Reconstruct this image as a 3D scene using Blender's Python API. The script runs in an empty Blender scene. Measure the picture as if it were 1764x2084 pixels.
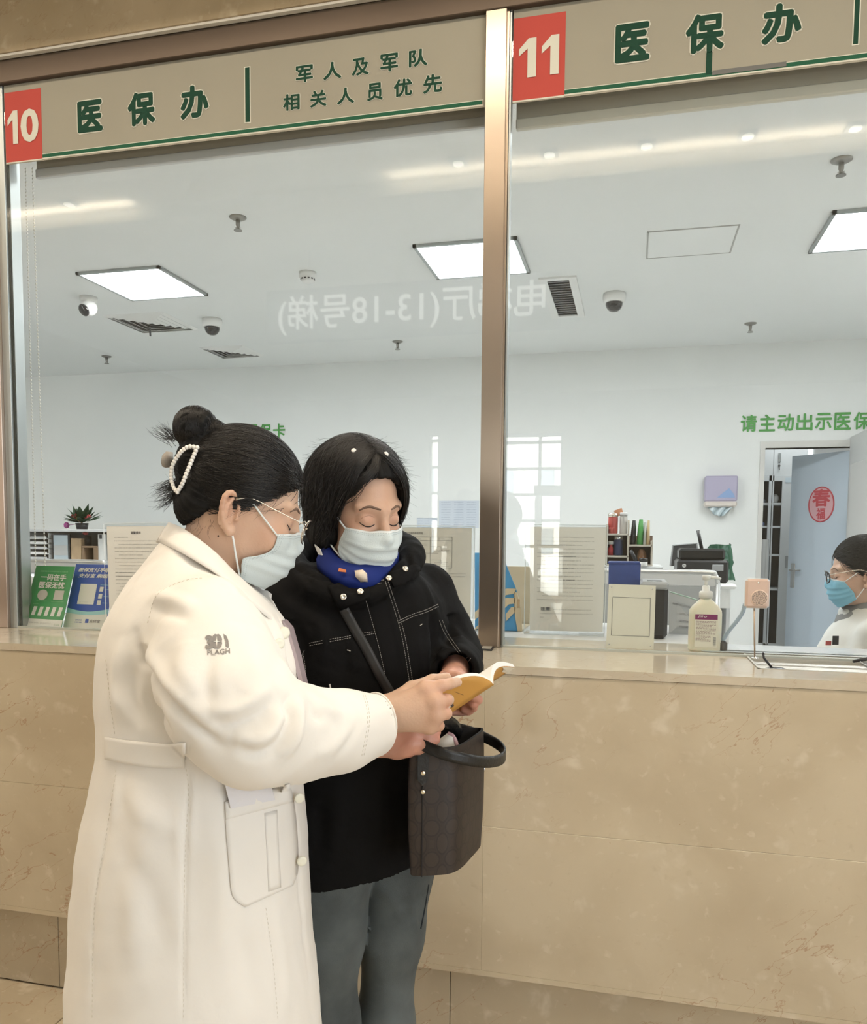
import bpy, bmesh, math, random
import numpy as np
from mathutils import Vector, Matrix
from mathutils.bvhtree import BVHTree
R_ = math.radians
C = bpy.context.scene.collection
SC = bpy.context.scene
random.seed(7)
RNG = np.random.default_rng(7)

# ------------------------------------------------------------------ camera
YAW, PITCH, ROLL, FOC, CX, CY, HC = R_(13.81273), R_(-4.2141425), R_(0.48085687), 1644.0, 882.0, 1218.0, 1.42
_f = np.array([-math.sin(YAW) * math.cos(PITCH), math.cos(YAW) * math.cos(PITCH), math.sin(PITCH)])
_r = np.array([math.cos(YAW), math.sin(YAW), 0.0])
_u = np.cross(_r, _f)
CR = math.cos(ROLL) * _r + math.sin(ROLL) * _u
CU = -math.sin(ROLL) * _r + math.cos(ROLL) * _u
CF = _f
CAMP = np.array([0, 0, HC])
cd = bpy.data.cameras.new('camera')
cam = bpy.data.objects.new('camera', cd)
C.objects.link(cam)
cam.matrix_world = Matrix(((CR[0], CU[0], -CF[0], 0), (CR[1], CU[1], -CF[1], 0), (CR[2], CU[2], -CF[2], HC), (0, 0, 0, 1)))
cd.sensor_fit = 'HORIZONTAL'
cd.sensor_width = 36
cd.lens = FOC / 1764 * 36
cd.shift_x = 0
cd.shift_y = (CY - 1042) / 1764
cd.clip_start = 0.05
SC.camera = cam


def ray(x, y):
    return CF + CR * (x - CX) / FOC - CU * (y - CY) / FOC


def at(x, y, d):            # the point seen at pixel x, y of the photograph, d metres deep
    return CAMP + ray(x, y) * d


def onX(x, y, X):
    d = ray(x, y); return CAMP + d * (X / d[0])


def onY(x, y, Y):
    d = ray(x, y); return CAMP + d * (Y / d[1])


def onZ(x, y, Z):
    d = ray(x, y); return CAMP + d * ((Z - HC) / d[2])


# ------------------------------------------------------------------ world, lights, exposure
w = bpy.data.worlds.new('world'); SC.world = w; w.use_nodes = True
_bg = w.node_tree.nodes['Background']
_bg.inputs[0].default_value = (0.86, 0.93, 1.0, 1)
_bg.inputs[1].default_value = 3.0
SC.view_settings.view_transform = 'Standard'
SC.view_settings.look = 'None'
SC.view_settings.exposure = 0.0
SC.view_settings.gamma = 1.0
SC.view_settings.use_curve_mapping = False
try:
    SC.cycles.max_bounces = 8
    SC.cycles.transparent_max_bounces = 16
    SC.cycles.sample_clamp_indirect = 14.0
    SC.cycles.caustics_reflective = False
    SC.cycles.caustics_refractive = False
except Exception:
    pass


def area(name, loc, size, power, col, rot=(0, 0, 0), spread=180, shape='RECTANGLE'):
    l = bpy.data.lights.new(name, 'AREA'); l.shape = shape
    l.size = size[0]; l.size_y = size[1]; l.energy = power; l.color = col; l.spread = R_(spread)
    o = bpy.data.objects.new(name, l); C.objects.link(o); o.location = loc; o.rotation_euler = rot
    return o


WARM = (1.0, 0.86, 0.68); COOL = (0.96, 0.98, 0.985)
HALL_Z = 3.63      # hall ceiling
OFF_Z = 3.10       # office ceiling
YG = 2.372         # glass front plane
ZC = 1.10          # counter top
YB = 7.46          # office back wall
OFL = 0.15         # office floor
# lamps of the hall in front of the windows, and two unseen fills added at its sides
area('hall_strip_lamp', (-0.9, 1.0, 3.60), (5.5, 0.12), 76, WARM)
YCOVE, ZCOVE = 2 * YG - float(onZ(1400, 338, 3.55)[1]), 3.55
_cr = float(onZ(790, 384, 3.55)[0]); _cl = float(onZ(262, 434, 3.55)[0])
area('hall_cove_lamp', ((_cr + 3.0) / 2, YCOVE + .09, 3.575), (3.0 - _cr, 0.03), 20, WARM, rot=(R_(180), 0, 0))
area('hall_cove_lamp', ((_cl - 5.8) / 2, YCOVE + .09, 3.575), (_cl + 5.8, 0.03), 12, WARM, rot=(R_(180), 0, 0))
area('right_fill', (4.12, -2.2, 1.75), (6.0, 2.9), 85, (0.95, 0.97, 1.0), rot=(R_(90), 0, R_(90)))  # added soft fill from the right, no entrance is known there
area('left_fill', (-5.9, 0.0, 2.3), (2.4, 2.2), 45, (1, .93, .84), rot=(R_(90), 0, R_(-90)))  # added soft fill from the left, stands for no real fixture
_sun = bpy.data.lights.new('sun', 'SUN'); _sun.energy = 30; _sun.angle = R_(2); _sun.color = (1, .97, .92)
_so = bpy.data.objects.new('sun', _sun); C.objects.link(_so); _so.rotation_euler = (R_(-48), 0, R_(15))
# the square ceiling panels of the office
PANELS = [(-3.20, 4.89), (-0.97, 4.89), (1.24, 4.89), (3.45, 4.89)]
for i, (px, py) in enumerate(PANELS):
    area('office_panel_light', (px, py, OFF_Z - 0.03), (0.55, 0.55), 37, COOL)
area('office_front_fill', (-1.0, 3.2, OFF_Z - 0.03), (4.0, 0.4), 28, COOL)  # fill without a fixture, added to brighten the front of the office
area('back_room_light', (1.6, 8.6, 2.9), (0.8, 0.8), 14, COOL)

# ------------------------------------------------------------------ materials
MATS = {}


def mat(name, col=(0.8, 0.8, 0.8), rough=0.5, metal=0.0, spec=0.5, emit=None, estr=0.0, coat=0.0, sheen=0.0, sss=0.0,
        noise=None, bump=None, alpha=None, aniso=0.0, attr=None):
    """noise=(scale, amount): soft colour mottling; bump=(scale, strength[, detail])"""
    if name in MATS:
        return MATS[name]
    m = bpy.data.materials.new(name); m.use_nodes = True; MATS[name] = m
    nt = m.node_tree; b = nt.nodes['Principled BSDF']; L = nt.links
    c4 = (*col, 1)
    b.inputs['Base Color'].default_value = c4
    b.inputs['Roughness'].default_value = rough
    b.inputs['Metallic'].default_value = metal
    b.inputs['Specular IOR Level'].default_value = spec
    b.inputs['Coat Weight'].default_value = coat
    b.inputs['Sheen Weight'].default_value = sheen
    if aniso: b.inputs['Anisotropic'].default_value = aniso
    if sss:
        b.inputs['Subsurface Weight'].default_value = sss
        b.inputs['Subsurface Radius'].default_value = (0.9, 0.35, 0.2)
        b.inputs['Subsurface Scale'].default_value = 0.008
    if emit:
        b.inputs['Emission Color'].default_value = (*emit, 1); b.inputs['Emission Strength'].default_value = estr
    if alpha is not None: b.inputs['Alpha'].default_value = alpha
    tc = nt.nodes.new('ShaderNodeTexCoord')
    src = None
    if attr:
        a = nt.nodes.new('ShaderNodeAttribute'); a.attribute_name = attr
        src = a.outputs['Color']
    if noise:
        n = nt.nodes.new('ShaderNodeTexNoise'); n.inputs['Scale'].default_value = noise[0]; n.inputs['Detail'].default_value = 5
        L.new(tc.outputs['Object'], n.inputs['Vector'])
        mp = nt.nodes.new('ShaderNodeMapRange'); mp.inputs[1].default_value = 0.3; mp.inputs[2].default_value = 0.7
        mp.inputs[3].default_value = 1 - noise[1]; mp.inputs[4].default_value = 1 + noise[1]
        L.new(n.outputs['Fac'], mp.inputs[0])
        mx = nt.nodes.new('ShaderNodeVectorMath'); mx.operation = 'SCALE'
        mx.inputs[0].default_value = col
        if src: L.new(src, mx.inputs[0])
        L.new(mp.outputs[0], mx.inputs['Scale'])
        src = mx.outputs[0]
    if src: L.new(src, b.inputs['Base Color'])
    if bump:
        n = nt.nodes.new('ShaderNodeTexNoise'); n.inputs['Scale'].default_value = bump[0]
        n.inputs['Detail'].default_value = bump[2] if len(bump) > 2 else 4
        L.new(tc.outputs['Object'], n.inputs['Vector'])
        bp = nt.nodes.new('ShaderNodeBump'); bp.inputs['Strength'].default_value = bump[1]; bp.inputs['Distance'].default_value = 0.004
        L.new(n.outputs['Fac'], bp.inputs['Height']); L.new(bp.outputs[0], b.inputs['Normal'])
    return m


def marble(name, base, dark, light, vein, rough=0.16, veins=1.0):
    m = bpy.data.materials.new(name); m.use_nodes = True; MATS[name] = m
    nt = m.node_tree; L = nt.links; b = nt.nodes['Principled BSDF']
    geo = nt.nodes.new('ShaderNodeNewGeometry')

    def noise(scale, det=5, dist=0.0, off=0):
        mp = nt.nodes.new('ShaderNodeMapping'); mp.inputs['Location'].default_value = (off, off * .7, off * 1.3)
        L.new(geo.outputs['Position'], mp.inputs[0])
        n = nt.nodes.new('ShaderNodeTexNoise'); n.inputs['Scale'].default_value = scale; n.inputs['Detail'].default_value = det
        n.inputs['Distortion'].default_value = dist; L.new(mp.outputs[0], n.inputs['Vector']); return n.outputs['Fac']

    def ramp(fac, a, b_):
        mr = nt.nodes.new('ShaderNodeMapRange'); mr.interpolation_type = 'SMOOTHSTEP'
        mr.inputs[1].default_value = a; mr.inputs[2].default_value = b_
        L.new(fac, mr.inputs[0]); return mr.outputs[0]

    def mix(fac, a, c, k=1.0):
        mx = nt.nodes.new('ShaderNodeMix'); mx.data_type = 'RGBA'
        if k != 1.0:
            ml = nt.nodes.new('ShaderNodeMath'); ml.operation = 'MULTIPLY'; ml.inputs[1].default_value = k; L.new(fac, ml.inputs[0]); fac = ml.outputs[0]
        L.new(fac, mx.inputs[0])
        for i, v in ((6, a), (7, c)):
            if isinstance(v, tuple): mx.inputs[i].default_value = (*v, 1)
            else: L.new(v, mx.inputs[i])
        return mx.outputs[2]
    c = mix(ramp(noise(3.0, 6, .4), .35, .7), base, dark)
    c = mix(ramp(noise(13.0, 3, .2, 3), .60, .78), c, light, .85)       # pale fossil spots
    c = mix(ramp(noise(34.0, 3, .4, 9), .60, .76), c, light, .5)
    c = mix(ramp(noise(40.0, 5, .5, 5), .58, .80), c, dark, .7)       # fine grain
    # thin rusty cracks running up to the right
    m0 = nt.nodes.new('ShaderNodeMapping'); m0.inputs['Rotation'].default_value = (0, R_(38), 0); L.new(geo.outputs['Position'], m0.inputs[0])
    mp = nt.nodes.new('ShaderNodeMapping'); mp.inputs['Scale'].default_value = (0.7, 1, 2.0); L.new(m0.outputs[0], mp.inputs[0])
    n = nt.nodes.new('ShaderNodeTexNoise'); n.inputs['Scale'].default_value = 6.5; n.inputs['Detail'].default_value = 6; n.inputs['Distortion'].default_value = .25
    L.new(mp.outputs[0], n.inputs['Vector'])
    s = nt.nodes.new('ShaderNodeMath'); s.operation = 'SUBTRACT'; s.inputs[1].default_value = .5; L.new(n.outputs['Fac'], s.inputs[0])
    ab = nt.nodes.new('ShaderNodeMath'); ab.operation = 'ABSOLUTE'; L.new(s.outputs[0], ab.inputs[0])
    v = ramp(ab.outputs[0], .0065, .0)
    gate = ramp(noise(1.7, 3, 0, 31), .40, .54)
    ml = nt.nodes.new('ShaderNodeMath'); ml.operation = 'MULTIPLY'; L.new(v, ml.inputs[0]); L.new(gate, ml.inputs[1])
    c = mix(ml.outputs[0], c, vein, .75 * veins)
    c = mix(ramp(noise(34.0, 2, 1.2, 21), .75, .78), c, vein, .6 * veins)   # rare rusty specks
    L.new(c, b.inputs['Base Color'])
    b.inputs['Roughness'].default_value = rough
    b.inputs['Specular IOR Level'].default_value = .5
    return m


M_MARBLE = marble('beige_marble', (.57, .49, .36), (.485, .405, .29), (.66, .585, .46), (.36, .20, .12))
M_MARBLE_TOP = marble('counter_marble', (.57, .505, .40), (.51, .445, .34), (.64, .575, .46), (.40, .26, .17), rough=.10, veins=.6)
M_MARBLE_WALL = marble('tan_marble', (.42, .33, .21), (.34, .26, .155), (.50, .41, .28), (.28, .17, .09), rough=.25, veins=.5)
M_STEEL = mat('brushed_steel', (.47, .39, .32), rough=.30, metal=1.0, noise=(3, .06), aniso=.5)
M_STEEL2 = mat('rose_steel', (.50, .40, .33), rough=.36, metal=1.0, noise=(2.2, .08), aniso=.5)
M_ALU = mat('grey_aluminium', (.42, .45, .45), rough=.38, metal=.8)
M_GASKET = mat('dark_gasket', (.05, .055, .05), rough=.6)
M_PAINT = mat('office_paint', (.80, .815, .80), rough=.75, noise=(2.5, .012))
M_CEIL = mat('office_ceiling_paint', (.80, .815, .805), rough=.8, noise=(1.5, .012))
M_WHITE = mat('white_plastic', (.80, .80, .78), rough=.35)
M_OFFW = mat('cream_plastic', (.82, .79, .70), rough=.38)
M_BLACK = mat('black_plastic', (.016, .016, .018), rough=.35)
M_DGREY = mat('dark_grey_plastic', (.07, .072, .075), rough=.45)
M_GREY = mat('grey_plastic', (.36, .37, .375), rough=.45)
M_LGREY = mat('pale_grey_plastic', (.62, .63, .63), rough=.45)
M_CHROME = mat('chrome', (.80, .80, .80), rough=.16, metal=1.0)
M_PAPER = mat('white_paper', (.80, .79, .755), rough=.8)
M_INK = mat('grey_ink', (.16, .16, .17), rough=.8)
M_DOOR = mat('pale_blue_door_paint', (.56, .65, .74), rough=.55)
M_WOOD = mat('light_wood', (.52, .37, .22), rough=.55, noise=(14, .12))
M_SKY = None


def glass_mat(name, tint=(.985, .995, .99), refl=1.0):
    m = bpy.data.materials.new(name); m.use_nodes = True; MATS[name] = m
    nt = m.node_tree; nt.nodes.clear(); L = nt.links
    out = nt.nodes.new('ShaderNodeOutputMaterial'); t = nt.nodes.new('ShaderNodeBsdfTransparent'); t.inputs[0].default_value = (*tint, 1)
    g = nt.nodes.new('ShaderNodeBsdfGlossy'); g.inputs['Roughness'].default_value = 0.0
    lw = nt.nodes.new('ShaderNodeLayerWeight'); lw.inputs[0].default_value = .5        # facing = 1 - |cos|, the same from both sides
    pw = nt.nodes.new('ShaderNodeMath'); pw.operation = 'POWER'; pw.inputs[1].default_value = 5
    ml = nt.nodes.new('ShaderNodeMath'); ml.operation = 'MULTIPLY_ADD'; ml.inputs[1].default_value = .96 * refl; ml.inputs[2].default_value = .04 * refl; ml.use_clamp = True
    mx = nt.nodes.new('ShaderNodeMixShader')
    L.new(lw.outputs['Facing'], pw.inputs[0]); L.new(pw.outputs[0], ml.inputs[0]); L.new(ml.outputs[0], mx.inputs[0])
    L.new(t.outputs[0], mx.inputs[1]); L.new(g.outputs[0], mx.inputs[2]); L.new(mx.outputs[0], out.inputs[0])
    return m


M_GLASS = glass_mat('window_glass', refl=1.35)
M_ACRYL = glass_mat('clear_acrylic', (.985, .99, .99), .7)

# ------------------------------------------------------------------ object helpers
ORG = {}


def link(o, parent=None):
    C.objects.link(o)
    if parent is not None: o.parent = parent
    return o


def tag(o, label=None, cat=None, group=None, kind=None):
    if label: o['label'] = label
    if cat: o['category'] = cat
    if group: o['group'] = group
    if kind: o['kind'] = kind
    return o


def thing(name, label, cat, loc, group=None):
    o = bpy.data.objects.new(name, None); C.objects.link(o); o.location = [float(v) for v in loc]
    o.empty_display_size = .05
    ORG[o.name] = np.array(loc, float)
    return tag(o, label, cat, group)


def wmesh(name, V, F, m, parent=None, smooth=False, label=None, kind=None, mats=None, midx=None):
    """mesh from world coordinates, moved into the space of its parent"""
    V = np.asarray(V, float).reshape(-1, 3)
    og = ORG.get(parent.name, np.zeros(3)) if parent is not None else np.zeros(3)
    me = bpy.data.meshes.new(name)
    if isinstance(F, np.ndarray):
        k = F.shape[1]; n = len(F)
        me.vertices.add(len(V)); me.vertices.foreach_set('co', (V - og).astype(np.float32).ravel())
        me.loops.add(n * k); me.loops.foreach_set('vertex_index', F.astype(np.int32).ravel())
        me.polygons.add(n); me.polygons.foreach_set('loop_start', np.arange(0, n * k, k, dtype=np.int32))
        me.update(calc_edges=True); me.validate()
    else:
        me.from_pydata([tuple(v) for v in (V - og)], [], [tuple(f) for f in F]); me.update()
    for mm in (mats or [m]): me.materials.append(mm)
    if midx is not None: me.polygons.foreach_set('material_index', np.asarray(midx, np.int32))
    if smooth: me.polygons.foreach_set('use_smooth', np.ones(len(me.polygons), bool))
    o = bpy.data.objects.new(name, me); link(o, parent)
    if parent is not None: ORG[o.name] = og
    if label: o['label'] = label
    if kind: o['kind'] = kind
    return o


def frame(d, up=(0, 0, 1)):
    d = np.asarray(d, float); d = d / np.linalg.norm(d); up = np.asarray(up, float)
    if abs(d @ up) > .98 * np.linalg.norm(up): up = np.array([0, 1, 0.]) if abs(d[1]) < .9 else np.array([1., 0, 0])
    s = np.cross(d, up); s /= np.linalg.norm(s); u = np.cross(s, d)
    return s, u, d


class MB:
    """collects shapes, in world coordinates, for ONE mesh"""
    def __init__(s): s.V = []; s.F = []; s.n = 0
    def add(s, V, F):
        V = [tuple(float(c) for c in v) for v in V]; s.V += V; s.F += [tuple(i + s.n for i in f) for f in F]; s.n += len(V); return s
    def hexa(s, P):          # 8 corners: bottom 0-3 then top 4-7, anticlockwise
        return s.add(P, [(0, 3, 2, 1), (4, 5, 6, 7), (0, 1, 5, 4), (1, 2, 6, 5), (2, 3, 7, 6), (3, 0, 4, 7)])
    def box(s, a, b, bev=0.0):
        x0, y0, z0 = np.minimum(a, b); x1, y1, z1 = np.maximum(a, b)
        if bev <= 0:
            return s.hexa([(x0, y0, z0), (x1, y0, z0), (x1, y1, z0), (x0, y1, z0), (x0, y0, z1), (x1, y0, z1), (x1, y1, z1), (x0, y1, z1)])
        e = min(bev, (x1 - x0) / 2.2, (y1 - y0) / 2.2, (z1 - z0) / 2.2)
        V = []; idx = {}
        for i, (x, sx) in enumerate(((x0, 1), (x1, -1))):
            for j, (y, sy) in enumerate(((y0, 1), (y1, -1))):
                for k, (z, sz) in enumerate(((z0, 1), (z1, -1))):
                    idx[i, j, k, 0] = len(V); V.append((x, y + sy * e, z + sz * e))
                    idx[i, j, k, 1] = len(V); V.append((x + sx * e, y, z + sz * e))
                    idx[i, j, k, 2] = len(V); V.append((x + sx * e, y + sy * e, z))
        F = []
        g = lambda i, j, k, a_: idx[i, j, k, a_]
        F += [(g(0, 0, 0, 0), g(0, 0, 1, 0), g(0, 1, 1, 0), g(0, 1, 0, 0)), (g(1, 0, 0, 0), g(1, 1, 0, 0), g(1, 1, 1, 0), g(1, 0, 1, 0))]
        F += [(g(0, 0, 0, 1), g(1, 0, 0, 1), g(1, 0, 1, 1), g(0, 0, 1, 1)), (g(0, 1, 0, 1), g(0, 1, 1, 1), g(1, 1, 1, 1), g(1, 1, 0, 1))]
        F += [(g(0, 0, 0, 2), g(0, 1, 0, 2), g(1, 1, 0, 2), g(1, 0, 0, 2)), (g(0, 0, 1, 2), g(1, 0, 1, 2), g(1, 1, 1, 2), g(0, 1, 1, 2))]
        for j in (0, 1):
            for k in (0, 1):
                q = (g(0, j, k, 1), g(1, j, k, 1), g(1, j, k, 2), g(0, j, k, 2)); F.append(q if (j + k) % 2 else q[::-1])
        for i in (0, 1):
            for k in (0, 1):
                q = (g(i, 0, k, 0), g(i, 1, k, 0), g(i, 1, k, 2), g(i, 0, k, 2)); F.append(q if (i + k) % 2 == 0 else q[::-1])
        for i in (0, 1):
            for j in (0, 1):
                q = (g(i, j, 0, 0), g(i, j, 1, 0), g(i, j, 1, 1), g(i, j, 0, 1)); F.append(q if (i + j) % 2 else q[::-1])
        for i in (0, 1):
            for j in (0, 1):
                for k in (0, 1):
                    t = (g(i, j, k, 0), g(i, j, k, 1), g(i, j, k, 2)); F.append(t if (i + j + k) % 2 == 0 else t[::-1])
        return s.add(V, F)
    def obox(s, c, ax, ay, az, bev=0.0):   # centre and three half-axis vectors
        c = np.asarray(c, float); t = MB().box((-1, -1, -1), (1, 1, 1)) if bev <= 0 else None
        ax, ay, az = (np.asarray(v, float) for v in (ax, ay, az))
        if t is None:
            l = [np.linalg.norm(v) for v in (ax, ay, az)]
            t = MB().box((-l[0], -l[1], -l[2]), tuple(l), bev); ax, ay, az = ax / l[0], ay / l[1], az / l[2]
        return s.add([c + ax * v[0] + ay * v[1] + az * v[2] for v in t.V], t.F)
    def tube(s, pts, r, n=8, caps=True, closed=False, flat=1.0, up=(0, 0, 1)):
        P = [np.asarray(p, float) for p in pts]; m = len(P); rr = [r] * m if np.isscalar(r) else list(r)
        V = []; F = []; pu = None
        for i, p in enumerate(P):
            a = P[(i - 1) % m] if closed else P[max(i - 1, 0)]; b = P[(i + 1) % m] if closed else P[min(i + 1, m - 1)]
            d = b - a
            if pu is None: sx, u, d = frame(d, up)
            else:
                d = d / (np.linalg.norm(d) + 1e-12); u = pu - d * (pu @ d); nu = np.linalg.norm(u)
                if nu < 1e-6: sx, u, d = frame(d, up)
                else: u /= nu; sx = np.cross(d, u)
            pu = u
            for k in range(n):
                t = 2 * math.pi * k / n; V.append(p + rr[i] * (math.cos(t) * sx + flat * math.sin(t) * u))
        for i in range(m if closed else m - 1):
            j = (i + 1) % m
            for k in range(n):
                l = (k + 1) % n; F.append((i * n + k, i * n + l, j * n + l, j * n + k))
        if caps and not closed: F += [tuple(range(n))[::-1], tuple((m - 1) * n + k for k in range(n))]
        return s.add(V, F)
    def lathe(s, prof, c=(0, 0, 0), axis=(0, 0, 1), n=24, up=(0, 1, 0)):   # prof: (radius, height)
        sx, u, d = frame(axis, up); c = np.asarray(c, float); V = []; F = []
        for r, h in prof:
            for k in range(n):
                t = 2 * math.pi * k / n; V.append(c + d * h + max(r, 1e-5) * (math.cos(t) * sx + math.sin(t) * u))
        for i in range(len(prof) - 1):
            for k in range(n):
                l = (k + 1) % n; F.append((i * n + k, i * n + l, (i + 1) * n + l, (i + 1) * n + k))
        F += [tuple(range(n))[::-1], tuple((len(prof) - 1) * n + k for k in range(n))]
        return s.add(V, F)
    def ball(s, c, r, n=12, m=8, sc=(1, 1, 1)):
        V = []; F = []; c = np.asarray(c, float)
        for i in range(m + 1):
            a = math.pi * i / m
            for k in range(n):
                t = 2 * math.pi * k / n; V.append(c + r * np.array([math.sin(a) * math.cos(t) * sc[0], math.sin(a) * math.sin(t) * sc[1], math.cos(a) * sc[2]]))
        for i in range(m):
            for k in range(n):
                l = (k + 1) % n; F.append((i * n + k, (i + 1) * n + k, (i + 1) * n + l, i * n + l))
        return s.add(V, F)
    def prism(s, poly, d):   # 3D outline pushed along d
        P = [np.asarray(p, float) for p in poly]; n = len(P); d = np.asarray(d, float)
        return s.add(P + [p + d for p in P], [tuple(range(n)), tuple(range(2 * n - 1, n - 1, -1))] + [(i, n + i, n + (i + 1) % n, (i + 1) % n) for i in range(n)])
    def sheet(s, grid):      # rows of points
        n = len(grid[0]); V = [p for row in grid for p in row]
        return s.add(V, [(i * n + k, i * n + k + 1, (i + 1) * n + k + 1, (i + 1) * n + k) for i in range(len(grid) - 1) for k in range(n - 1)])
    def obj(s, name, m, parent=None, smooth=False, label=None, kind=None, fixn=True, solid=0.0):
        o = wmesh(name, s.V, s.F, m, parent, smooth, label, kind)
        if fixn:
            bm = bmesh.new(); bm.from_mesh(o.data); bmesh.ops.recalc_face_normals(bm, faces=bm.faces); bm.to_mesh(o.data); bm.free()
        if solid:
            md = o.modifiers.new('solid', 'SOLIDIFY'); md.thickness = solid; md.offset = 0
        return o


def smooth_angle(o, deg=40):
    bm = bmesh.new(); bm.from_mesh(o.data)
    for e in bm.edges: e.smooth = not (len(e.link_faces) == 2 and e.calc_face_angle(0) > R_(deg))
    for f in bm.faces: f.smooth = True
    bm.to_mesh(o.data); bm.free(); return o


_FONT = {}


def glyphs(txt, bold=0.0, shear=0.0):
    """flat letter mesh; bold strokes are made of shifted copies"""
    k = (txt, bold, shear)
    if k in _FONT: return _FONT[k]
    if txt == '1' and bold > .03:      # heavy sign numeral with a flag
        _FONT[k] = (np.array([(0, .74, 0), (.56, 1, 0), (1, 1, 0), (1, 0, 0), (.50, 0, 0), (.50, .74, 0), (0, .56, 0)], float), [(0, 1, 5, 6), (1, 2, 3, 4, 5)]); return _FONT[k]
    if bold:
        V0, F0 = glyphs(txt, 0.0, shear); V = []; F = []; n = 0
        rs = [0] + [bold] + ([bold * .5] if bold > .03 else [])
        for r_ in rs:
            for j in range(8 if r_ else 1):
                a = j * math.pi / 4; V.append(V0 + np.array([r_ * math.cos(a), r_ * math.sin(a), len(V)])); F += [tuple(i + n for i in f) for f in F0]; n += len(V0)
        _FONT[k] = (np.concatenate(V), F); return _FONT[k]
    cu = bpy.data.curves.new('t', 'FONT'); cu.body = txt; cu.size = 1; cu.shear = shear; cu.resolution_u = 3
    cu.fill_mode = 'FRONT'
    o = bpy.data.objects.new('t', cu); C.objects.link(o)
    dg = bpy.context.evaluated_depsgraph_get(); dg.update()
    me = bpy.data.meshes.new_from_object(o.evaluated_get(dg))
    V = np.empty(len(me.vertices) * 3, np.float32); me.vertices.foreach_get('co', V); V = V.reshape(-1, 3).astype(float)
    F = [tuple(p.vertices) for p in me.polygons]
    bpy.data.objects.remove(o); bpy.data.curves.remove(cu); bpy.data.meshes.remove(me)
    _FONT[k] = (V, F); return V, F


def letters(name, txt, O, U, W, m, parent, bold=0.0, outline=0.0, om=None, gap=None, shear=0.0, lift=.0006):
    """text fitted to the parallelogram O (lower left), U (to the right), W (up); outline: a paler rim of that width"""
    O, U, W = (np.asarray(v, float) for v in (O, U, W)); N = np.cross(U, W); N /= np.linalg.norm(N)
    mb = MB()
    V, F = glyphs(txt, bold, shear)
    lo = V.min(0); hi = V.max(0); ex = hi - lo; ex[ex < 1e-6] = 1
    q = (V - lo) / ex
    mb.add([O + U * a[0] + W * a[1] + N * (lift + .0006 + 1.5e-5 * b[2]) for a, b in zip(q, V)], F)
    o = mb.obj(name, m, parent, fixn=False)
    if outline:
        V2, F2 = glyphs(txt, bold + outline, shear)
        q = (V2 - lo) / ex
        MB().add([O + U * a[0] + W * a[1] + N * (lift * .3 + 1.5e-5 * b[2]) for a, b in zip(q, V2)], F2).obj(name + '_rim', om, parent, fixn=False)
    return o
# ------------------------------------------------------------------ setting
def struct(name, mb, m, **k):
    o = mb.obj(name, m, **k); o['kind'] = 'structure'; return o


XL, XR, YH = -6.0, 4.2, -7.2
# floor: marble tiles near the counter are pieces of their own
fl = struct('floor', MB().box((XL - .2, YH - .2, -.15), (XR + .2, 2.75, -.006)), M_MARBLE)
ORG[fl.name] = np.zeros(3)
tile = None
for i in range(8):
    for j in range(3):
        x = -4.0 + i * .8; y = 2.095 - (j + 1) * .8
        if tile is None:
            tile = MB().box((-.398, -.398, -.006), (.398, .398, 0), .0015).obj('tile', M_MARBLE, fl); o = tile
        else:
            o = tile.copy(); C.objects.link(o); o.parent = fl
        o.location = (x + .4, y + .4, 0)
struct('ceiling_1', MB().box((XL, YCOVE, HALL_Z), (XR, 2.6, HALL_Z + .1)).box((XL, YH, ZCOVE), (XR, YCOVE, HALL_Z + .1)), mat('hall_ceiling_paint', (.72, .69, .62), rough=.8))
struct('trim_7', MB().box((XL, 1.55, 3.34), (XR, 1.68, HALL_Z)), MATS['hall_ceiling_paint'])  # unseen downstand, added to keep the strip lamp off the upper wall
for (px_, py_, lb_) in ((932, 328, 'just left of the steel post'), (1118, 310, 'just right of the steel post'), (1316, 292, 'above the access hatch'), (1522, 272, 'midway along the right pane'), (1742, 255, 'at the right edge'), (139, 412, 'above the left lit panel')):
    p = onZ(px_, py_, HALL_Z); x, y = p[0], 2 * YG - p[1]
    t = thing('downlight', 'small square hall downlight mirrored in the glass ' + lb_, 'downlight', (x, y, HALL_Z), 'downlights of the hall')
    MB().box((x - .05, y - .05, HALL_Z - .012), (x + .05, y + .05, HALL_Z), .002).obj('trim_ring', M_GREY, t)
    MB().lathe([(0, 0), (.032, 0), (.032, .004), (0, .004)], (x, y, HALL_Z - .012), (0, 0, -1), 12).obj('lamp', mat('downlight_lamp', (1, 1, 1), emit=(1, .95, .85), estr=4), t)
wl = struct('wall_left', MB().box((XL - .15, YH, 0), (XL, 2.6, HALL_Z)), M_MARBLE_WALL)
wr = MB()
wr.box((XR, YH, 0), (XR + .15, -5.5, HALL_Z)).box((XR, .7, 0), (XR + .15, 2.6, HALL_Z)).box((XR, -5.5, 3.25), (XR + .15, .7, HALL_Z)).box((XR, -5.5, 0), (XR + .15, .7, .25))  # opening invented along with the fill lamp in front of it
struct('wall_right', wr, M_MARBLE_WALL)
w10 = struct('window_10', MB().box((XR + .02, -5.5, .25), (XR + .10, -5.44, 3.25)).box((XR + .02, .64, .25), (XR + .10, .7, 3.25)).box((XR + .02, -5.44, 3.19), (XR + .10, .64, 3.25)).box((XR + .02, -5.44, .25), (XR + .10, .64, .31)), mat('grey_window_frame', (.30, .32, .33), rough=.5))  # unseen window, added only to dress the invented opening
ORG[w10.name] = np.zeros(3)
for k in range(1, 5): MB().box((XR + .03, -5.5 + k * 1.24 - .025, .31), (XR + .09, -5.5 + k * 1.24 + .025, 3.19)).obj('glazing_bar', MATS['grey_window_frame'], w10)
MB().box((XR + .055, -5.44, .31), (XR + .063, .64, 3.19)).obj('pane', M_GLASS, w10)


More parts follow.
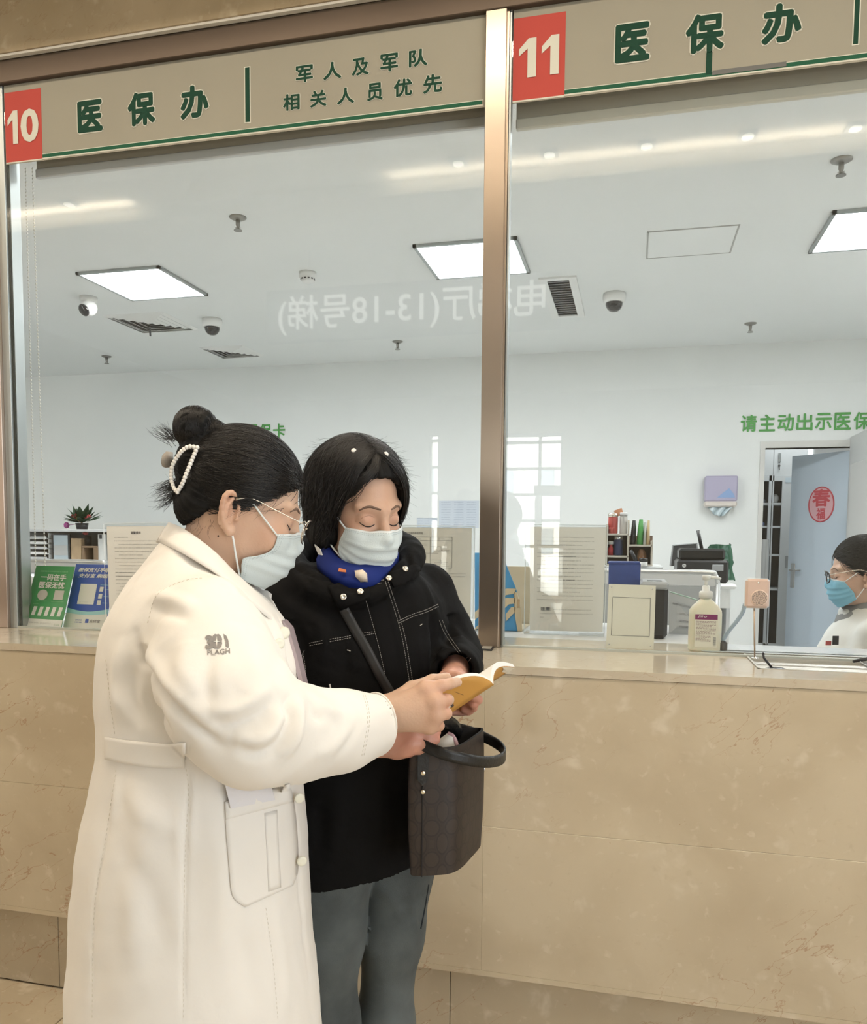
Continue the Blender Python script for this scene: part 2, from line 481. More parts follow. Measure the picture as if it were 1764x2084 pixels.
# ---- wall of the hall behind the photographer, seen only as a reflection in the panes
def mir(x, y, Yreal):
    p = onY(x, y, 2 * YG - Yreal); p[1] = Yreal; return p


wx0, wx1 = mir(1012, 900, YH)[0], mir(1145, 900, YH)[0]
nx0, nx1 = mir(872, 900, YH)[0], mir(893, 900, YH)[0]
wz1 = mir(1100, 880, YH)[2]
bw = MB()
for a, b in ((XL, nx0), (nx1, wx0), (wx1, XR)): bw.box((a, YH - .2, 0), (b, YH, HALL_Z))
for a, b in ((nx0, nx1), (wx0, wx1)): bw.box((a, YH - .2, wz1), (b, YH, HALL_Z))
struct('wall_front', bw, mat('hall_wall_paint', (.46, .42, .35), rough=.6))
M_FRAME = mat('grey_window_frame', (.30, .32, .33), rough=.5)
wn = struct('window_1', MB().box((wx0, YH - .12, 0), (wx0 + .05, YH - .05, wz1)).box((wx1 - .03, YH - .12, 0), (wx1, YH - .05, wz1)).box((wx0, YH - .12, wz1 - .05), (wx1, YH - .05, wz1)), M_FRAME)
ORG[wn.name] = np.zeros(3)
vx = mir(1098, 900, YH)[0]
for yy in (898.7, 952.8, 1006, 1059, 1112):
    z = mir(1098, yy, YH)[2]; MB().box((wx0, YH - .1, z - .022), (wx1, YH - .06, z + .022)).obj('glazing_bar', M_FRAME, wn)
MB().box((vx - .022, YH - .1, 0), (vx + .022, YH - .06, wz1)).obj('glazing_bar', M_FRAME, wn)
z = mir(1120, 996, YH)[2]
MB().box((vx - .08, YH - .1, z - .06), (wx1, YH - .03, z + .06)).obj('door_head', M_FRAME, wn)
MB().box((vx - .06, YH - .1, 0), (vx + .04, YH - .03, z)).obj('door_post', M_FRAME, wn)
MB().box((wx0, YH - .085, 0), (wx1, YH - .08, wz1)).obj('pane', M_GLASS, wn)
wn2 = struct('window_2', MB().box((nx0, YH - .12, 0), (nx0 + .03, YH - .05, wz1)).box((nx1 - .03, YH - .12, 0), (nx1, YH - .05, wz1)), M_FRAME)
for yy in (898.7, 952.8, 1006, 1059):
    z = mir(885, yy - 3, YH)[2]; MB().box((nx0, YH - .1, z - .022), (nx1, YH - .06, z + .022)).obj('glazing_bar', M_FRAME, wn2)
# outside: ground and a pale apartment block
struct('ground_1', MB().box((-30, -60, -.2), (30, YH - .3, -.16)), mat('forecourt_paving', (.5, .5, .48), rough=.9))
bd = thing('apartment_building', 'pale apartment block with rows of grey windows across the forecourt, seen only as a reflection', 'building', (-2, -26, 0))
MB().box((-14, -30, -.16), (10, -26, 16)).obj('wall', mat('facade_render', (.82, .80, .76), rough=.9), bd)
M_FWIN = mat('far_window', (.30, .36, .42), rough=.3)
for k in range(5):
    for i in range(10):
        x = -8.2 + i * 1.55; z = .9 + k * 2.3
        MB().box((x, -26.04, z), (x + .62, -25.96, z + .95)).obj('window', M_FWIN, bd)
# hanging sign in the hall (mirror-written in the panes)
YS = -1.0
a = mir(565, 672, YS); b = mir(1110, 570, YS)
hs = thing('hanging_sign', 'long grey hall sign with white lettering, seen mirrored in the glass', 'sign', ((a[0] + b[0]) / 2, YS, b[2]))
z0, z1 = mir(840, 668, YS)[2], mir(840, 585, YS)[2]
MB().box((a[0] - .1, YS - .06, z0 - .05), (b[0] + .1, YS, z1 + .05), .01).obj('board', mat('hall_sign_board', (.36, .36, .35), rough=.6), hs)
for q in (.12, .88):
    xx = a[0] * (1 - q) + b[0] * q; MB().tube([(xx, YS - .03, z1 + .05), (xx, YS - .03, HALL_Z)], .008).obj('rod', M_CHROME, hs)
letters('lettering', '电梯厅(13-18号梯)', (b[0], YS, z0), (a[0] - b[0], 0, 0), (0, 0, z1 - z0), mat('lit_sign_letters', (.8, .8, .8), emit=(1, 1, .97), estr=1.6), hs, bold=.012)

# ------------------------------------------------------------------ service counter
ct = thing('service_counter', 'long beige marble service counter with polished top below the glass windows', 'counter', (-.5, 2.1, 0))
CXL, CXR = -4.4, 3.6
JX = [CXL, -3.2, -2.05, float(onY(980, 1900, 2.021)[0]), .98, 2.3, CXR]
for i in range(len(JX) - 1):
    a, b = JX[i] + .00015, JX[i + 1] - .00015
    MB().box((a, 2.021, .289), (b, 2.06, .6765), .0006).obj('front_slab', M_MARBLE, ct)
    MB().box((a, 2.021, .6771), (b, 2.06, 1.0780), .0006).obj('front_slab', M_MARBLE, ct)
TX = [CXL, -3.0, -1.72, -.46, .80, 2.2, CXR]
for i in range(len(TX) - 1):
    MB().box((TX[i] + .001, 2.101, 0), (TX[i + 1] - .001, 2.13, .30), .001).obj('toe_slab', M_MARBLE, ct)
MB().box((CXL, 2.02, .275), (CXR, 2.13, .289)).obj('soffit', M_MARBLE, ct)
MB().box((CXL + .01, 2.059, .29), (CXR - .01, 2.61, 1.078)).obj('core', mat('counter_core', (.3, .28, .25), rough=.9), ct)
TRX0, TRX1, TRY0, TRY1 = .313, 1.02, 2.16, 2.43
top = [(CXL, TRX0, 2.018, 2.62), (TRX0, TRX1, 2.018, TRY0), (TRX0, TRX1, TRY1, 2.62), (TRX1, CXR, 2.018, 2.62)]
tmb = MB()
for a, b, c, d in top: tmb.box((a, c, 1.079), (b, d, ZC))
tmb.obj('top_slab', M_MARBLE_TOP, ct)
# coin tray let into the top
ty = thing('pass_tray', 'stainless steel pass-through tray let into the counter under the right-hand window', 'tray', ((TRX0 + TRX1) / 2, 2.29, 1.02))
M_TRAY = mat('tray_steel', (.62, .60, .55), rough=.42, metal=.7)
tm = MB()
tm.box((TRX0 + .001, TRY0 + .001, 1.0795), (TRX1 - .001, TRY1 - .001, 1.083))
tm.box((TRX0 + .001, TRY0 + .001, 1.083), (TRX0 + .006, TRY1 - .001, 1.1025)).box((TRX1 - .006, TRY0 + .001, 1.083), (TRX1 - .001, TRY1 - .001, 1.1025))
tm.box((TRX0 + .001, TRY0 + .001, 1.083), (TRX1 - .001, TRY0 + .005, 1.1015)).box((TRX0 + .001, TRY1 - .005, 1.083), (TRX1 - .001, TRY1 - .001, 1.1015))
tm.obj('pan', M_TRAY, ty)
MB().box((TRX0 + .31, TRY0 + .01, 1.083), (TRX0 + .314, TRY1 - .01, 1.098)).obj('divider', M_GREY, ty)

# ------------------------------------------------------------------ window wall: posts, beam, panes, blinds
PX = [(-3.79, -3.73), (-2.159, -2.099), (-.441, -.381), (1.235, 1.295), (2.95, 3.01)]
for i, (a, b) in enumerate(PX):
    f_ = struct('trim_%d' % (i + 1), MB().box((a, 2.355, ZC), (b, 2.46, 2.906), .0015), M_STEEL if i == 2 else M_STEEL2)
    ORG[f_.name] = np.zeros(3)
    if i in (1,):
        MB().box((b, 2.368, ZC), (b + .029, 2.44, 2.906), .001).obj('side_channel', M_ALU, f_)
        MB().box((b + .029, 2.378, ZC), (b + .035, 2.40, 2.906)).obj('gasket', M_GASKET, f_)
        MB().box((b + .035, 2.382, ZC), (b + .039, 2.414, 2.906)).obj('glazing_frame', M_ALU, f_)
    else:
        MB().box((b, 2.364, ZC), (b + .006, 2.40, 2.906)).obj('side_channel', M_STEEL, f_)
        MB().box((b + .006, 2.370, ZC), (b + .008, 2.40, 2.906)).obj('gasket', M_GASKET, f_)
        MB().box((b + .008, 2.367, ZC), (b + .0125, 2.40, 2.906)).obj('glazing_frame', M_ALU, f_)
bm_ = struct('trim_6', MB().box((CXL, 2.352, 2.906), (CXR, 2.46, 2.976), .002), mat('brown_steel', (.13, .10, .078), rough=.5, metal=.8, noise=(2, .08)))
ORG[bm_.name] = np.zeros(3)
MB().box((CXL, 2.335, 2.976), (CXR, 2.352, 2.984), .001).obj('sealant_line', mat('white_sealant', (.72, .68, .60), rough=.6), bm_)
struct('wall_back', MB().box((CXL, 2.33, 2.984), (CXR, 2.62, HALL_Z)), M_MARBLE_WALL)
struct('wall_side_1', MB().box((XL, 2.33, 0), (CXL, 2.62, HALL_Z)), M_MARBLE_WALL)
struct('wall_side_2', MB().box((CXR, 2.33, 0), (XR, 2.62, HALL_Z)), M_MARBLE_WALL)
edges = [CXL] + [v for p in PX for v in p] + [CXR]
for i in range(0, len(edges), 2):
    a, b = edges[i], edges[i + 1]
    if i: a += .004
    o = struct('window_%d' % (i // 2 + 3), MB().box((a, YG, ZC + .001), (b, YG + .010, 2.906)), M_GLASS)
    ORG[o.name] = np.zeros(3)
    MB().box((a, YG - .003, ZC), (b, YG + .013, ZC + .006)).obj('silicone_bead', mat('grey_silicone', (.42, .44, .40), rough=.4), o)

# roller blinds, rolled up behind the signs
M_BLIND = mat('beige_blind_fabric', (.50, .46, .37), rough=.8, noise=(3, .03))


def blind(x0, x1, zb, label, railm):
    t = thing('roller_blind', label, 'blind', ((x0 + x1) / 2, 2.47, 3.0))
    MB().box((x0, 2.462, zb), (x1, 2.464, 2.93)).obj('fabric', M_BLIND, t)
    MB().box((x0, 2.452, zb - .026), (x1, 2.470, zb + .004), .003).obj('bottom_rail', railm, t)
    MB().tube([(x0, 2.49, 2.96), (x1, 2.49, 2.96)], .025, 12).obj('roller', M_LGREY, t, smooth=True)
    return t


blind(-2.02, -.45, 2.667, 'beige roller blind rolled up above the left window, with bead cords', M_LGREY)
zb = float(onY(1400, 262 - (1400 - 1046) * .1115, 2.462)[2])
b11 = blind(-.366, 1.22, zb + .02, 'beige roller blind let down a little above the right window', mat('cream_rail', (.70, .67, .57), rough=.5))
bc = thing('bead_cord', 'two white bead cords of the blind hanging beside the left post', 'cord', (-2.06, 2.5, 1.9))
for (pa, pb, nm) in (((52, 340), (73, 1165), 'cord'), ((66, 340), (92, 1160), 'cord')):
    A = onY(*pa, 2.5); B = onY(*pb, 2.5)
    MB().tube([A, B], .0008, 5).obj('string', M_WHITE, bc)
    mb = MB()
    n = int(np.linalg.norm(B - A) / .0115)
    for k in range(n):
        mb.ball(A + (B - A) * (k + .5) / n, .0032, 6, 4)
    o = mb.obj('beads', mat('bead_white', (.74, .73, .68), rough=.4), bc, smooth=True); o['kind'] = 'stuff'

# ------------------------------------------------------------------ signs on the glass above the windows
M_FILM = mat('beige_sign_film', (.29, .27, .215), rough=.55, spec=.25, noise=(2.0, .05))
M_RED = mat('red_film', (.44, .065, .05), rough=.6, spec=.2)
M_GREEN = mat('dark_green_vinyl', (.012, .050, .030), rough=.6, spec=.12)
M_LGREEN = mat('line_green_vinyl', (.020, .095, .052), rough=.6, spec=.12)
M_RIM = mat('cream_vinyl', (.56, .55, .47), rough=.5)
YF = YG - .0015


def pxrect(x0, y0, x1, y1, sl=.12, Y=YF):
    xc, yc = (x0 + x1) / 2, (y0 + y1) / 2
    h = (y1 - y0) - sl * (x1 - x0)
    X0, X1 = onY(x0, yc, Y)[0], onY(x1, yc, Y)[0]
    za, zb_ = onY(xc, yc + h / 2, Y)[2], onY(xc, yc - h / 2, Y)[2]
    return np.array([X0, Y, za]), np.array([X1 - X0, 0, 0]), np.array([0, 0, zb_ - za])


def sign(x0, x1, num, nr, chars, label, red, lx, sd):
    t = thing('window_sign', label, 'sign', ((x0 + x1) / 2, YF, 2.78))
    MB().box((x0, YF, 2.653), (x1, YF + .001, 2.9055)).obj('film', M_FILM, t)
    rx0, rx1 = red
    r_ = MB().box((rx0, YF - .0008, 2.6595), (rx1, YF - .0001, 2.882)).obj('number_block', M_RED, t)
    MB().box((rx0, YF - .001, 2.6555), (rx1, YF - .0001, 2.6595)).obj('edge_line', M_RIM, t)
    O, U, W = pxrect(*nr, Y=YF - .0012)
    for k, ch in enumerate(num):
        g = ((0, .33), (.42, .58)) if num == '10' else ((0, .42), (.55, .42))
        letters('digit', ch, O + U * g[k][0], U * g[k][1], W, M_RIM, r_, bold=.035)
    MB().box((rx1, YF - .0008, 2.6615), (lx, YF - .0002, 2.6725)).obj('green_line', M_LGREEN, t)
    MB().box((rx1, YF - .0006, 2.6575), (lx + .004, YF - .0001, 2.6615)).obj('edge_line', M_RIM, t)
    MB().box((rx1, YF - .0006, 2.6725), (lx + .004, YF - .0001, 2.6745)).obj('edge_line', M_RIM, t)
    for ch, bx in chars:
        O, U, W = pxrect(*bx, Y=YF - .0008)
        letters('character', ch, O, U, W, M_GREEN, t, bold=.042 if bx[2] - bx[0] > 45 else .030, outline=.032, om=M_RIM)
    if sd:
        O, U, W = pxrect(*sd, Y=YF - .0008)
        MB().box(O, O + U + W - np.array([0, .0005, 0])).obj('divider_bar', M_GREEN, t)
        e = .003
        MB().box(O + np.array([-e, .0003, -e]), O + U + W + np.array([e, 0, e])).obj('divider_rim', M_RIM, t)
    return t


sign(-2.064, -.4415, '10', (16, 219, 79, 295), [
    ('医', (158, 201, 209, 272)), ('保', (260, 184, 316, 259)), ('办', (367, 170, 425, 245)),
    ('军', (602, 131, 637, 170)), ('人', (658, 124, 695, 164)), ('及', (716, 116, 751, 156)), ('军', (774, 107, 810, 148)), ('队', (832, 98, 870, 138)),
    ('相', (576, 189, 610, 227)), ('关', (631, 182, 665, 220)), ('人', (686, 176, 721, 214)), ('员', (747, 167, 779, 207)), ('优', (801, 158, 839, 199)), ('先', (861, 149, 900, 192))],
    'beige sign band with red block numbered 10 and green characters above the left window', (-2.0625, -1.9215), -.452, (499, 137, 508, 249))
t11 = sign(-.3645, 1.235, '11', (1056, 70, 1140, 160), [
    ('医', (1252, 43, 1322, 130)), ('保', (1395, 23, 1474, 112)), ('办', (1550, 2, 1631, 93))],
    'beige sign band with red block numbered 11 and green characters above the right window', (-.3640, -.2185), 1.20, (1738, -15, 1748, 90))
O, U, W = pxrect(1437, 84, 1449, 152, Y=YF - .0007)
MB().box(O, O + U + W - np.array([0, .0004, 0])).obj('loose_strip', M_GREEN, t11)
A, B = onY(1449, 150, YF - .0012), onY(1600, 130, YF - .0012)
MB().box(A + np.array([0, 0, -.004]), B + np.array([0, -.0004, .006])).obj('peeled_strip', mat('peeled_backing', (.10, .10, .095), rough=.5), t11)

# ------------------------------------------------------------------ office shell
OXL, OXR = -7.4, 3.9
struct('floor_1', MB().box((OXL, 2.62, 0), (OXR, 11, OFL)), mat('office_floor_tiles', (.68, .68, .66), rough=.4))
struct('ceiling_2', MB().box((OXL, 2.46, OFF_Z), (OXR, 11, OFF_Z + .1)), M_CEIL)
struct('wall_left_1', MB().box((OXL - .1, 2.46, 0), (OXL, 7.6, OFF_Z)), M_PAINT)
struct('wall_right_1', MB().box((OXR, 2.46, 0), (OXR + .1, 11, OFF_Z)), M_PAINT)
DX0, DX1, DZ1 = 1.076, 1.775, 2.219
struct('wall_back_1', MB().box((OXL, YB, 0), (DX0, YB + .12, OFF_Z)).box((DX1, YB, 0), (OXR, YB + .12, OFF_Z)).box((DX0, YB, DZ1), (DX1, YB + .12, OFF_Z)), M_PAINT)
struct('wall_back_2', MB().box((-.4, 9.6, 0), (OXR, 9.7, OFF_Z)).box((-.4, YB + .12, 0), (-.3, 9.6, OFF_Z)), M_PAINT)
dr = struct('door_1', MB().box((DX0 - .04, YB - .012, OFL), (DX0, YB - .012 + .14, DZ1 + .055)).box((DX0, YB - .012, DZ1), (DX1 + .05, YB + .13, DZ1 + .055)), mat('door_frame_paint', (.66, .65, .62), rough=.6))
ORG[dr.name] = np.zeros(3)
# the leaf stands open into the back room
hg = np.array([DX1 - .01, YB + .06, 0]); fr_ = onY(1612, 1000, YB + .50); lv = np.array([fr_[0] - hg[0], fr_[1] - hg[1], 0]); ll = np.linalg.norm(lv); lu = lv / ll; ln = np.array([lu[1], -lu[0], 0])
leaf = MB().obox(hg + lv / 2 + np.array([0, 0, (OFL + DZ1) / 2 - .012]), lu * ll / 2, -ln * .02, np.array([0, 0, (DZ1 - OFL) / 2 - .014]), .002).obj('leaf', M_DOOR, dr)
if ln[1] > 0: ln = -ln
hp = hg + lu * (ll - .06) + np.array([0, 0, float(onY(1616, 1160, YB + .45)[2])]) + ln * .02
hm = MB().obox(hp + np.array([0, 0, -.05]) + ln * .004, lu * .022, ln * .004, np.array([0, 0, .11]), .004)
hm.tube([hp, hp + ln * .045, hp + ln * .05 - lu * .02, hp + ln * .05 - lu * .12], .009, 8)
hm.obj('handle', M_CHROME, leaf)
# red paper-cut on the leaf
pc = onY(1681, 1027, YB + .28)
d0 = (pc - hg) @ lu; pc = hg + lu * d0 + np.array([0, 0, pc[2]]) + ln * .0215
M_PC = mat('red_papercut', (.56, .07, .09), rough=.7); M_PCW = mat('pink_papercut', (.72, .42, .46), rough=.7)
q = thing('paper_cut', 'round red paper-cut spring decoration stuck on the pale blue door', 'decoration', pc)
rw, rh = .125, .150
ring = [pc + lu * -1 * rw * math.cos(t) + np.array([0, 0, rh * math.sin(t)]) for t in np.linspace(0, 2 * math.pi, 49)[:-1]]
MB().prism(ring, ln * .001).obj('disc', M_PCW, q)
MB().tube([p + ln * .0012 for p in ring], .006, 6, closed=True).obj('ring', M_PC, q)
letters('character', '春', pc + lu * .09 + ln * .001 + np.array([0, 0, -.02]), -lu * .18, (0, 0, .155), M_PC, q, bold=.03)
letters('character', '福', pc + lu * .045 + ln * .001 + np.array([0, 0, -.13]), -lu * .09, (0, 0, .10), M_PC, q, bold=.03)

# green characters on the office wall
M_WG = mat('green_wall_characters', (.08, .33, .07), rough=.6)


def wall_text(xs, zc, h, label):
    cc = '请主动出示医保卡'
    t = thing('wall_lettering', label, 'lettering', (xs[0], YB, zc))
    pitch = xs[1]
    for i, ch in enumerate(cc):
        x = xs[0] + i * pitch
        letters('character', ch, (x, YB - .006, zc - h / 2), (pitch * .88, 0, 0), (0, 0, h), M_WG, t, bold=.022)


x0 = float(onY(1507, 862, YB)[0]); x1 = float(onY(1736, 860, YB)[0]); zc = float(onY(1600, 860, YB)[2]); hh = float(onY(1600, 843, YB)[2] - onY(1600, 878, YB)[2])
wall_text((x0, (x1 - x0) / 6), zc, hh, 'green characters on the white office wall above the open door')
x8 = float(onY(556, 878, YB)[0]); zc2 = float(onY(572, 877, YB)[2])
wall_text((x8 - (x1 - x0) / 6 * 7, (x1 - x0) / 6), zc2, hh, 'green characters on the white office wall, half hidden behind the pinned-up hair bun')

# ------------------------------------------------------------------ ceiling fittings of the office
M_PANEL = mat('lit_panel', (1, 1, 1), emit=(.95, .98, 1.0), estr=9.0)
lbl = ['square lit ceiling panel furthest left, over the white-coated woman', 'square lit ceiling panel cut by the steel post in the middle', 'square lit ceiling panel above the clerk at the right edge', 'square lit ceiling panel in the right part of the office']
for (px, py), lb in zip(PANELS, lbl):
    t = thing('ceiling_panel_light', lb, 'ceiling light', (px, py, OFF_Z), 'lit ceiling panels of the office')
    MB().box((px - .28, py - .28, OFF_Z - .012), (px + .28, py + .28, OFF_Z)).obj('diffuser', M_PANEL, t)
    mb = MB()
    for sx, sy in ((1, 0), (-1, 0), (0, 1), (0, -1)):
        a = np.array([px + sx * .29, py + sy * .29, OFF_Z - .008]); mb.obox(a, (.010 if sx else .30, 0, 0), (0, .010 if sy else .30, 0), (0, 0, .008))
    mb.obj('rim', M_ALU, t)
M_NICK = mat('dull_nickel', (.30, .29, .27), rough=.4, metal=.8)
for (x, y, lb) in ((-2.063, 4.01, 'sprinkler head on the office ceiling left of the post, nearer one'), (.847, 4.007, 'sprinkler head on the ceiling at the upper right, nearer one'), (-1.997, 6.76, 'sprinkler head far back, left of the post'), (.836, 6.77, 'sprinkler head far back, right of the post'), (-4.83, 6.75, 'sprinkler head far back, behind the bead cords')):
    t = thing('sprinkler', lb, 'sprinkler', (x, y, OFF_Z), 'ceiling sprinklers')
    MB().lathe([(.0, 0), (.045, 0), (.045, .004), (.03, .012), (.018, .016), (0, .016)], (x, y, OFF_Z), (0, 0, -1), 16).obj('rose', M_NICK, t, smooth=True)
    MB().lathe([(0, .01), (.012, .012), (.012, .04), (.008, .05), (.008, .058), (0, .058)], (x, y, OFF_Z), (0, 0, -1), 10).obj('body', M_NICK, t, smooth=True)
    MB().lathe([(0, .066), (.022, .066), (.022, .069), (0, .069)], (x, y, OFF_Z), (0, 0, -1), 12).tube([(x - .012, y, OFF_Z - .05), (x - .012, y, OFF_Z - .067)], .002, 5).tube([(x + .012, y, OFF_Z - .05), (x + .012, y, OFF_Z - .067)], .002, 5).obj('deflector', M_NICK, t)
t = thing('smoke_detector', 'round white smoke detector on the office ceiling', 'smoke detector', (-2.05, 4.92, OFF_Z))
MB().lathe([(0, 0), (.055, 0), (.055, .03), (.045, .035), (.043, .05), (.035, .06), (0, .062)], (-2.05, 4.92, OFF_Z), (0, 0, -1), 24).obj('body', M_WHITE, t, smooth=True)
mb = MB()
for k in range(12):
    a = k * math.pi / 6; mb.obox((-2.05 + .0435 * math.cos(a), 4.92 + .0435 * math.sin(a), OFF_Z - .043), (.002 * math.cos(a), .002 * math.sin(a), 0), (-.006 * math.sin(a), .006 * math.cos(a), 0), (0, 0, .004))
mb.obj('vent_slots', M_BLACK, t)
M_DOME = mat('smoked_dome', (.012, .012, .014), rough=.08, coat=.5)
for (x, y, lb) in ((-3.205, 5.79, 'white dome camera with smoked glass, left of the post'), (-.168, 5.78, 'white dome camera with smoked glass, right of the post')):
    t = thing('dome_camera', lb, 'camera', (x, y, OFF_Z))
    MB().lathe([(0, 0), (.075, 0), (.078, .03), (.072, .055), (.06, .062), (0, .062)], (x, y, OFF_Z), (0, 0, -1), 24).obj('housing', M_WHITE, t, smooth=True)
    MB().lathe([(.058, .060), (.057, .075), (.05, .095), (.035, .112), (.018, .12), (0, .122)], (x, y, OFF_Z), (0, 0, -1), 24).obj('dome', M_DOME, t, smooth=True)
x, y = -3.774, 5.084
t = thing('turret_camera', 'white turret camera with a dark lens on the ceiling, far left', 'camera', (x, y, OFF_Z))
MB().lathe([(0, 0), (.062, 0), (.06, .025), (.05, .035), (0, .035)], (x, y, OFF_Z), (0, 0, -1), 24).obj('base', M_WHITE, t, smooth=True)
bc_ = np.array([x, y, OFF_Z - .072]); dv = np.array([-.25, -.80, -.55]); dv /= np.linalg.norm(dv)
MB().ball(bc_, .058, 20, 14).obj('ball', M_WHITE, t, smooth=True)
MB().lathe([(0, .040), (.043, .040), (.043, .052), (.037, .058), (0, .058)], bc_, dv, 20).obj('lens', M_DOME, t, smooth=True)


def diffuser(x, y, s, n, label, name='air_diffuser'):
    t = thing(name, label, 'vent', (x, y, OFF_Z))
    for k in range(n):
        a = s * (1 - k / n) / 2; b = a - s * .5 / n * .55; zz = OFF_Z - .004 - .010 * (k % 2)
        mb = MB()
        for (dx, dy) in ((1, 0), (0, 1), (-1, 0), (0, -1)):
            px_, py_ = -dy, dx
            P = [(x + dx * a + px_ * a, y + dy * a + py_ * a, OFF_Z - .001), (x + dx * a - px_ * a, y + dy * a - py_ * a, OFF_Z - .001), (x + dx * b - px_ * b, y + dy * b - py_ * b, OFF_Z - .014), (x + dx * b + px_ * b, y + dy * b + py_ * b, OFF_Z - .014)]
            mb.add(P + [(p[0], p[1], p[2] + .003) for p in P], [(0, 1, 2, 3), (7, 6, 5, 4), (0, 4, 5, 1), (1, 5, 6, 2), (2, 6, 7, 3), (3, 7, 4, 0)])
        mb.obj('louvre', M_WHITE, t)
    MB().box((x - s * .42, y - s * .42, OFF_Z - .0025), (x + s * .42, y + s * .42, OFF_Z - .0005)).obj('throat', M_DGREY, t)
    return t


diffuser(-3.724, 5.78, .52, 5, 'square white air diffuser beside the left dome camera')
diffuser(-3.578, 6.82, .42, 5, 'small square white air diffuser near the back wall')
MB().tube([onY(305, 667, 5.70), onY(306, 684, 5.70)], .008, 6).obj('flap_cord', M_DGREY, bpy.data.objects['air_diffuser'])
# return-air grille and access hatch
P = [onZ(*p, OFF_Z) for p in ((1095, 566), (1170, 560), (1192, 641), (1125, 646))]
gx0, gx1, gy0, gy1 = np.mean([P[0][0], P[3][0]]), np.mean([P[1][0], P[2][0]]), np.mean([P[0][1], P[1][1]]), np.mean([P[2][1], P[3][1]])
t = thing('return_grille', 'oblong white return-air grille with grey louvres right of the post', 'vent', ((gx0 + gx1) / 2, (gy0 + gy1) / 2, OFF_Z))
e = .05
mb = MB().box((gx0, gy0, OFF_Z - .012), (gx0 + e, gy1, OFF_Z)).box((gx1 - e, gy0, OFF_Z - .012), (gx1, gy1, OFF_Z)).box((gx0 + e, gy0, OFF_Z - .012), (gx1 - e, gy0 + e, OFF_Z)).box((gx0 + e, gy1 - e, OFF_Z - .012), (gx1 - e, gy1, OFF_Z))
mb.obj('frame', M_WHITE, t)
MB().box((gx0 + e, gy0 + e, OFF_Z - .003), (gx1 - e, gy1 - e, OFF_Z - .001)).obj('throat', mat('vent_grey', (.10, .105, .11), rough=.6), t)
n = 16
lv_ = None
for k in range(n):
    yy = gy0 + e + (gy1 - gy0 - 2 * e) * (k + .5) / n
    if lv_ is None:
        lv_ = MB().obox(((gx0 + gx1) / 2, yy, OFF_Z - .008), ((gx1 - gx0) / 2 - e, 0, 0), (0, .010, .005), (0, -.0008, .001)).obj('slat', mat('slat_grey', (.42, .43, .44), rough=.5), t); y_0 = yy
    else:
        o = lv_.copy(); C.objects.link(o); o.parent = t; o.location = (0, yy - y_0, 0)
hx0, hx1, hy0, hy1 = .035, .505, 4.685, 5.11
hm = MB()
for a, b in (((hx0, hy0), (hx1, hy0)), ((hx1, hy0), (hx1, hy1)), ((hx1, hy1), (hx0, hy1)), ((hx0, hy1), (hx0, hy0))):
    hm.box((min(a[0], b[0]) - .004, min(a[1], b[1]) - .004, OFF_Z - .004), (max(a[0], b[0]) + .004, max(a[1], b[1]) + .004, OFF_Z))
t = thing('access_hatch', 'flush square access hatch in the office ceiling, left of the right lit panel', 'hatch', ((hx0 + hx1) / 2, (hy0 + hy1) / 2, OFF_Z))
hm.obj('rim', mat('hatch_rim', (.42, .42, .40), rough=.6), t)
MB().box((hx0 + .006, hy0 + .006, OFF_Z - .003), (hx1 - .006, hy1 - .006, OFF_Z)).obj('lid', M_CEIL, t)
# ------------------------------------------------------------------ distance-field modelling (surface nets)
def length(v): return np.sqrt((v * v).sum(-1))


def smin(a, b, k):
    h = np.clip(.5 + .5 * (b - a) / k, 0, 1); return b + (a - b) * h - k * h * (1 - h)


def smax(a, b, k): return -smin(-a, -b, k)


def sphere(P, c, r): return length(P - np.asarray(c, np.float32)) - r


def ellip(P, c, r):
    q = P - np.asarray(c, np.float32); r = np.asarray(r, np.float32)
    k0 = length(q / r); k1 = length(q / (r * r)) + 1e-9
    return k0 * (k0 - 1) / k1


def cone(P, a, b, r1, r2):
    a = np.asarray(a, np.float32); b = np.asarray(b, np.float32); ab = b - a
    t = np.clip(((P - a) @ ab) / (ab @ ab + 1e-12), 0, 1)
    return length(P - a - t[:, None] * ab) - (r1 + (r2 - r1) * t)


def chain(P, pts, rad, k=.0):
    d = None
    for i in range(len(pts) - 1):
        c = cone(P, pts[i], pts[i + 1], rad[i], rad[i + 1]); d = c if d is None else (smin(d, c, k) if k else np.minimum(d, c))
    return d


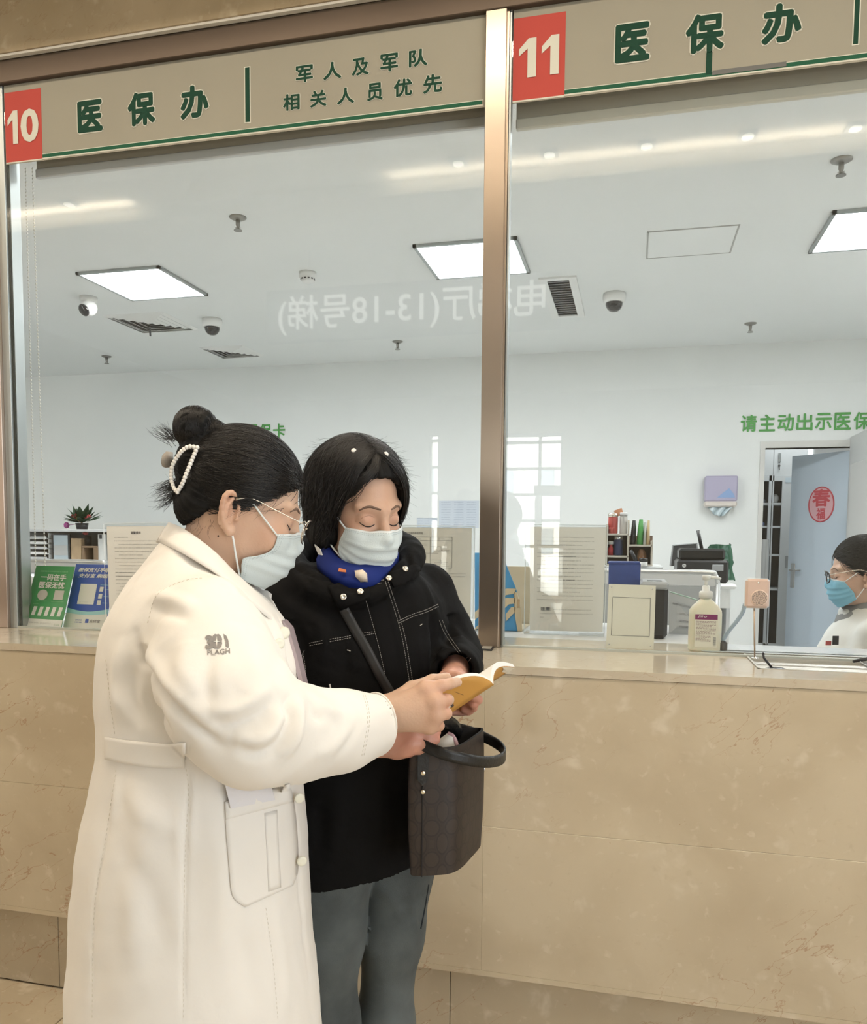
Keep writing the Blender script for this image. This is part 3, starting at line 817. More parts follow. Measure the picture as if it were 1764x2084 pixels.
class Loft:
    """upright body of elliptical sections; rows: (z, cx, cy, a, b) with a along axis e, b across it"""
    def __init__(s, rows, e, n=2.0, sm=3):
        rows = np.array(sorted(rows), float); s.e = np.array([e[0], e[1]], np.float32) / np.hypot(e[0], e[1])
        s.z = np.linspace(rows[0, 0], rows[-1, 0], 160)
        T = np.stack([np.interp(s.z, rows[:, 0], rows[:, i]) for i in range(1, 5)])
        k = np.exp(-.5 * (np.arange(-12, 13) / sm / 1.6) ** 2); k /= k.sum()
        s.T = np.stack([np.convolve(np.pad(t, 12, mode='reflect', reflect_type='odd'), k, 'valid') for t in T]).astype(np.float32)
        s.n = n
    def __call__(s, P):
        z = P[:, 2]; cx, cy, a, b = (np.interp(z, s.z, t).astype(np.float32) for t in s.T)
        x = P[:, 0] - cx; y = P[:, 1] - cy
        u = x * s.e[0] + y * s.e[1]; v = -x * s.e[1] + y * s.e[0]
        if s.n == 2.0:
            k0 = np.sqrt((u / a) ** 2 + (v / b) ** 2); k1 = np.sqrt((u / a ** 2) ** 2 + (v / b ** 2) ** 2) + 1e-6
            d = k0 * (k0 - 1) / k1
        else:
            k0 = (np.abs(u / a) ** s.n + np.abs(v / b) ** s.n) ** (1 / s.n); d = (k0 - 1) * np.minimum(a, b) * .9
        e = np.maximum(s.z[0] - z, z - s.z[-1])
        return np.maximum(d, e).astype(np.float32)


def axis(lo, hi, coarse, fine=()):
    """node positions from lo to hi with finer spacing inside the given (lo, hi, step) spans"""
    out = [lo]; x = lo
    while x < hi:
        h = coarse
        for a, b, s in fine:
            if a <= x < b: h = min(h, s)
            elif x < a < x + h: h = max(a - x, s)
        x += h; out.append(x)
    return np.array(out, np.float32)


def net(fn, xs, ys, zs, slack=1.5, proj=1):
    """surface nets on a rectilinear grid, looked at only near the surface"""
    ax = [np.asarray(a, np.float32) for a in (xs, ys, zs)]
    B = 8
    ax = [np.concatenate([a, a[-1] + (a[-1] - a[-2]) * np.arange(1, 1 + (-len(a)) % B)]).astype(np.float32) if len(a) % B else a for a in ax]
    n = [len(a) for a in ax]; nb = [k // B for k in n]
    lo = [a[::B] for a in ax]; hi = [np.append(a[B::B], a[-1]) for a in ax]
    c = np.stack(np.meshgrid(*[(l + h) / 2 for l, h in zip(lo, hi)], indexing='ij'), -1).reshape(-1, 3)
    r = np.stack(np.meshgrid(*[(h - l) / 2 for l, h in zip(lo, hi)], indexing='ij'), -1).reshape(-1, 3)
    rad = length(r)
    dc = np.concatenate([fn(c[i:i + 200000]) for i in range(0, len(c), 200000)])
    act = np.abs(dc) < rad * slack + .004
    D = np.repeat(np.repeat(np.repeat(np.where(dc < 0, -1.0, 1.0).astype(np.float32).reshape(nb), B, 0), B, 1), B, 2)
    bi = np.stack(np.unravel_index(np.nonzero(act)[0], nb), -1)
    off = np.stack(np.meshgrid(*[np.arange(B)] * 3, indexing='ij'), -1).reshape(-1, 3)
    for s in range(0, len(bi), 600):
        ii = (bi[s:s + 600, None, :] * B + off[None]).reshape(-1, 3)
        P = np.stack([ax[k][ii[:, k]] for k in range(3)], -1)
        D[ii[:, 0], ii[:, 1], ii[:, 2]] = fn(P)
    S = D < 0
    cnt = np.zeros([k - 1 for k in n], np.int8)
    for a in (0, 1):
        for b in (0, 1):
            for c_ in (0, 1):
                cnt += S[a:n[0] - 1 + a, b:n[1] - 1 + b, c_:n[2] - 1 + c_]
    cell = np.stack(np.nonzero((cnt > 0) & (cnt < 8)), -1)
    idx = -np.ones(cnt.shape, np.int32); idx[cell[:, 0], cell[:, 1], cell[:, 2]] = np.arange(len(cell))
    acc = np.zeros((len(cell), 3), np.float32); m = np.zeros(len(cell), np.float32)
    cor = [(a, b, c_) for a in (0, 1) for b in (0, 1) for c_ in (0, 1)]
    for p in cor:
        for k in range(3):
            if p[k]: continue
            q = list(p); q[k] = 1
            i0 = cell + np.array(p); i1 = cell + np.array(q)
            d0 = D[i0[:, 0], i0[:, 1], i0[:, 2]]; d1 = D[i1[:, 0], i1[:, 1], i1[:, 2]]
            x = (d0 < 0) != (d1 < 0); t = np.where(x, d0 / np.where(x, d0 - d1, 1), 0)
            P0 = np.stack([ax[j][i0[:, j]] for j in range(3)], -1); P1 = np.stack([ax[j][i1[:, j]] for j in range(3)], -1)
            acc += np.where(x[:, None], P0 + (P1 - P0) * t[:, None], 0); m += x
    V = acc / np.maximum(m, 1)[:, None]
    F = []
    for k in range(3):
        sl0 = [slice(None)] * 3; sl1 = [slice(None)] * 3; sl0[k] = slice(0, -1); sl1[k] = slice(1, None)
        A = S[tuple(sl0)]; Bm = S[tuple(sl1)]; e = np.stack(np.nonzero(A != Bm), -1)
        k1, k2 = (k + 1) % 3, (k + 2) % 3
        ok = (e[:, k1] > 0) & (e[:, k2] > 0) & (e[:, k1] < n[k1] - 1) & (e[:, k2] < n[k2] - 1) & (e[:, k] < n[k] - 1)
        e = e[ok]; o1 = np.zeros(3, int); o1[k1] = 1; o2 = np.zeros(3, int); o2[k2] = 1
        g = lambda v: idx[v[:, 0], v[:, 1], v[:, 2]]
        q = np.stack([g(e - o1 - o2), g(e - o2), g(e), g(e - o1)], -1)
        fl = A[e[:, 0], e[:, 1], e[:, 2]]
        q = np.where(fl[:, None], q, q[:, ::-1]); F.append(q)
    F = np.concatenate(F); F = F[(F >= 0).all(1)]
    for _ in range(proj):
        d = fn(V); G = grad(fn, V); V = V - np.clip(d, -.003, .003)[:, None] * G / np.maximum((G * G).sum(1), .25)[:, None]
    return V, F


def grad(fn, P, e=.0012):
    G = np.empty_like(P)
    for k in range(3):
        o = np.zeros(3, np.float32); o[k] = e; G[:, k] = (fn(P + o) - fn(P - o)) / (2 * e)
    return G


def vnormals(V, F):
    fn_ = np.cross(V[F[:, 2]] - V[F[:, 0]], V[F[:, 3]] - V[F[:, 1]]); N = np.zeros_like(V)
    for k in range(4):
        for j in range(3): N[:, j] += np.bincount(F[:, k], fn_[:, j], len(V))
    return N / (length(N)[:, None] + 1e-12)


def grid(lo, hi, h): return [np.arange(lo[k], hi[k] + h, h, dtype=np.float32) for k in range(3)]


def near(P, c, R, fn):
    """a detail evaluated only around c; farther off a safe lower bound"""
    q = length(P - np.asarray(c, np.float32)); m = q < R; d = q - R * .78
    if m.any(): d[m] = fn(P[m])
    return d


def trace(fn, pts, near=.7, far=3.2, off=0.0):
    """where the lines of sight through pixels meet a body"""
    if isinstance(fn, BVHTree):        # a finished mesh
        out = []; ok = []; last = None
        for p in np.asarray(pts, float):
            d_ = Vector(ray(*p)).normalized(); h, n_, _, _ = fn.ray_cast(Vector(CAMP), d_)
            out.append(None if h is None else np.array(h - d_ * off / max(.35, abs(n_.dot(d_))))); ok.append(h is not None)
        good = [i for i, q in enumerate(out) if q is not None]
        if not good: raise ValueError('no surface under these pixels')
        for i, q in enumerate(out):
            if q is None:
                j = min(good, key=lambda g: (pts[g][0] - pts[i][0]) ** 2 + (pts[g][1] - pts[i][1]) ** 2); d_ = ray(*pts[i]); out[i] = CAMP + d_ * ((out[j] - CAMP) @ CF)
        return np.array(out), np.array(ok)
    pts = np.asarray(pts, float); d = np.stack([ray(*p) for p in pts]); L = length(d)[:, None]; d = d / L; t = np.full(len(pts), near)
    s = np.full(len(pts), 9.0); live = np.arange(len(pts))
    for _ in range(48):
        s[live] = fn((CAMP + d[live] * t[live, None]).astype(np.float32)) - off; t[live] += np.clip(s[live], -.02, .25) * .92
        live = live[(np.abs(s[live]) > .0001) & (t[live] < far)]
        if not len(live): break
    return CAMP + d * t[:, None], np.abs(s) < .006


def resample(P, n):
    P = np.asarray(P, float); s = np.concatenate([[0], np.cumsum(length(P[1:] - P[:-1]))]); t = np.linspace(0, s[-1], n)
    return np.stack([np.interp(t, s, P[:, k]) for k in range(3)], -1)


def spline(P, n):
    """smooth curve through points (Catmull-Rom)"""
    P = np.asarray(P, float); m = len(P)
    if m < 3: return np.stack([P[0] + (P[-1] - P[0]) * t for t in np.linspace(0, 1, n)])
    Q = np.concatenate([[2 * P[0] - P[1]], P, [2 * P[-1] - P[-2]]]); out = []
    for u in np.linspace(0, m - 1 - 1e-9, n):
        i = int(u); t = u - i; a, b, c, d = Q[i], Q[i + 1], Q[i + 2], Q[i + 3]
        out.append(.5 * (2 * b + (c - a) * t + (2 * a - 5 * b + 4 * c - d) * t * t + (3 * b - a - 3 * c + d) * t ** 3))
    return np.array(out)


def crease(V, N, strokes, fn):
    """folds: each stroke is (pixel polyline, height, width) drawn on the body; + ridge, - furrow"""
    dz = np.zeros(len(V))
    for px, amp, wd in strokes:
        P, ok = trace(fn, spline(np.c_[np.asarray(px, float), np.zeros(len(px))], 10)[:, :2])
        P = P[ok]
        if len(P) < 2: continue
        lo = P.min(0) - 3 * wd; hi = P.max(0) + 3 * wd
        s = np.nonzero(((V > lo) & (V < hi)).all(1))[0]
        if not len(s): continue
        q = V[s]; best = np.full(len(s), 9.0); tt = np.zeros(len(s))
        for i in range(len(P) - 1):
            ab = P[i + 1] - P[i]; t = np.clip(((q - P[i]) @ ab) / (ab @ ab + 1e-12), 0, 1); d = length(q - P[i] - t[:, None] * ab)
            m = d < best; best[m] = d[m]; tt[m] = (i + t[m]) / (len(P) - 1)
        env = np.sin(np.pi * np.clip(tt, .02, .98)) ** .6
        dz[s] += amp * env * np.exp(-(best / wd) ** 2)
    return V + N * dz[:, None]


def vnoise(P, f, seed=0):
    """cheap smooth noise from sines"""
    r = np.random.default_rng(seed); o = np.zeros(len(P))
    for i in range(7):
        k = r.normal(size=3) * f; o += np.sin(P @ k + r.uniform(0, 6.28))
    return o / 3.5


def hairs(name, paths, m, parent, r0=.00035, r1=.0001, label=None):
    """paths: (n, k, 3) in world space -> one curves object"""
    n, k, _ = paths.shape; og = ORG.get(parent.name, np.zeros(3))
    h = bpy.data.hair_curves.new(name); h.add_curves([k] * n)
    h.attributes['position'].data.foreach_set('vector', (paths - og).astype(np.float32).ravel())
    a = h.attributes.get('radius') or h.attributes.new('radius', 'FLOAT', 'POINT')
    a.data.foreach_set('value', np.tile(np.linspace(r0, r1, k), n).astype(np.float32))
    h.materials.append(m)
    o = bpy.data.objects.new(name, h); link(o, parent); ORG[o.name] = og
    o['kind'] = 'stuff'
    if label: o['label'] = label
    return o


def colored(o, col):
    a = o.data.color_attributes.new('tint', 'FLOAT_COLOR', 'POINT')
    a.data.foreach_set('color', np.c_[col, np.ones(len(col))].astype(np.float32).ravel())
    return o
# ------------------------------------------------------------------ people: shared anatomy
M_SKIN_A = mat('fair_skin', (.70, .47, .35), rough=.48, sss=.12, attr='tint', bump=(220, .12))
M_HAIR = mat('black_hair', (.0085, .0068, .006), rough=.36, spec=.42)
M_HAIRB = mat('black_hair_mass', (.006, .0055, .005), rough=.6, spec=.2)
M_BROW = mat('brown_brow', (.17, .105, .075), rough=.8)
M_LASH = mat('dark_lash', (.018, .012, .010), rough=.7)
M_MASK = mat('surgical_mask', (.60, .675, .69), rough=.75, bump=(500, .15))
M_MASKW = mat('mask_edge', (.76, .79, .79), rough=.8)
M_PEARL = mat('pearl', (.84, .81, .76), rough=.18, coat=.6)
M_GOLD = mat('thin_gold', (.70, .64, .55), rough=.22, metal=1.0)


class Head:
    def __init__(s, c, heading, pitch, roll=0.0, size=1.0, sx=1.0):
        h = np.array([heading[0], heading[1], 0.0]); h /= np.linalg.norm(h); z = np.array([0, 0, 1.0])
        f = h * math.cos(pitch) + z * math.sin(pitch); r = np.cross(f, z); r /= np.linalg.norm(r); u = np.cross(r, f)
        if roll: r, u = r * math.cos(roll) + u * math.sin(roll), u * math.cos(roll) - r * math.sin(roll)
        s.c = np.asarray(c, float); s.R = np.stack([r, f, u]); s.s = size; s.k = np.array([sx, 1.0, 1.0])
    def loc(s, P): return ((P - s.c.astype(np.float32)) @ s.R.T.astype(np.float32) / (s.s * s.k)).astype(np.float32)
    def wld(s, q): return s.c + s.s * ((np.asarray(q, float) * s.k) @ s.R)
    def vec(s, q): return np.asarray(q, float) @ s.R


def skull(Q):
    S = Q.copy(); S[:, 0] = np.abs(S[:, 0])
    d = smin(ellip(Q, (0, -.012, .035), (.072, .092, .082)), ellip(Q, (0, .020, -.022), (.061, .066, .080)), .03)
    d = smin(d, ellip(Q, (0, .034, -.068), (.047, .049, .040)), .025)
    d = smin(d, sphere(Q, (0, .074, -.093), .015), .022)
    d = smin(d, sphere(S, (.037, .060, -.034), .026), .022)
    return d


def face(Q, ears=(1, 1)):
    S = Q.copy(); S[:, 0] = np.abs(S[:, 0])
    d = skull(Q)
    d = smin(d, cone(S, (.006, .0835, .021), (.048, .066, .024), .008, .007), .014)
    d = smax(d, -sphere(S, (.032, .108, .003), .0225), .014)
    d = smin(d, ellip(S, (.0315, .0708, .000), (.0165, .0130, .0125)), .006)          # eyeball under the lowered lid
    d = smin(d, cone(S, (.016, .0815, -.012), (.044, .0715, -.0135), .0022, .002), .006)   # pouch under the eye
    d = smin(d, cone(Q, (0, .083, .014), (0, .101, -.026), .0085, .0105), .012)
    d = smin(d, sphere(Q, (0, .1045, -.030), .0105), .007)
    d = smin(d, sphere(S, (.0125, .0945, -.033), .0085), .006)
    d = smin(d, cone(S, (0, .093, -.056), (.019, .085, -.058), .006, .003), .006)
    d = smin(d, cone(S, (0, .091, -.066), (.015, .085, -.065), .0065, .004), .006)
    if max(ears):
        t = np.array([.47, -.88, 0]); up = np.array([0.06, -.16, .985]); nrm = np.array([.86, .46, .0])
        o = np.array([.0655, -.004, -.018])
        p = lambda a, b, c=0.0: o + t * a + up * b + nrm * c
        E = S
        helix = spline([p(.006, -.001, .002), p(.003, .012, .003), p(.008, .025, .003), p(.018, .0305, .003), p(.028, .024, .002), p(.0315, .008, .002), p(.028, -.009, .001), p(.019, -.023, .001), p(.010, -.030, .002)], 16)
        e = chain(E, helix, [.0042] * 16, .002)
        A = np.stack([t, up, nrm], 1).astype(np.float32)
        L = (E - (p(.016, .001, -.002)).astype(np.float32)) @ A
        e = smin(e, ellip(L, (0, 0, 0), (.0155, .0285, .0030)), .004)
        e = smin(e, chain(E, spline([p(.016, .021, .002), p(.0225, .010, .003), p(.0215, -.004, .003), p(.014, -.015, .003)], 8), [.0030] * 8, .002), .003)
        e = smin(e, ellip(E, p(.009, -.027, .001), (.0055, .0075, .0095)), .005)
        e = smin(e, sphere(E, p(.004, -.006, .003), .0045), .004)
        e = smax(e, -ellip(E, p(.0125, -.001, .007), (.008, .007, .0125)), .003)
        if not ears[0]: e = e + np.where(Q[:, 0] < 0, 1, 0)     # ears = (left, right)
        if not ears[1]: e = e + np.where(Q[:, 0] > 0, 1, 0)
        d = smin(d, e, .006)
    return d


def hand(P, W, mcp, fingers, thumb, Wr=.024, fr=.0090, tr=.0105):
    """palm from wrist to knuckles, four finger chains and a thumb chain"""
    W = np.asarray(W); d = None
    for i, m in enumerate(mcp):
        c = cone(P, W, m, Wr if i in (1, 2) else Wr * .85, .0125); d = c if d is None else smin(d, c, .016)
    for i in range(3): d = smin(d, cone(P, mcp[i], mcp[i + 1], .0115, .0115), .010)
    f_ = None
    for i, ch in enumerate(fingers):
        k = fr * (1, 1.03, .98, .86)[i]; n = len(ch)
        c = chain(P, [mcp[i]] + list(ch), [k * 1.18] + [k * (1.06 - .24 * j / max(1, n - 1)) for j in range(n)], .004)
        f_ = c if f_ is None else smin(f_, c, .0025)
    d = smin(d, f_, .008)
    n = len(thumb)
    c = chain(P, thumb, [Wr * .8] + [tr * (1.12 - .28 * j / max(1, n - 2)) for j in range(n - 1)], .006)
    return smin(d, c, .010)


def on_head(fn, xz, y0=.2):
    """points of the face straight in front of (x, z)"""
    q = np.array([[x, y0, z] for x, z in xz], np.float32)
    for _ in range(26): q[:, 1] -= fn(q) * .85
    return q.astype(float)


def face_trim(person, H, brow_z=.0245):
    bare = lambda q: face(q, (0, 0))
    for s in (-1, 1):
        rows = (((.012, brow_z - .0012), (.020, brow_z), (.030, brow_z + .0022), (.040, brow_z + .0002), (.049, brow_z - .0065)),
                ((.0175, -.0052), (.022, -.0078), (.029, -.0095), (.037, -.0090), (.0435, -.0062), (.0475, -.0035)),
                ((.019, .0065), (.025, .0092), (.032, .0098), (.039, .0082), (.045, .0045)))
        q = on_head(bare, [(s * x, z) for r_ in rows for x, z in r_]); b_, l_, c_ = q[:5], q[5:11], q[11:]
        P = spline(H.wld(b_ - np.array([0, .0008, 0])), 12)
        MB().tube(P, [.0008 + .0022 * math.sin(math.pi * (i + 1.2) / 14.5) ** .6 for i in range(12)], 6, flat=.9, up=H.vec((0, 0, 1))).obj('eyebrow', M_BROW, person, smooth=True)
        P = spline(H.wld(l_ + np.array([0, .0003, 0])), 14)
        MB().tube(P, [.0006 + .0007 * math.sin(math.pi * i / 13) for i in range(14)], 6, up=H.vec((0, 0, 1))).obj('eyelashes', M_LASH, person, smooth=True)
        MB().tube(spline(H.wld(c_ - np.array([0, .0004, 0])), 10), .0007, 5).obj('lid_crease', mat('lid_crease', (.36, .20, .14), rough=.6), person, smooth=True)


def face_mask(person, H, m, zt=(.000, -.012), zb=(-.113, -.078), PH=64, prof=(.80, .92, 1.02, .86), loops=(1, 1)):
    nu, nv = 41, 29; G = np.zeros((nv, nu, 3))
    for i in range(nv):
        v = i / (nv - 1)
        for j in range(nu):
            u = 2 * j / (nu - 1) - 1; au = abs(u)
            zt_ = zt[0] + (zt[1] - zt[0]) * au ** 1.5 - .0035 * math.exp(-((au - .42) / .2) ** 2); zb_ = zb[0] + (zb[1] - zb[0]) * au ** 2.2
            z = zt_ + (zb_ - zt_) * v; ph = R_(PH) * u * np.interp(v, np.linspace(0, 1, len(prof)), prof)
            G[i, j] = (math.sin(ph), math.cos(ph), z)
    D = G.reshape(-1, 3); o = np.stack([D[:, 0] * .0, np.full(len(D), .004), D[:, 2]], 1)
    dr_ = np.stack([D[:, 0], D[:, 1], np.zeros(len(D))], 1)
    t = np.full(len(D), .16)
    for _ in range(34): t = np.maximum(t - face((o + dr_ * t[:, None]).astype(np.float32), (0, 0)) * .8, .0)
    # the cloth bridges nose, lips and chin
    kx, ky, kz = .0675, .1035, .086
    zz = (D[:, 2] + .052) / kz
    te = np.sqrt(np.clip(1 - zz * zz, .02, 1)); te = te / np.sqrt((dr_[:, 0] / kx) ** 2 + (dr_[:, 1] / ky) ** 2)
    te = te + .004
    r = np.maximum(t + .0025, te)
    g_ = r.reshape(nv, nu)
    for _ in range(6):
        p_ = np.pad(g_, 1, mode='edge'); g_ = np.maximum(r.reshape(nv, nu), (p_[:-2, 1:-1] + p_[2:, 1:-1] + p_[1:-1, :-2] + p_[1:-1, 2:] + 2 * g_) / 6)
    r = g_.ravel()
    v = np.repeat(np.arange(nv) / (nv - 1), nu); au = np.abs(np.tile(np.linspace(-1, 1, nu), nv))
    for vc in (.34, .54, .72):      # pleats
        x = (v - vc) / .045; r += .0032 * (1 - au ** 3) * np.where(x < 0, np.exp(-x * x * .5), np.exp(-x * x * 5)) - .0010 * np.exp(-((x - 1.2) ** 2))
    r += .0010 * np.sin(9 * au + 14 * v) * au
    W = H.wld(o + dr_ * r[:, None]).reshape(nv, nu, 3)
    ob = MB().sheet(W).obj('face_mask', m, person, smooth=True, solid=.0012)
    MB().sheet([[H.wld(o[k] + dr_[k] * (r[k] + .0009)) for k in range(i * nu, i * nu + nu)] for i in (0, 1)]).obj('top_seam', M_MASKW, ob, smooth=True)
    # stitched dashes along the top and the sides
    st = MB()
    rr = (r + .0013).reshape(nv, nu); DD = dr_.reshape(nv, nu, 3); OO = o.reshape(nv, nu, 3)
    g = lambda i, j: H.wld(OO[i, j] + DD[i, j] * rr[i, j])
    for i in (1, 2):
        for j in range(nu - 1):
            a, b = g(i, j), g(i, j + 1); st.tube([a + (b - a) * .15, a + (b - a) * .65], .00035, 4)
    for j in (1, 2, nu - 3, nu - 2):
        for i in range(nv - 1):
            a, b = g(i, j), g(i + 1, j); st.tube([a + (b - a) * .15, a + (b - a) * .6], .00035, 4)
    st.obj('stitching', mat('mask_stitch', (.42, .48, .50), rough=.8), ob)['kind'] = 'stuff'
    lp = W.reshape(nv, nu, 3)
    for s, j in ((-1, 0), (1, nu - 1)):
        if not loops[(s + 1) // 2]: continue
        top = H.loc(lp[1, j][None])[0].astype(float); bot = H.loc(lp[nv - 2, j][None])[0].astype(float)
        ez = [(s * .0715, .003, .012), (s * .0705, -.018, .015), (s * .0700, -.033, -.010), (s * .0685, -.022, -.042), (s * .0675, -.004, -.048)]
        mid = lambda a, b, t, o: a * (1 - t) + np.array(b) * t + np.array([s * o, 0, 0])
        P = spline([H.wld(q) for q in (top, mid(top, ez[0], .5, .003), *ez, mid(bot, ez[4], .5, .004), bot)], 40)
        MB().tube(P, .0017, 6).obj('ear_loop', M_MASKW, ob, smooth=True)
    return ob


def patch(name, fn, left, right, n, m, parent, nu=14, nv=8, off=.003, thick=.002, smooth=True, label=None):
    """cloth piece laid on a body between two drawn edges (pixel polylines)"""
    A = spline(np.c_[np.asarray(left, float), np.zeros(len(left))], nu)[:, :2]; B = spline(np.c_[np.asarray(right, float), np.zeros(len(right))], nu)[:, :2]
    px = np.array([[a + (b - a) * t for t in np.linspace(0, 1, nv)] for a, b in zip(A, B)]).reshape(-1, 2)
    P, ok = trace(fn, px, off=off)
    o = MB().sheet(P.reshape(nu, nv, 3)).obj(name, m, parent, smooth=smooth, label=label, solid=thick)
    return o


def seam_line(mb, fn, px, r=.0005, dash=None, n=40, off=.0006):
    P, ok = trace(fn, spline(np.c_[np.asarray(px, float), np.zeros(len(px))], n)[:, :2], off=off)
    if dash is None:
        mb.tube(P, r, 4); return
    L = np.concatenate([[0], np.cumsum(length(P[1:] - P[:-1]))]); x = 0
    while x + dash[0] < L[-1]:
        q = [np.array([np.interp(v, L, P[:, k]) for k in range(3)]) for v in (x, x + dash[0])]
        mb.tube(q, r, 4); x += dash[0] + dash[1]


def decal(name, txt, O, U, W, fn, m, parent, bold=0.0, off=.0008, shear=0.0):
    """printed letters laid on a body: O, U, W in pixels"""
    V, F = glyphs(txt, bold, shear); lo, hi = V.min(0), V.max(0); ex = hi - lo; ex[ex < 1e-6] = 1; q = (V - lo) / ex
    O, U, W = (np.asarray(v, float) for v in (O, U, W))
    P, ok = trace(fn, O + q[:, :1] * U + q[:, 1:2] * W, off=off)
    P = P - np.stack([ray(CX, CY)] * len(P)) * (V[:, 2:3] * 1.5e-5)
    return MB().add(P, F).obj(name, m, parent, fixn=False)


def poly_decal(name, pts, fn, m, parent, off=.0008):
    P, ok = trace(fn, pts, off=off)
    return MB().add(P, [tuple(range(len(P)))]).obj(name, m, parent, fixn=False)


def loft_rows(rows, e, d0):
    """rows: (pixel y, pixel x back, pixel x front, depth, half width)"""
    out = []
    for y, xa, xb, d, b in rows:
        A, B = at(xa, y, d), at(xb, y, d); c = (A + B) / 2; out.append((c[2], c[0], c[1], np.linalg.norm(B - A) / 2, b))
    return Loft(out, e)
# ------------------------------------------------------------------ woman in the white coat
M_COAT = mat('white_cotton', (.82, .785, .735), rough=.82, sheen=.15, bump=(55, .10, 8))
FA = np.array([.868, .497]); AA = lambda x, y, d: at(x, y, d).astype(np.float32)
nurse = thing('person', 'woman in a white coat with pinned-up black hair and mask, holding out the brochure', 'person', (at(400, 2084, 1.4)[0], at(400, 2084, 1.4)[1], 0))
HA = Head(at(493, 1032, 1.395), FA, R_(-20), R_(0), 1.04)
torsoA = loft_rows([(1085, 346, 400, 1.40, .070), (1125, 318, 442, 1.40, .098), (1160, 286, 476, 1.40, .138), (1200, 252, 522, 1.40, .172), (1250, 228, 574, 1.40, .188), (1300, 214, 600, 1.40, .190), (1350, 208, 612, 1.40, .190),
    (1420, 207, 613, 1.40, .185), (1500, 214, 612, 1.40, .180), (1530, 214, 613, 1.40, .180), (1580, 200, 616, 1.40, .190), (1650, 183, 620, 1.40, .200), (1750, 168, 624, 1.40, .205), (1850, 160, 629, 1.40, .210),
    (1950, 155, 640, 1.40, .215), (2084, 152, 651, 1.40, .225), (2190, 150, 658, 1.40, .230)], FA, 1.4)
ZHEM_A = float(at(400, 2150, 1.40)[2])
sA = [AA(418, 1262, 1.262), AA(436, 1345, 1.215), AA(462, 1425, 1.175), AA(520, 1484, 1.180), AA(600, 1494, 1.235), AA(690, 1486, 1.295), AA(792, 1470, 1.365)]
rA = [.072, .086, .086, .078, .067, .058, .050]
sAL = [AA(440, 1235, 1.535), AA(448, 1400, 1.535), AA(500, 1472, 1.515), AA(600, 1490, 1.475), AA(640, 1492, 1.452)]
rAL = [.070, .064, .058, .048, .043]
cuffA = AA(768, 1471, 1.347); cuffA_n = (sA[6] - sA[5]) / np.linalg.norm(sA[6] - sA[5])
cuffL = AA(634, 1492, 1.456); cuffL_n = (sAL[4] - sAL[3]) / np.linalg.norm(sAL[4] - sAL[3])


def coatA(P):
    t = np.maximum(torsoA(P), ZHEM_A - P[:, 2])
    a = chain(P, sA, rA, .035)
    a = smax(a, ((P - cuffA) @ cuffA_n), .004)
    b = chain(P, sAL, rAL, .03); b = smax(b, ((P - cuffL) @ cuffL_n), .004)
    # shoulder cap joins softly, the hanging sleeve stays apart from the side
    k = np.where(P[:, 2] > float(at(400, 1300, 1.3)[2]), .035, .010).astype(np.float32)
    h = np.clip(.5 + .5 * (a - t) / k, 0, 1); d = a + (t - a) * h - k * h * (1 - h)
    d = smin(d, b, .03)
    return d


def coatA_cut(P):
    d = coatA(P)
    d = smax(d, -cone(P, cuffA - cuffA_n * .035, cuffA + cuffA_n * .03, .0435, .0445), .002)       # open cuff
    d = smax(d, -cone(P, cuffL - cuffL_n * .02, cuffL + cuffL_n * .03, .034, .035), .002)
    d = smax(d, -np.maximum(torsoA(P) + .010, P[:, 2] - ZHEM_A - .10), .002)                        # open hem
    d = smax(d, -cone(P, AA(428, 1170, 1.40), AA(462, 1040, 1.40), .054, .078), .004)               # neck opening
    return d


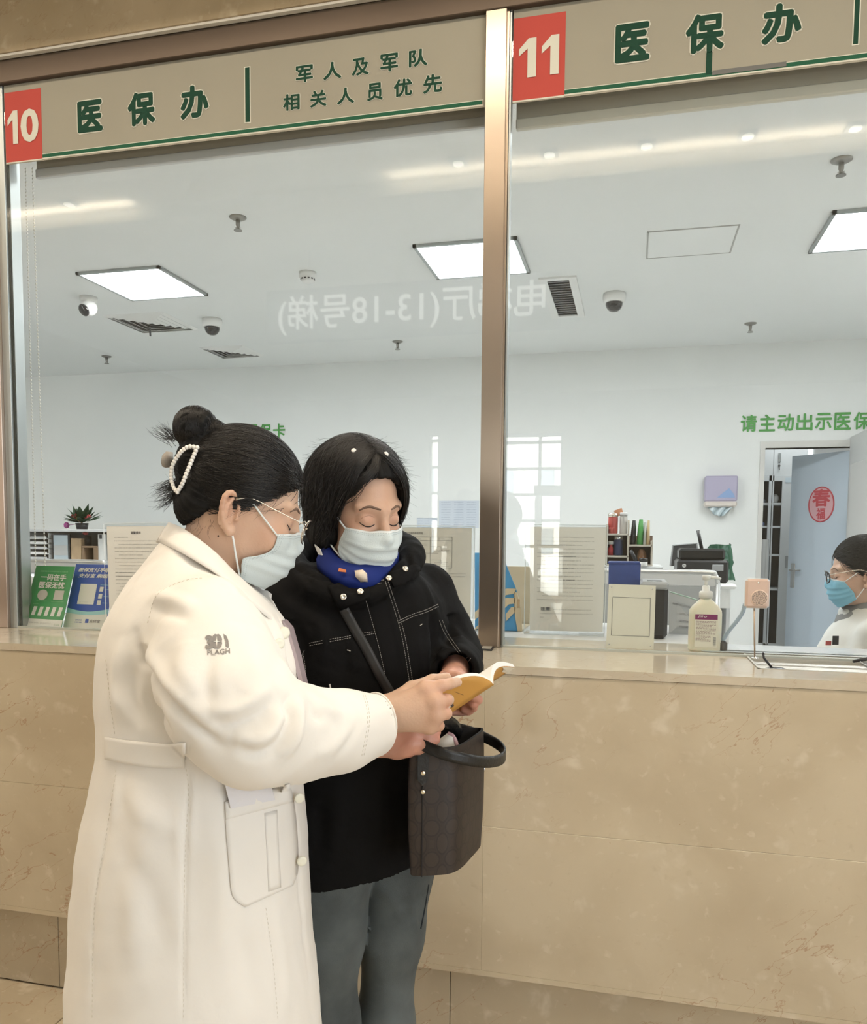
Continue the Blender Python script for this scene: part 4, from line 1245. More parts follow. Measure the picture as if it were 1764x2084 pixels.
V, F = net(coatA_cut, *grid((-1.25, .85, ZHEM_A - .03), (-.25, 1.75, 1.50), .0046))
N = vnormals(V, F)
folds = [
    ([(300, 1268), (316, 1216), (345, 1193), (385, 1179), (418, 1176)], -0.0022, .004), ([(318, 1213), (350, 1222), (395, 1240)], 0.0101, .012), ([(305, 1235), (345, 1246), (390, 1262)], -0.0058, .010),
    ([(418, 1180), (450, 1185), (490, 1210)], 0.0072, .012), ([(276, 1290), (296, 1350), (336, 1416), (398, 1482), (450, 1520)], -0.0145, .010),
    ([(290, 1300), (330, 1380), (380, 1440), (440, 1490)], 0.0087, .014), ([(560, 1250), (585, 1310), (600, 1370)], -0.0072, .010), ([(540, 1230), (570, 1300), (580, 1370)], 0.0058, .012),
    ([(428, 1469), (468, 1474), (525, 1450), (560, 1415)], -0.0101, .011), ([(425, 1450), (470, 1452), (520, 1428), (550, 1395)], 0.0087, .013),
    ([(478, 1520), (525, 1536), (569, 1513), (590, 1466)], -0.0116, .011), ([(470, 1500), (520, 1508), (560, 1486), (580, 1445)], 0.0101, .013),
    ([(597, 1416), (584, 1432), (590, 1466), (570, 1500)], -0.0101, .008), ([(612, 1418), (606, 1450), (600, 1500), (575, 1548)], 0.0116, .012),
    ([(629, 1424), (641, 1452), (660, 1462)], -0.0087, .008), ([(652, 1420), (668, 1445), (700, 1452)], 0.0058, .010), ([(640, 1540), (680, 1520), (720, 1480)], 0.0043, .012), ([(690, 1530), (715, 1500), (735, 1460)], -0.0043, .008),
    ([(428, 1320), (420, 1390), (424, 1440)], -0.0058, .012), ([(380, 1300), (375, 1360), (400, 1420)], 0.0058, .016), ([(500, 1290), (520, 1360), (500, 1420)], 0.0058, .018), ([(470, 1260), (520, 1270), (560, 1300)], -0.0043, .012),
    ([(250, 1290), (238, 1390), (246, 1480)], 0.0072, .016), ([(275, 1330), (268, 1410), (290, 1490)], -0.0072, .014), ([(300, 1400), (320, 1450), (350, 1500)], -0.0072, .012), ([(230, 1400), (260, 1450), (300, 1500)], 0.0043, .012),
    ([(215, 1342), (226, 1443), (234, 1500)], -0.0022, .0035), ([(236, 1560), (216, 1700), (192, 1850), (187, 2080)], -0.0024, .004), ([(380, 1500), (384, 1620), (376, 1760), (373, 2080)], -0.0043, .004),
    ([(392, 1560), (390, 1640), (386, 1740)], 0.0025, .007), ([(366, 1640), (362, 1700), (362, 1780)], 0.0025, .007),
    ([(430, 1600), (446, 1720), (458, 1860), (462, 2060)], 0.0072, .026), ([(300, 1580), (290, 1700), (280, 1850), (270, 2060)], 0.0058, .026), ([(250, 1590), (300, 1660), (380, 1700)], 0.0058, .018), ([(240, 1700), (300, 1820), (340, 1950)], -0.0058, .022),
    ([(470, 1870), (500, 1950), (520, 2070)], -0.0058, .018), ([(540, 1860), (556, 1960), (566, 2080)], -0.0026, .004), ([(556, 1850), (574, 1960), (584, 2080)], 0.0058, .014), ([(596, 1580), (604, 1700), (612, 1820), (630, 2000)], -0.0043, .006),
    ([(400, 1570), (450, 1600), (500, 1640)], -0.0043, .014), ([(240, 1575), (236, 1620), (225, 1680)], 0.0043, .010),
]
V = crease(V, N, folds, coatA)
V = V + N * (.0016 * vnoise(V, 26, 3) + .0010 * vnoise(V, 62, 4) + .0004 * vnoise(V, 140, 5))[:, None]
pk = np.zeros(len(V))
coat = wmesh('white_coat', V, F, M_COAT, nurse, smooth=True)
coat_bvh = BVHTree.FromPolygons(V.tolist(), F.tolist())
# stand-up collar and lapels: a folded band round the neck
ringp = [(343, 1066, 1.400), (366, 1076, 1.345), (396, 1094, 1.325), (438, 1127, 1.318), (478, 1168, 1.325), (514, 1200, 1.345), (545, 1228, 1.370), (572, 1262, 1.40)]
ringf = [(343, 1066, 1.400), (366, 1075, 1.455), (396, 1092, 1.475), (438, 1122, 1.482), (480, 1160, 1.475), (520, 1192, 1.455), (552, 1222, 1.43), (572, 1262, 1.40)]
outp = [(322, 1102, 1.402), (338, 1110, 1.325), (372, 1126, 1.292), (420, 1154, 1.276), (466, 1186, 1.276), (508, 1226, 1.290), (548, 1258, 1.325), (590, 1300, 1.385)]
outf = [(318, 1104, 1.402), (340, 1112, 1.480), (384, 1130, 1.510), (434, 1160, 1.520), (480, 1200, 1.520), (522, 1255, 1.505), (562, 1295, 1.46), (597, 1322, 1.40)]
for k, (a, b, nm) in enumerate(((ringp, outp, 'collar'), (ringf, outf, 'collar'))):
    A = spline([at(*p) for p in a], 26); B = spline([at(*p) for p in b], 26)
    up = np.array([0, 0, .0035])
    rows = []
    for p, q in zip(A, B):
        o_ = (q - p); o_ /= np.linalg.norm(o_)
        rows.append([p - up * 4.0 + o_ * -.004, p - o_ * .004 + up * -.6, p + up * .4, p + o_ * .006 + up * .25, p + (q - p) * .4 + up * .7, p + (q - p) * .75 + up * .5, q])
    MB().sheet(rows).obj(nm, M_COAT, coat, smooth=True, solid=.003)
MB().sheet([[at(500, 1196, 1.44), at(545, 1203, 1.44), at(553, 1210, 1.44)], [at(525, 1232, 1.43), at(548, 1228, 1.43), at(551, 1226, 1.43)], [at(560, 1275, 1.41), at(575, 1262, 1.41), at(578, 1258, 1.41)]]).obj('lapel', M_COAT, coat, smooth=True, solid=.003)
patch('belt', coat_bvh, [(214, 1500), (260, 1507), (300, 1511), (340, 1514), (377, 1513)], [(214, 1545), (260, 1555), (300, 1561), (340, 1564), (375, 1563)], 0, M_COAT, coat, 24, 8, .003, .003)
MB().sheet([[at(216, 1492, 1.41), at(222, 1492, 1.37)], [at(208, 1505, 1.40), at(216, 1512, 1.36)], [at(211, 1516, 1.405), at(218, 1520, 1.37)], [at(214, 1536, 1.41), at(220, 1540, 1.38)]]).obj('belt_loop', M_COAT, coat, smooth=True, solid=.003)
patch('pocket', coat_bvh, [(458, 1632), (460, 1690), (466, 1760), (473, 1822), (498, 1846)], [(590, 1596), (600, 1650), (605, 1710), (606, 1770), (596, 1802)], 0, M_COAT, coat, 20, 14, .0022, .002)
patch('pocket_band', coat_bvh, [(458, 1632), (459, 1650), (460, 1668)], [(590, 1596), (594, 1614), (597, 1632)], 0, M_COAT, coat, 6, 14, .0040, .0016)
patch('seam_strip', coat_bvh, [(538, 1655), (543, 1740), (546, 1815)], [(564, 1648), (568, 1730), (572, 1806)], 0, M_COAT, coat, 14, 5, .0036, .0008)
ce = MB()   # turned-up cuff edge
s_, u_, d_ = frame(cuffA_n)
for off, rr in ((-.0005, .0500),):
    ce.tube([cuffA + cuffA_n * off + rr * (s_ * math.cos(t) + u_ * math.sin(t)) for t in np.linspace(0, 2 * math.pi, 41)[:-1]], .0016, 6, closed=True)
ce.obj('cuff_edge', M_COAT, coat, smooth=True)
for (x, y, d, r) in ((577, 1288, 1.335, .0105), (568, 1310, 1.318, .009), (609, 1624, 1.335, .0085), (614, 1752, 1.335, .0085)):
    p = at(x, y, d); MB().lathe([(0, 0), (r, 0), (r, .002), (r * .8, .0032), (r * .4, .0028), (0, .0026)], p, (-CF[0] + .6, -CF[1], 0), 18).obj('button', mat('coat_button', (.80, .78, .66), rough=.3), coat, smooth=True)
# woven emblem on the sleeve
M_EMB = mat('grey_print', (.26, .24, .225), rough=.8)
decal('printed_number', '3', (418, 1322), (17, -1), (-1, -29), coat_bvh, M_EMB, coat, bold=.07, off=.0010)
ct_, rx_, ry_ = (441, 1305), 11.5, 15.5
petal = []
for t in np.linspace(0, 2 * math.pi, 49)[:-1]:
    k = 1 - .10 * (abs(math.cos(2 * t)) ** 8) if abs(math.cos(2 * t)) > .9 else 1
    petal.append((ct_[0] + rx_ * k * math.cos(t), ct_[1] - ry_ * k * math.sin(t)))
poly_decal('printed_flower', petal, coat_bvh, M_EMB, coat, off=.0010)
star = []
for i in range(8):
    t = i * math.pi / 4; k = 1.0 if i % 2 == 0 else .17; star.append((ct_[0] + rx_ * .72 * k * math.cos(t), ct_[1] - ry_ * .72 * k * math.sin(t)))
poly_decal('printed_star', star, coat_bvh, mat('print_gap', (.84, .81, .75), rough=.8), coat, off=.0016)
poly_decal('printed_stroke', [(455, 1290), (461, 1294), (465, 1304), (466, 1317), (459, 1317), (459, 1305), (456, 1298)], coat_bvh, M_EMB, coat, off=.0010)
decal('printed_letters', 'PLAGH', (422, 1333.5), (46, -4), (0, -10.5), coat_bvh, M_EMB, coat, bold=.012, off=.0010)
sm = MB()
for px in ([(300, 1268), (316, 1216), (345, 1193), (385, 1179), (418, 1176)], [(379, 1565), (384, 1620), (376, 1760), (373, 2080)], [(236, 1566), (216, 1700), (192, 1850), (187, 2080)], [(215, 1342), (226, 1443), (234, 1500)], [(541, 1848), (556, 1960), (566, 2080)], [(742, 1411), (750, 1440), (751, 1480), (740, 1540)], [(738, 1411), (746, 1440), (747, 1480), (736, 1540)], [(216, 1504), (260, 1511), (300, 1515), (374, 1517)], [(216, 1542), (260, 1551), (300, 1557), (373, 1559)]):
    seam_line(sm, coat_bvh, px, .0004, (.004, .0035), 60, .0004)
sm.obj('stitching', mat('cream_thread', (.66, .61, .52), rough=.9), coat)['kind'] = 'stuff'

# body: one continuous figure under the clothes
mcA = [AA(866, 1402, 1.350), AA(884, 1428, 1.345), AA(886, 1454, 1.348), AA(874, 1478, 1.356)]
fgA = [[AA(896, 1396, 1.355), AA(916, 1391, 1.372), AA(931, 1388, 1.388)], [AA(907, 1425, 1.362), AA(912, 1424, 1.390), AA(900, 1424, 1.405)],
       [AA(907, 1452, 1.362), AA(906, 1450, 1.392), AA(892, 1448, 1.405)], [AA(893, 1477, 1.368), AA(891, 1474, 1.392), AA(880, 1472, 1.402)]]
thA = [AA(802, 1434, 1.37), AA(838, 1402, 1.385), AA(880, 1386, 1.405), AA(908, 1380, 1.42)]
WA = AA(783, 1455, 1.362)
WL = AA(652, 1493, 1.447)
mcL = [AA(700, 1478, 1.432), AA(704, 1490, 1.427), AA(703, 1502, 1.430), AA(697, 1513, 1.436)]
fgL = [[AA(728, 1477, 1.424), AA(746, 1480, 1.428), AA(756, 1487, 1.438)], [AA(734, 1491, 1.420), AA(752, 1494, 1.426), AA(760, 1501, 1.437)], [AA(731, 1504, 1.424), AA(747, 1507, 1.431), AA(753, 1513, 1.441)], [AA(720, 1516, 1.432), AA(733, 1519, 1.438), AA(738, 1523, 1.446)]]
thL = [AA(668, 1482, 1.436), AA(694, 1466, 1.424), AA(715, 1462, 1.418), AA(732, 1463, 1.417)]


def bodyA(P):
    d = near(P, HA.c, .24, lambda p: face(HA.loc(p)) * HA.s)
    d = smin(d, cone(P, HA.wld((0, -.022, -.045)), AA(412, 1170, 1.40), .052, .058), .028)
    t = torsoA(P) + .022
    t = np.maximum(t, float(at(400, 1900, 1.4)[2]) - P[:, 2])
    d = smin(d, t, .03)
    d = smin(d, chain(P, [sA[0], sA[2], sA[3], sA[5], WA], [.055, .046, .042, .033, .026], .01), .012)
    d = smin(d, near(P, (WA + mcA[1]) / 2, .17, lambda p: hand(p, WA, mcA, fgA, thA, .0265, .0098, .0115)), .012)
    d = smin(d, chain(P, [sAL[0], sAL[1], sAL[2], sAL[3], WL], [.050, .043, .040, .031, .025], .01), .012)
    d = smin(d, near(P, mcL[1], .17, lambda p: hand(p, WL, mcL, fgL, thL, .024, .0092, .0106)), .012)
    hip = at(400, 1850, 1.4)
    e = np.array([-FA[1], FA[0], 0])
    for s in (-1, 1):
        h = hip + e * s * .09; k = np.array([h[0] + .01, h[1], .48]); a = np.array([h[0] - .01, h[1], .07]); toe = a + np.array([*FA, 0]) * .14 + np.array([0, 0, -.035])
        d = smin(d, chain(P, [h, k, a], [.088, .058, .036], .03), .03); d = smin(d, cone(P, a + np.array([0, 0, -.02]), toe, .036, .026), .02)
    return np.maximum(d, .012 - P[:, 2])


hc = HA.c
gx = axis(-1.05, -.22, .011, ((hc[0] - .13, hc[0] + .17, .0023), (-.45, -.28, .0026)))
gy = axis(.90, 1.80, .011, ((hc[1] - .15, hc[1] + .15, .0023), (1.24, 1.45, .0026)))
gz = axis(0, 1.66, .013, ((1.02, 1.17, .0026), (hc[2] - .16, 1.66, .0023)))
V, F = net(bodyA, gx, gy, gz)
Q = HA.loc(V.astype(np.float32))
skinA = np.tile(np.array([.61, .405, .29]), (len(V), 1))
S_ = Q.copy(); S_[:, 0] = np.abs(S_[:, 0])


def blush(col, S_, V, hands):
    w = .55 * np.exp(-(length(S_ - np.array([.045, .06, -.03])) / .030) ** 2) + .5 * np.exp(-(length(S_ - np.array([.085, -.02, -.006])) / .03) ** 2) + .35 * np.exp(-(length(S_ - np.array([.032, .08, .004])) / .013) ** 2)
    for h in hands: w = w + .55 * np.exp(-(length(V - np.asarray(h)) / .017) ** 2)
    return col * (1 - w[:, None] * np.array([.06, .28, .34]))


skinA = blush(skinA, S_, V, mcA + [f[0] for f in fgA])
body = wmesh('body', V, F, M_SKIN_A, nurse, smooth=True); colored(body, skinA)
MB().ball(trace(bodyA, [(444, 1091)])[0][0], .0016, 8, 6).obj('mole', mat('mole', (.05, .03, .025), rough=.7), body)
face_trim(nurse, HA)
face_mask(nurse, HA, M_MASK, zt=(-.006, -.024), zb=(-.116, -.112), PH=72, prof=(.66, .65, .64, .66, .80, 1.0, .97, .90, .84))
# trousers and shoes (below the picture)
M_TRS = mat('grey_trousers', (.16, .16, .17), rough=.85)
e_ = np.array([-FA[1], FA[0], 0]); hip = at(400, 1850, 1.4)
legs = lambda P: np.minimum(*[chain(P, [hip + e_ * s * .09 + np.array([0, 0, .02]), np.array([*(hip + e_ * s * .09)[:2], .48]) + np.array([.01, 0, 0]), np.array([*(hip + e_ * s * .09)[:2], .09])], [.100, .074, .066], .03) for s in (-1, 1)])
V, F = net(lambda P: np.maximum(legs(P), np.maximum(.075 - P[:, 2], P[:, 2] - .80)), *grid((-1.05, .9, .05), (-.4, 1.6, .84), .009)); wmesh('trousers', V, F, M_TRS, nurse, smooth=True)
for s in (-1, 1):
    a = np.array([*(hip + e_ * s * .09)[:2], 0]); f3 = np.array([*FA, 0]); a = a - f3 * .01
    fn = lambda P: np.maximum(smin(ellip((P - a) @ np.stack([f3, e_, [0, 0, 1]]).T.astype(np.float32), (.055, 0, .035), (.13, .047, .045)), sphere(P, a + np.array([0, 0, .07]), .045), .03), .001 - P[:, 2])
    V, F = net(fn, *grid(a + np.array([-.22, -.22, -.01]), a + np.array([.22, .22, .14]), .007)); wmesh('shoe', V, F, M_WHITE, nurse, smooth=True)

# hair: swept back to a knot
KN, KR = np.array([0, -.113, .094]), np.array([.034, .033, .034])
KN2, KR2 = np.array([0, -.080, .098]), np.array([.030, .022, .020])
GA = np.array([0, -.106, .030])                 # where the hair is gathered
CAPC, CAPR = np.array([0, -.012, .037]), np.array([.0795, .097, .093])
l1a, l1b = np.array([.0765, .064]), np.array([.007, -.001])
n1 = np.array([-(l1a[1] - l1b[1]), (l1a[0] - l1b[0])]); n1 /= np.linalg.norm(n1)
l2a, l2b = np.array([-.020, .012]), np.array([-.067, -.050])
n2 = np.array([-(l2a[1] - l2b[1]), (l2a[0] - l2b[0])]); n2 /= np.linalg.norm(n2)


def hairline(Q):    # > 0 on the scalp
    a = (Q[:, 1] - l1a[0]) * n1[0] + (Q[:, 2] - l1a[1]) * n1[1]; b = (Q[:, 1] - l2a[0]) * n2[0] + (Q[:, 2] - l2a[1]) * n2[1]
    return np.minimum(a, b + 4 * np.maximum(0, Q[:, 1] - l2a[0]))


def S2(Q):
    q = Q.copy(); q[:, 0] = np.abs(q[:, 0]); return q


def capA(P):
    Q = HA.loc(P)
    d = ellip(Q, CAPC, CAPR)
    d = smin(d, ellip(Q, (0, -.070, -.018), (.054, .034, .044)), .03)
    d = smax(d, -hairline(Q).astype(np.float32) + (.0016 * np.sin(Q[:, 0] * 900) + .001 * np.sin(Q[:, 1] * 1300)).astype(np.float32), .006)
    d = smax(d, -ellip(S2(Q), (.082, -.022, -.015), (.016, .022, .036)), .004)
    d = smin(d, ellip(Q, (0, -.104, .050), (.033, .022, .040)), .02)
    d = smin(d, ellip(Q, KN, KR), .008)     # the knot
    d = smin(d, ellip(Q, KN2, KR2), .006)
    return d * HA.s


V, F = net(capA, *grid(hc + np.array([-.22, -.20, -.14]), hc + np.array([.17, .2, .24]), .0028))
N = vnormals(V, F)


def ridges(Qv, g, freq, seed):
    """combed look: waves round the direction the hair is gathered in"""
    g = g / np.linalg.norm(g); s1, u1, _ = frame(g); a = np.arctan2(Qv @ u1, Qv @ s1); rr = np.random.default_rng(seed); o = 0
    for f_ in freq: o = o + np.sin(f_ * a + rr.uniform(0, 6.28) + 6 * rr.normal() * (Qv @ g))
    return o / len(freq)


Qv = HA.loc(V.astype(np.float32)).astype(float) - CAPC
kb = np.exp(-(length(Qv + CAPC - KN) / .045) ** 4) + .6 * np.exp(-(length(Qv + CAPC - KN2) / .025) ** 4)
V = V + N * (kb * (.0034 * vnoise(Qv, 130, 51) + .0016 * vnoise(Qv, 300, 52)))[:, None]
V = V + N * (.0020 * ridges(Qv, GA - CAPC, (23, 31, 47, 62), 3) + .0012 * ridges(Qv, GA - CAPC, (90, 120, 150), 4))[:, None]
cap = wmesh('hair', V, F, M_HAIRB, nurse, smooth=True)


def cap_r(D, C=CAPC, Rr=CAPR): return 1 / length(D / Rr)


def slerp(a, b, t):
    w_ = np.arccos(np.clip((a * b).sum(-1), -.999, .999)); s = np.sin(w_)[:, None, None]; t = t[None, :, None]; w_ = w_[:, None, None]
    return (np.sin((1 - t) * w_) * a[:, None] + np.sin(t * w_) * b[:, None]) / s


def swept(n, G, K=14, seed=1, lift=(.0005, .0035), spread=.22):
    r = np.random.default_rng(seed); D = r.normal(size=(n * 6, 3)); D /= length(D)[:, None]
    pos = CAPC + D * cap_r(D)[:, None]
    hl = hairline(pos); keep = (hl > -.004) & ((hl < .02) | (r.random(len(D)) < .45)); D = D[keep][:n]
    g = (G - CAPC)[None] + r.normal(size=(len(D), 3)) * spread * .08; g /= length(g)[:, None]
    t = np.linspace(0, 1, K); X = slerp(D, g, t)
    rad = cap_r(X.reshape(-1, 3)).reshape(len(D), K)
    return CAPC + X * (rad + r.uniform(*lift, size=(len(D), 1)) + .0015 * np.sin(t * math.pi)[None] * r.random((len(D), 1)))[..., None]


hp = swept(6500, GA, seed=1)
hairs('hair_strands', HA.wld(hp.reshape(-1, 3)).reshape(hp.shape), M_HAIR, nurse, .00042, .00030)
# knot: coiled strands; tail and flyaway ends
r = np.random.default_rng(5); kn = []
for i in range(1500):
    c, R3 = (KN, KR) if i % 4 else (KN2, KR2); R3 = R3 * r.uniform(1.0, 1.06)
    ax_ = np.array([.3, 1, .5]) + r.normal(size=3) * .25; ax_ /= np.linalg.norm(ax_); s1, u1, _ = frame(ax_); h = r.uniform(-.8, .8); a0 = r.uniform(0, 6.28)
    t = a0 + np.linspace(0, 2.4, 14); q = (math.sqrt(1 - h * h) * (np.cos(t)[:, None] * s1 + np.sin(t)[:, None] * u1) + h * ax_) * R3 + c; kn.append(q)
kn = np.array(kn)
hairs('bun_strands', HA.wld(kn.reshape(-1, 3)).reshape(kn.shape), M_HAIR, nurse, .0004, .0003)
tl = []
for (x0, y0, x1, y1, n, sp, d) in ((352, 898, 312, 873, 26, 9, 1.36), (356, 886, 330, 862, 18, 7, 1.36), (362, 990, 322, 1008, 60, 14, 1.36), (366, 1000, 326, 1030, 50, 10, 1.37), (360, 980, 318, 996, 30, 6, 1.36)):
    for i in range(n):
        a = at(x0 + r.normal() * 5, y0 + r.normal() * 5, d + r.normal() * .012); b = at(x1 + r.normal() * sp, y1 + r.normal() * sp * .7, d + r.normal() * .02); m_ = (a + b) / 2 + np.array([0, 0, r.normal() * .004])
        tl.append(spline([a, m_, b], 8))
hairs('loose_ends', np.array(tl), M_HAIR, nurse, .00045, .00008)
fl = []
st0 = np.c_[r.uniform(510, 600, 10), r.uniform(1000, 1012, 10)]; sa = trace(lambda P: np.minimum(bodyA(P), capA(P)), st0, off=.001)[0]
en0 = st0 + np.c_[-r.uniform(20, 80, 10), r.uniform(15, 60, 10)]; ea = trace(bodyA, en0, off=.003)[0]
for a, b in zip(sa, ea): fl.append(spline([a, (a + b) / 2 + np.array([.010, -.006, -.004]) * r.uniform(.2, 1), b], 10))
st0 = np.c_[r.uniform(395, 440, 14), r.uniform(1050, 1075, 14)]; sa = trace(lambda P: np.minimum(bodyA(P), capA(P)), st0)[0]; ea = trace(bodyA, st0 + np.c_[r.uniform(-18, 12, 14), r.uniform(14, 34, 14)], off=.002)[0]
for a, b in zip(sa, ea): fl.append(spline([a, (a + b) / 2 + r.normal(size=3) * .003, b], 10))
for i in range(110):     # loose hairs over the crown
    q = hp[r.integers(len(hp))]; k = r.integers(1, 7); a = q[k]; o_ = (a - CAPC) / np.linalg.norm(a - CAPC); L_ = r.uniform(.02, .05); tg = q[k + 3] - q[k]; tg /= np.linalg.norm(tg)
    fl.append(HA.wld(spline([a, a + tg * L_ * .5 + o_ * L_ * .14, a + tg * L_ + o_ * L_ * r.uniform(.05, .3)], 10)))
hairs('flyaway_hair', np.array(fl), M_HAIR, nurse, .00022, .00008)
# pearl claw clip
clip = MB()
both = lambda P: np.minimum(capA(P), bodyA(P))
sp_ = [(402, 911), (396, 925), (388, 945), (380, 964), (373, 982), (362, 1002)]
hit, ok = trace(both, sp_, off=.004); dm = float(np.median(((hit[ok] - CAMP) @ CF))) - .002
ad = lambda x, y: at(x, y, dm + .0007 * max(0, 378 - x))
arc = spline([ad(x, y) for x, y in ((402, 911), (386, 909), (372, 917), (361, 931), (352, 947), (349, 962), (350, 979), (355, 994), (362, 1002))], 40)
strt = spline([ad(x, y) for x, y in sp_], 40)
clip.tube(arc, .0016, 6).tube(strt, .0016, 6)
ck = clip.obj('hair_clip', M_GOLD, nurse, smooth=True)
prl = None
for P, n in ((resample(arc, 20), 20), (resample(strt, 15)[1:-1], 13)):
    for p in P:
        q = p - CF * .0018
        if prl is None: prl = MB().ball(ORG[nurse.name], .0037, 10, 8).obj('pearl', M_PEARL, ck, smooth=True); o = prl
        else: o = prl.copy(); C.objects.link(o); o.parent = ck
        o.location = q - ORG[nurse.name]
MB().sheet([[at(352, 922, 1.40), at(338, 920, 1.395), at(331, 928, 1.39)], [at(352, 934, 1.385), at(334, 936, 1.375), at(328, 940, 1.375)], [at(350, 950, 1.39), at(336, 951, 1.385), at(330, 948, 1.385)]]).obj('claw', mat('clear_beige_plastic', (.50, .44, .37), rough=.4, alpha=.8), ck, smooth=True, solid=.003)
# glasses
gl = MB()
for s in (-1, 1):
    gl.tube([HA.wld((s * .034 + .023 * math.cos(t), .1105 - .010 * abs(math.cos(t)) * (1 if math.cos(t) * s > 0 else .2), -.004 + .0205 * math.sin(t))) for t in np.linspace(0, 2 * math.pi, 29)[:-1]], .0010, 6, closed=True)
gl.tube([HA.wld(q) for q in ((-.011, .110, .002), (0, .1135, .005), (.011, .110, .002))], .0010, 6)
gs = gl.obj('glasses', M_GOLD, nurse, smooth=True)
for s in (-1, 1):
    MB().tube(spline([HA.wld(q) for q in ((s * .057, .102, .004), (s * .066, .094, .006), (s * .0735, .050, .010), (s * .0775, .008, .014), (s * .079, -.016, .004))], 20), .0009, 6).obj('temple', M_GOLD, gs, smooth=True)
    P = [HA.wld((s * .034 + .0225 * math.cos(t), .1100 - .009 * abs(math.cos(t)) * (1 if math.cos(t) * s > 0 else .2), -.004 + .020 * math.sin(t))) for t in np.linspace(0, 2 * math.pi, 25)[:-1]]
    MB().add(P, [tuple(range(24))]).obj('lens', M_ACRYL, gs)
# identity badge on the chest
MB().prism([at(574, 1262, 1.37), at(588, 1278, 1.37), at(604, 1335, 1.37), at(625, 1424, 1.37), at(617, 1424, 1.37), at(596, 1340, 1.37)], CF * .045).obj('identity_badge', mat('pink_badge', (.44, .36, .38), rough=.3), nurse)
# ------------------------------------------------------------------ woman in the black jacket
M_JKT = mat('black_cotton_jacket', (.0055, .0052, .0052), rough=.8, spec=.12, bump=(70, .25, 6))
M_STITCH = mat('pale_thread', (.42, .40, .36), rough=.8)
M_JEAN = mat('washed_denim', (.088, .100, .100), rough=.85, noise=(6, .55), bump=(420, .25))
M_BLUE = mat('royal_blue_scarf', (.010, .024, .16), rough=.7, spec=.2)
EL = np.array([.83, .55]); FB = np.array([.55, -.83])
visitor = thing('person', 'woman in a black stitched jacket and jeans, standing at the counter reading the brochure', 'person', (at(740, 1900, 1.70)[0], at(740, 1900, 1.70)[1], 0))
HB = Head(at(727, 1035, 1.625), (.80, -.60), R_(-17), R_(-3), 1.075, .90)
torsoB = loft_rows([(1105, 690, 780, 1.69, .075), (1135, 668, 802, 1.69, .090), (1165, 612, 855, 1.685, .115), (1195, 566, 892, 1.68, .130), (1240, 548, 914, 1.68, .142), (1320, 546, 918, 1.68, .150), (1420, 546, 920, 1.68, .150), (1550, 548, 908, 1.68, .150), (1680, 546, 892, 1.68, .148), (1772, 548, 886, 1.68, .145), (1820, 548, 885, 1.68, .142)], EL, 1.68)
ZH1, ZH2 = float(at(660, 1778, 1.62)[2]), float(at(820, 1756, 1.62)[2])
sBL = [AA(862, 1212, 1.775), AA(896, 1290, 1.775), AA(922, 1338, 1.755), AA(927, 1358, 1.66), AA(926, 1368, 1.575)]
rBL = [.072, .066, .060, .052, .046]
sBR = [AA(602, 1215, 1.64), AA(604, 1320, 1.625), AA(626, 1420, 1.60), AA(692, 1482, 1.545), AA(745, 1508, 1.485)]
rBR = [.062, .057, .054, .048, .044]
cufB, cufBn = sBL[4] + (sBL[3] - sBL[4]) * .25, (sBL[4] - sBL[3]) / np.linalg.norm(sBL[4] - sBL[3])
cufR, cufRn = sBR[4] + (sBR[3] - sBR[4]) * .1, (sBR[4] - sBR[3]) / np.linalg.norm(sBR[4] - sBR[3])
HOOD = spline([at(x, y, d) for x, y, d in ((596, 1165, 1.63), (640, 1196, 1.560), (700, 1222, 1.535), (770, 1206, 1.55), (822, 1160, 1.62), (836, 1128, 1.70), (800, 1108, 1.78), (720, 1100, 1.81), (640, 1115, 1.77), (598, 1140, 1.70), (596, 1165, 1.63))], 30).astype(np.float32)
HOODR = np.interp(np.linspace(0, 10, 30), range(11), [.032, .028, .018, .016, .024, .031, .034, .034, .034, .033, .032])


def jacket(P):
    x = (P - at(660, 1778, 1.62).astype(np.float32)) @ CR.astype(np.float32)
    zh = ZH1 + np.clip(x / float((at(820, 1756, 1.62) - at(660, 1778, 1.62)) @ CR), -.3, 1.6) * (ZH2 - ZH1)
    t = np.maximum(torsoB(P), zh - P[:, 2])
    a = smax(chain(P, sBL, rBL, .025), (P - cufB) @ cufBn.astype(np.float32), .006)
    b = smax(chain(P, sBR, rBR, .025), (P - cufR) @ cufRn.astype(np.float32), .006)
    k = np.where(P[:, 2] > float(at(800, 1250, 1.7)[2]), .04, .008).astype(np.float32)
    h = np.clip(.5 + .5 * (a - t) / k, 0, 1); d = a + (t - a) * h - k * h * (1 - h)
    h = np.clip(.5 + .5 * (b - d) / k, 0, 1); d = b + (d - b) * h - k * h * (1 - h)
    d = smin(d, chain(P, HOOD, HOODR, .0), .018)
    return d


NB = AA(728, 1160, 1.68)


def jacket_cut(P):
    d = jacket(P)
    d = smax(d, -cone(P, NB + np.float32([0, 0, -.01]), AA(742, 1085, 1.60), .062, .088), .008)
    d = smax(d, -cone(P, cufB - cufBn * .02, cufB + cufBn * .03, .036, .037), .003)
    d = smax(d, -cone(P, cufR - cufRn * .02, cufR + cufRn * .03, .036, .037), .003)
    d = smax(d, -np.maximum(torsoB(P) + .010, P[:, 2] - ZH1 - .10), .002)
    return d


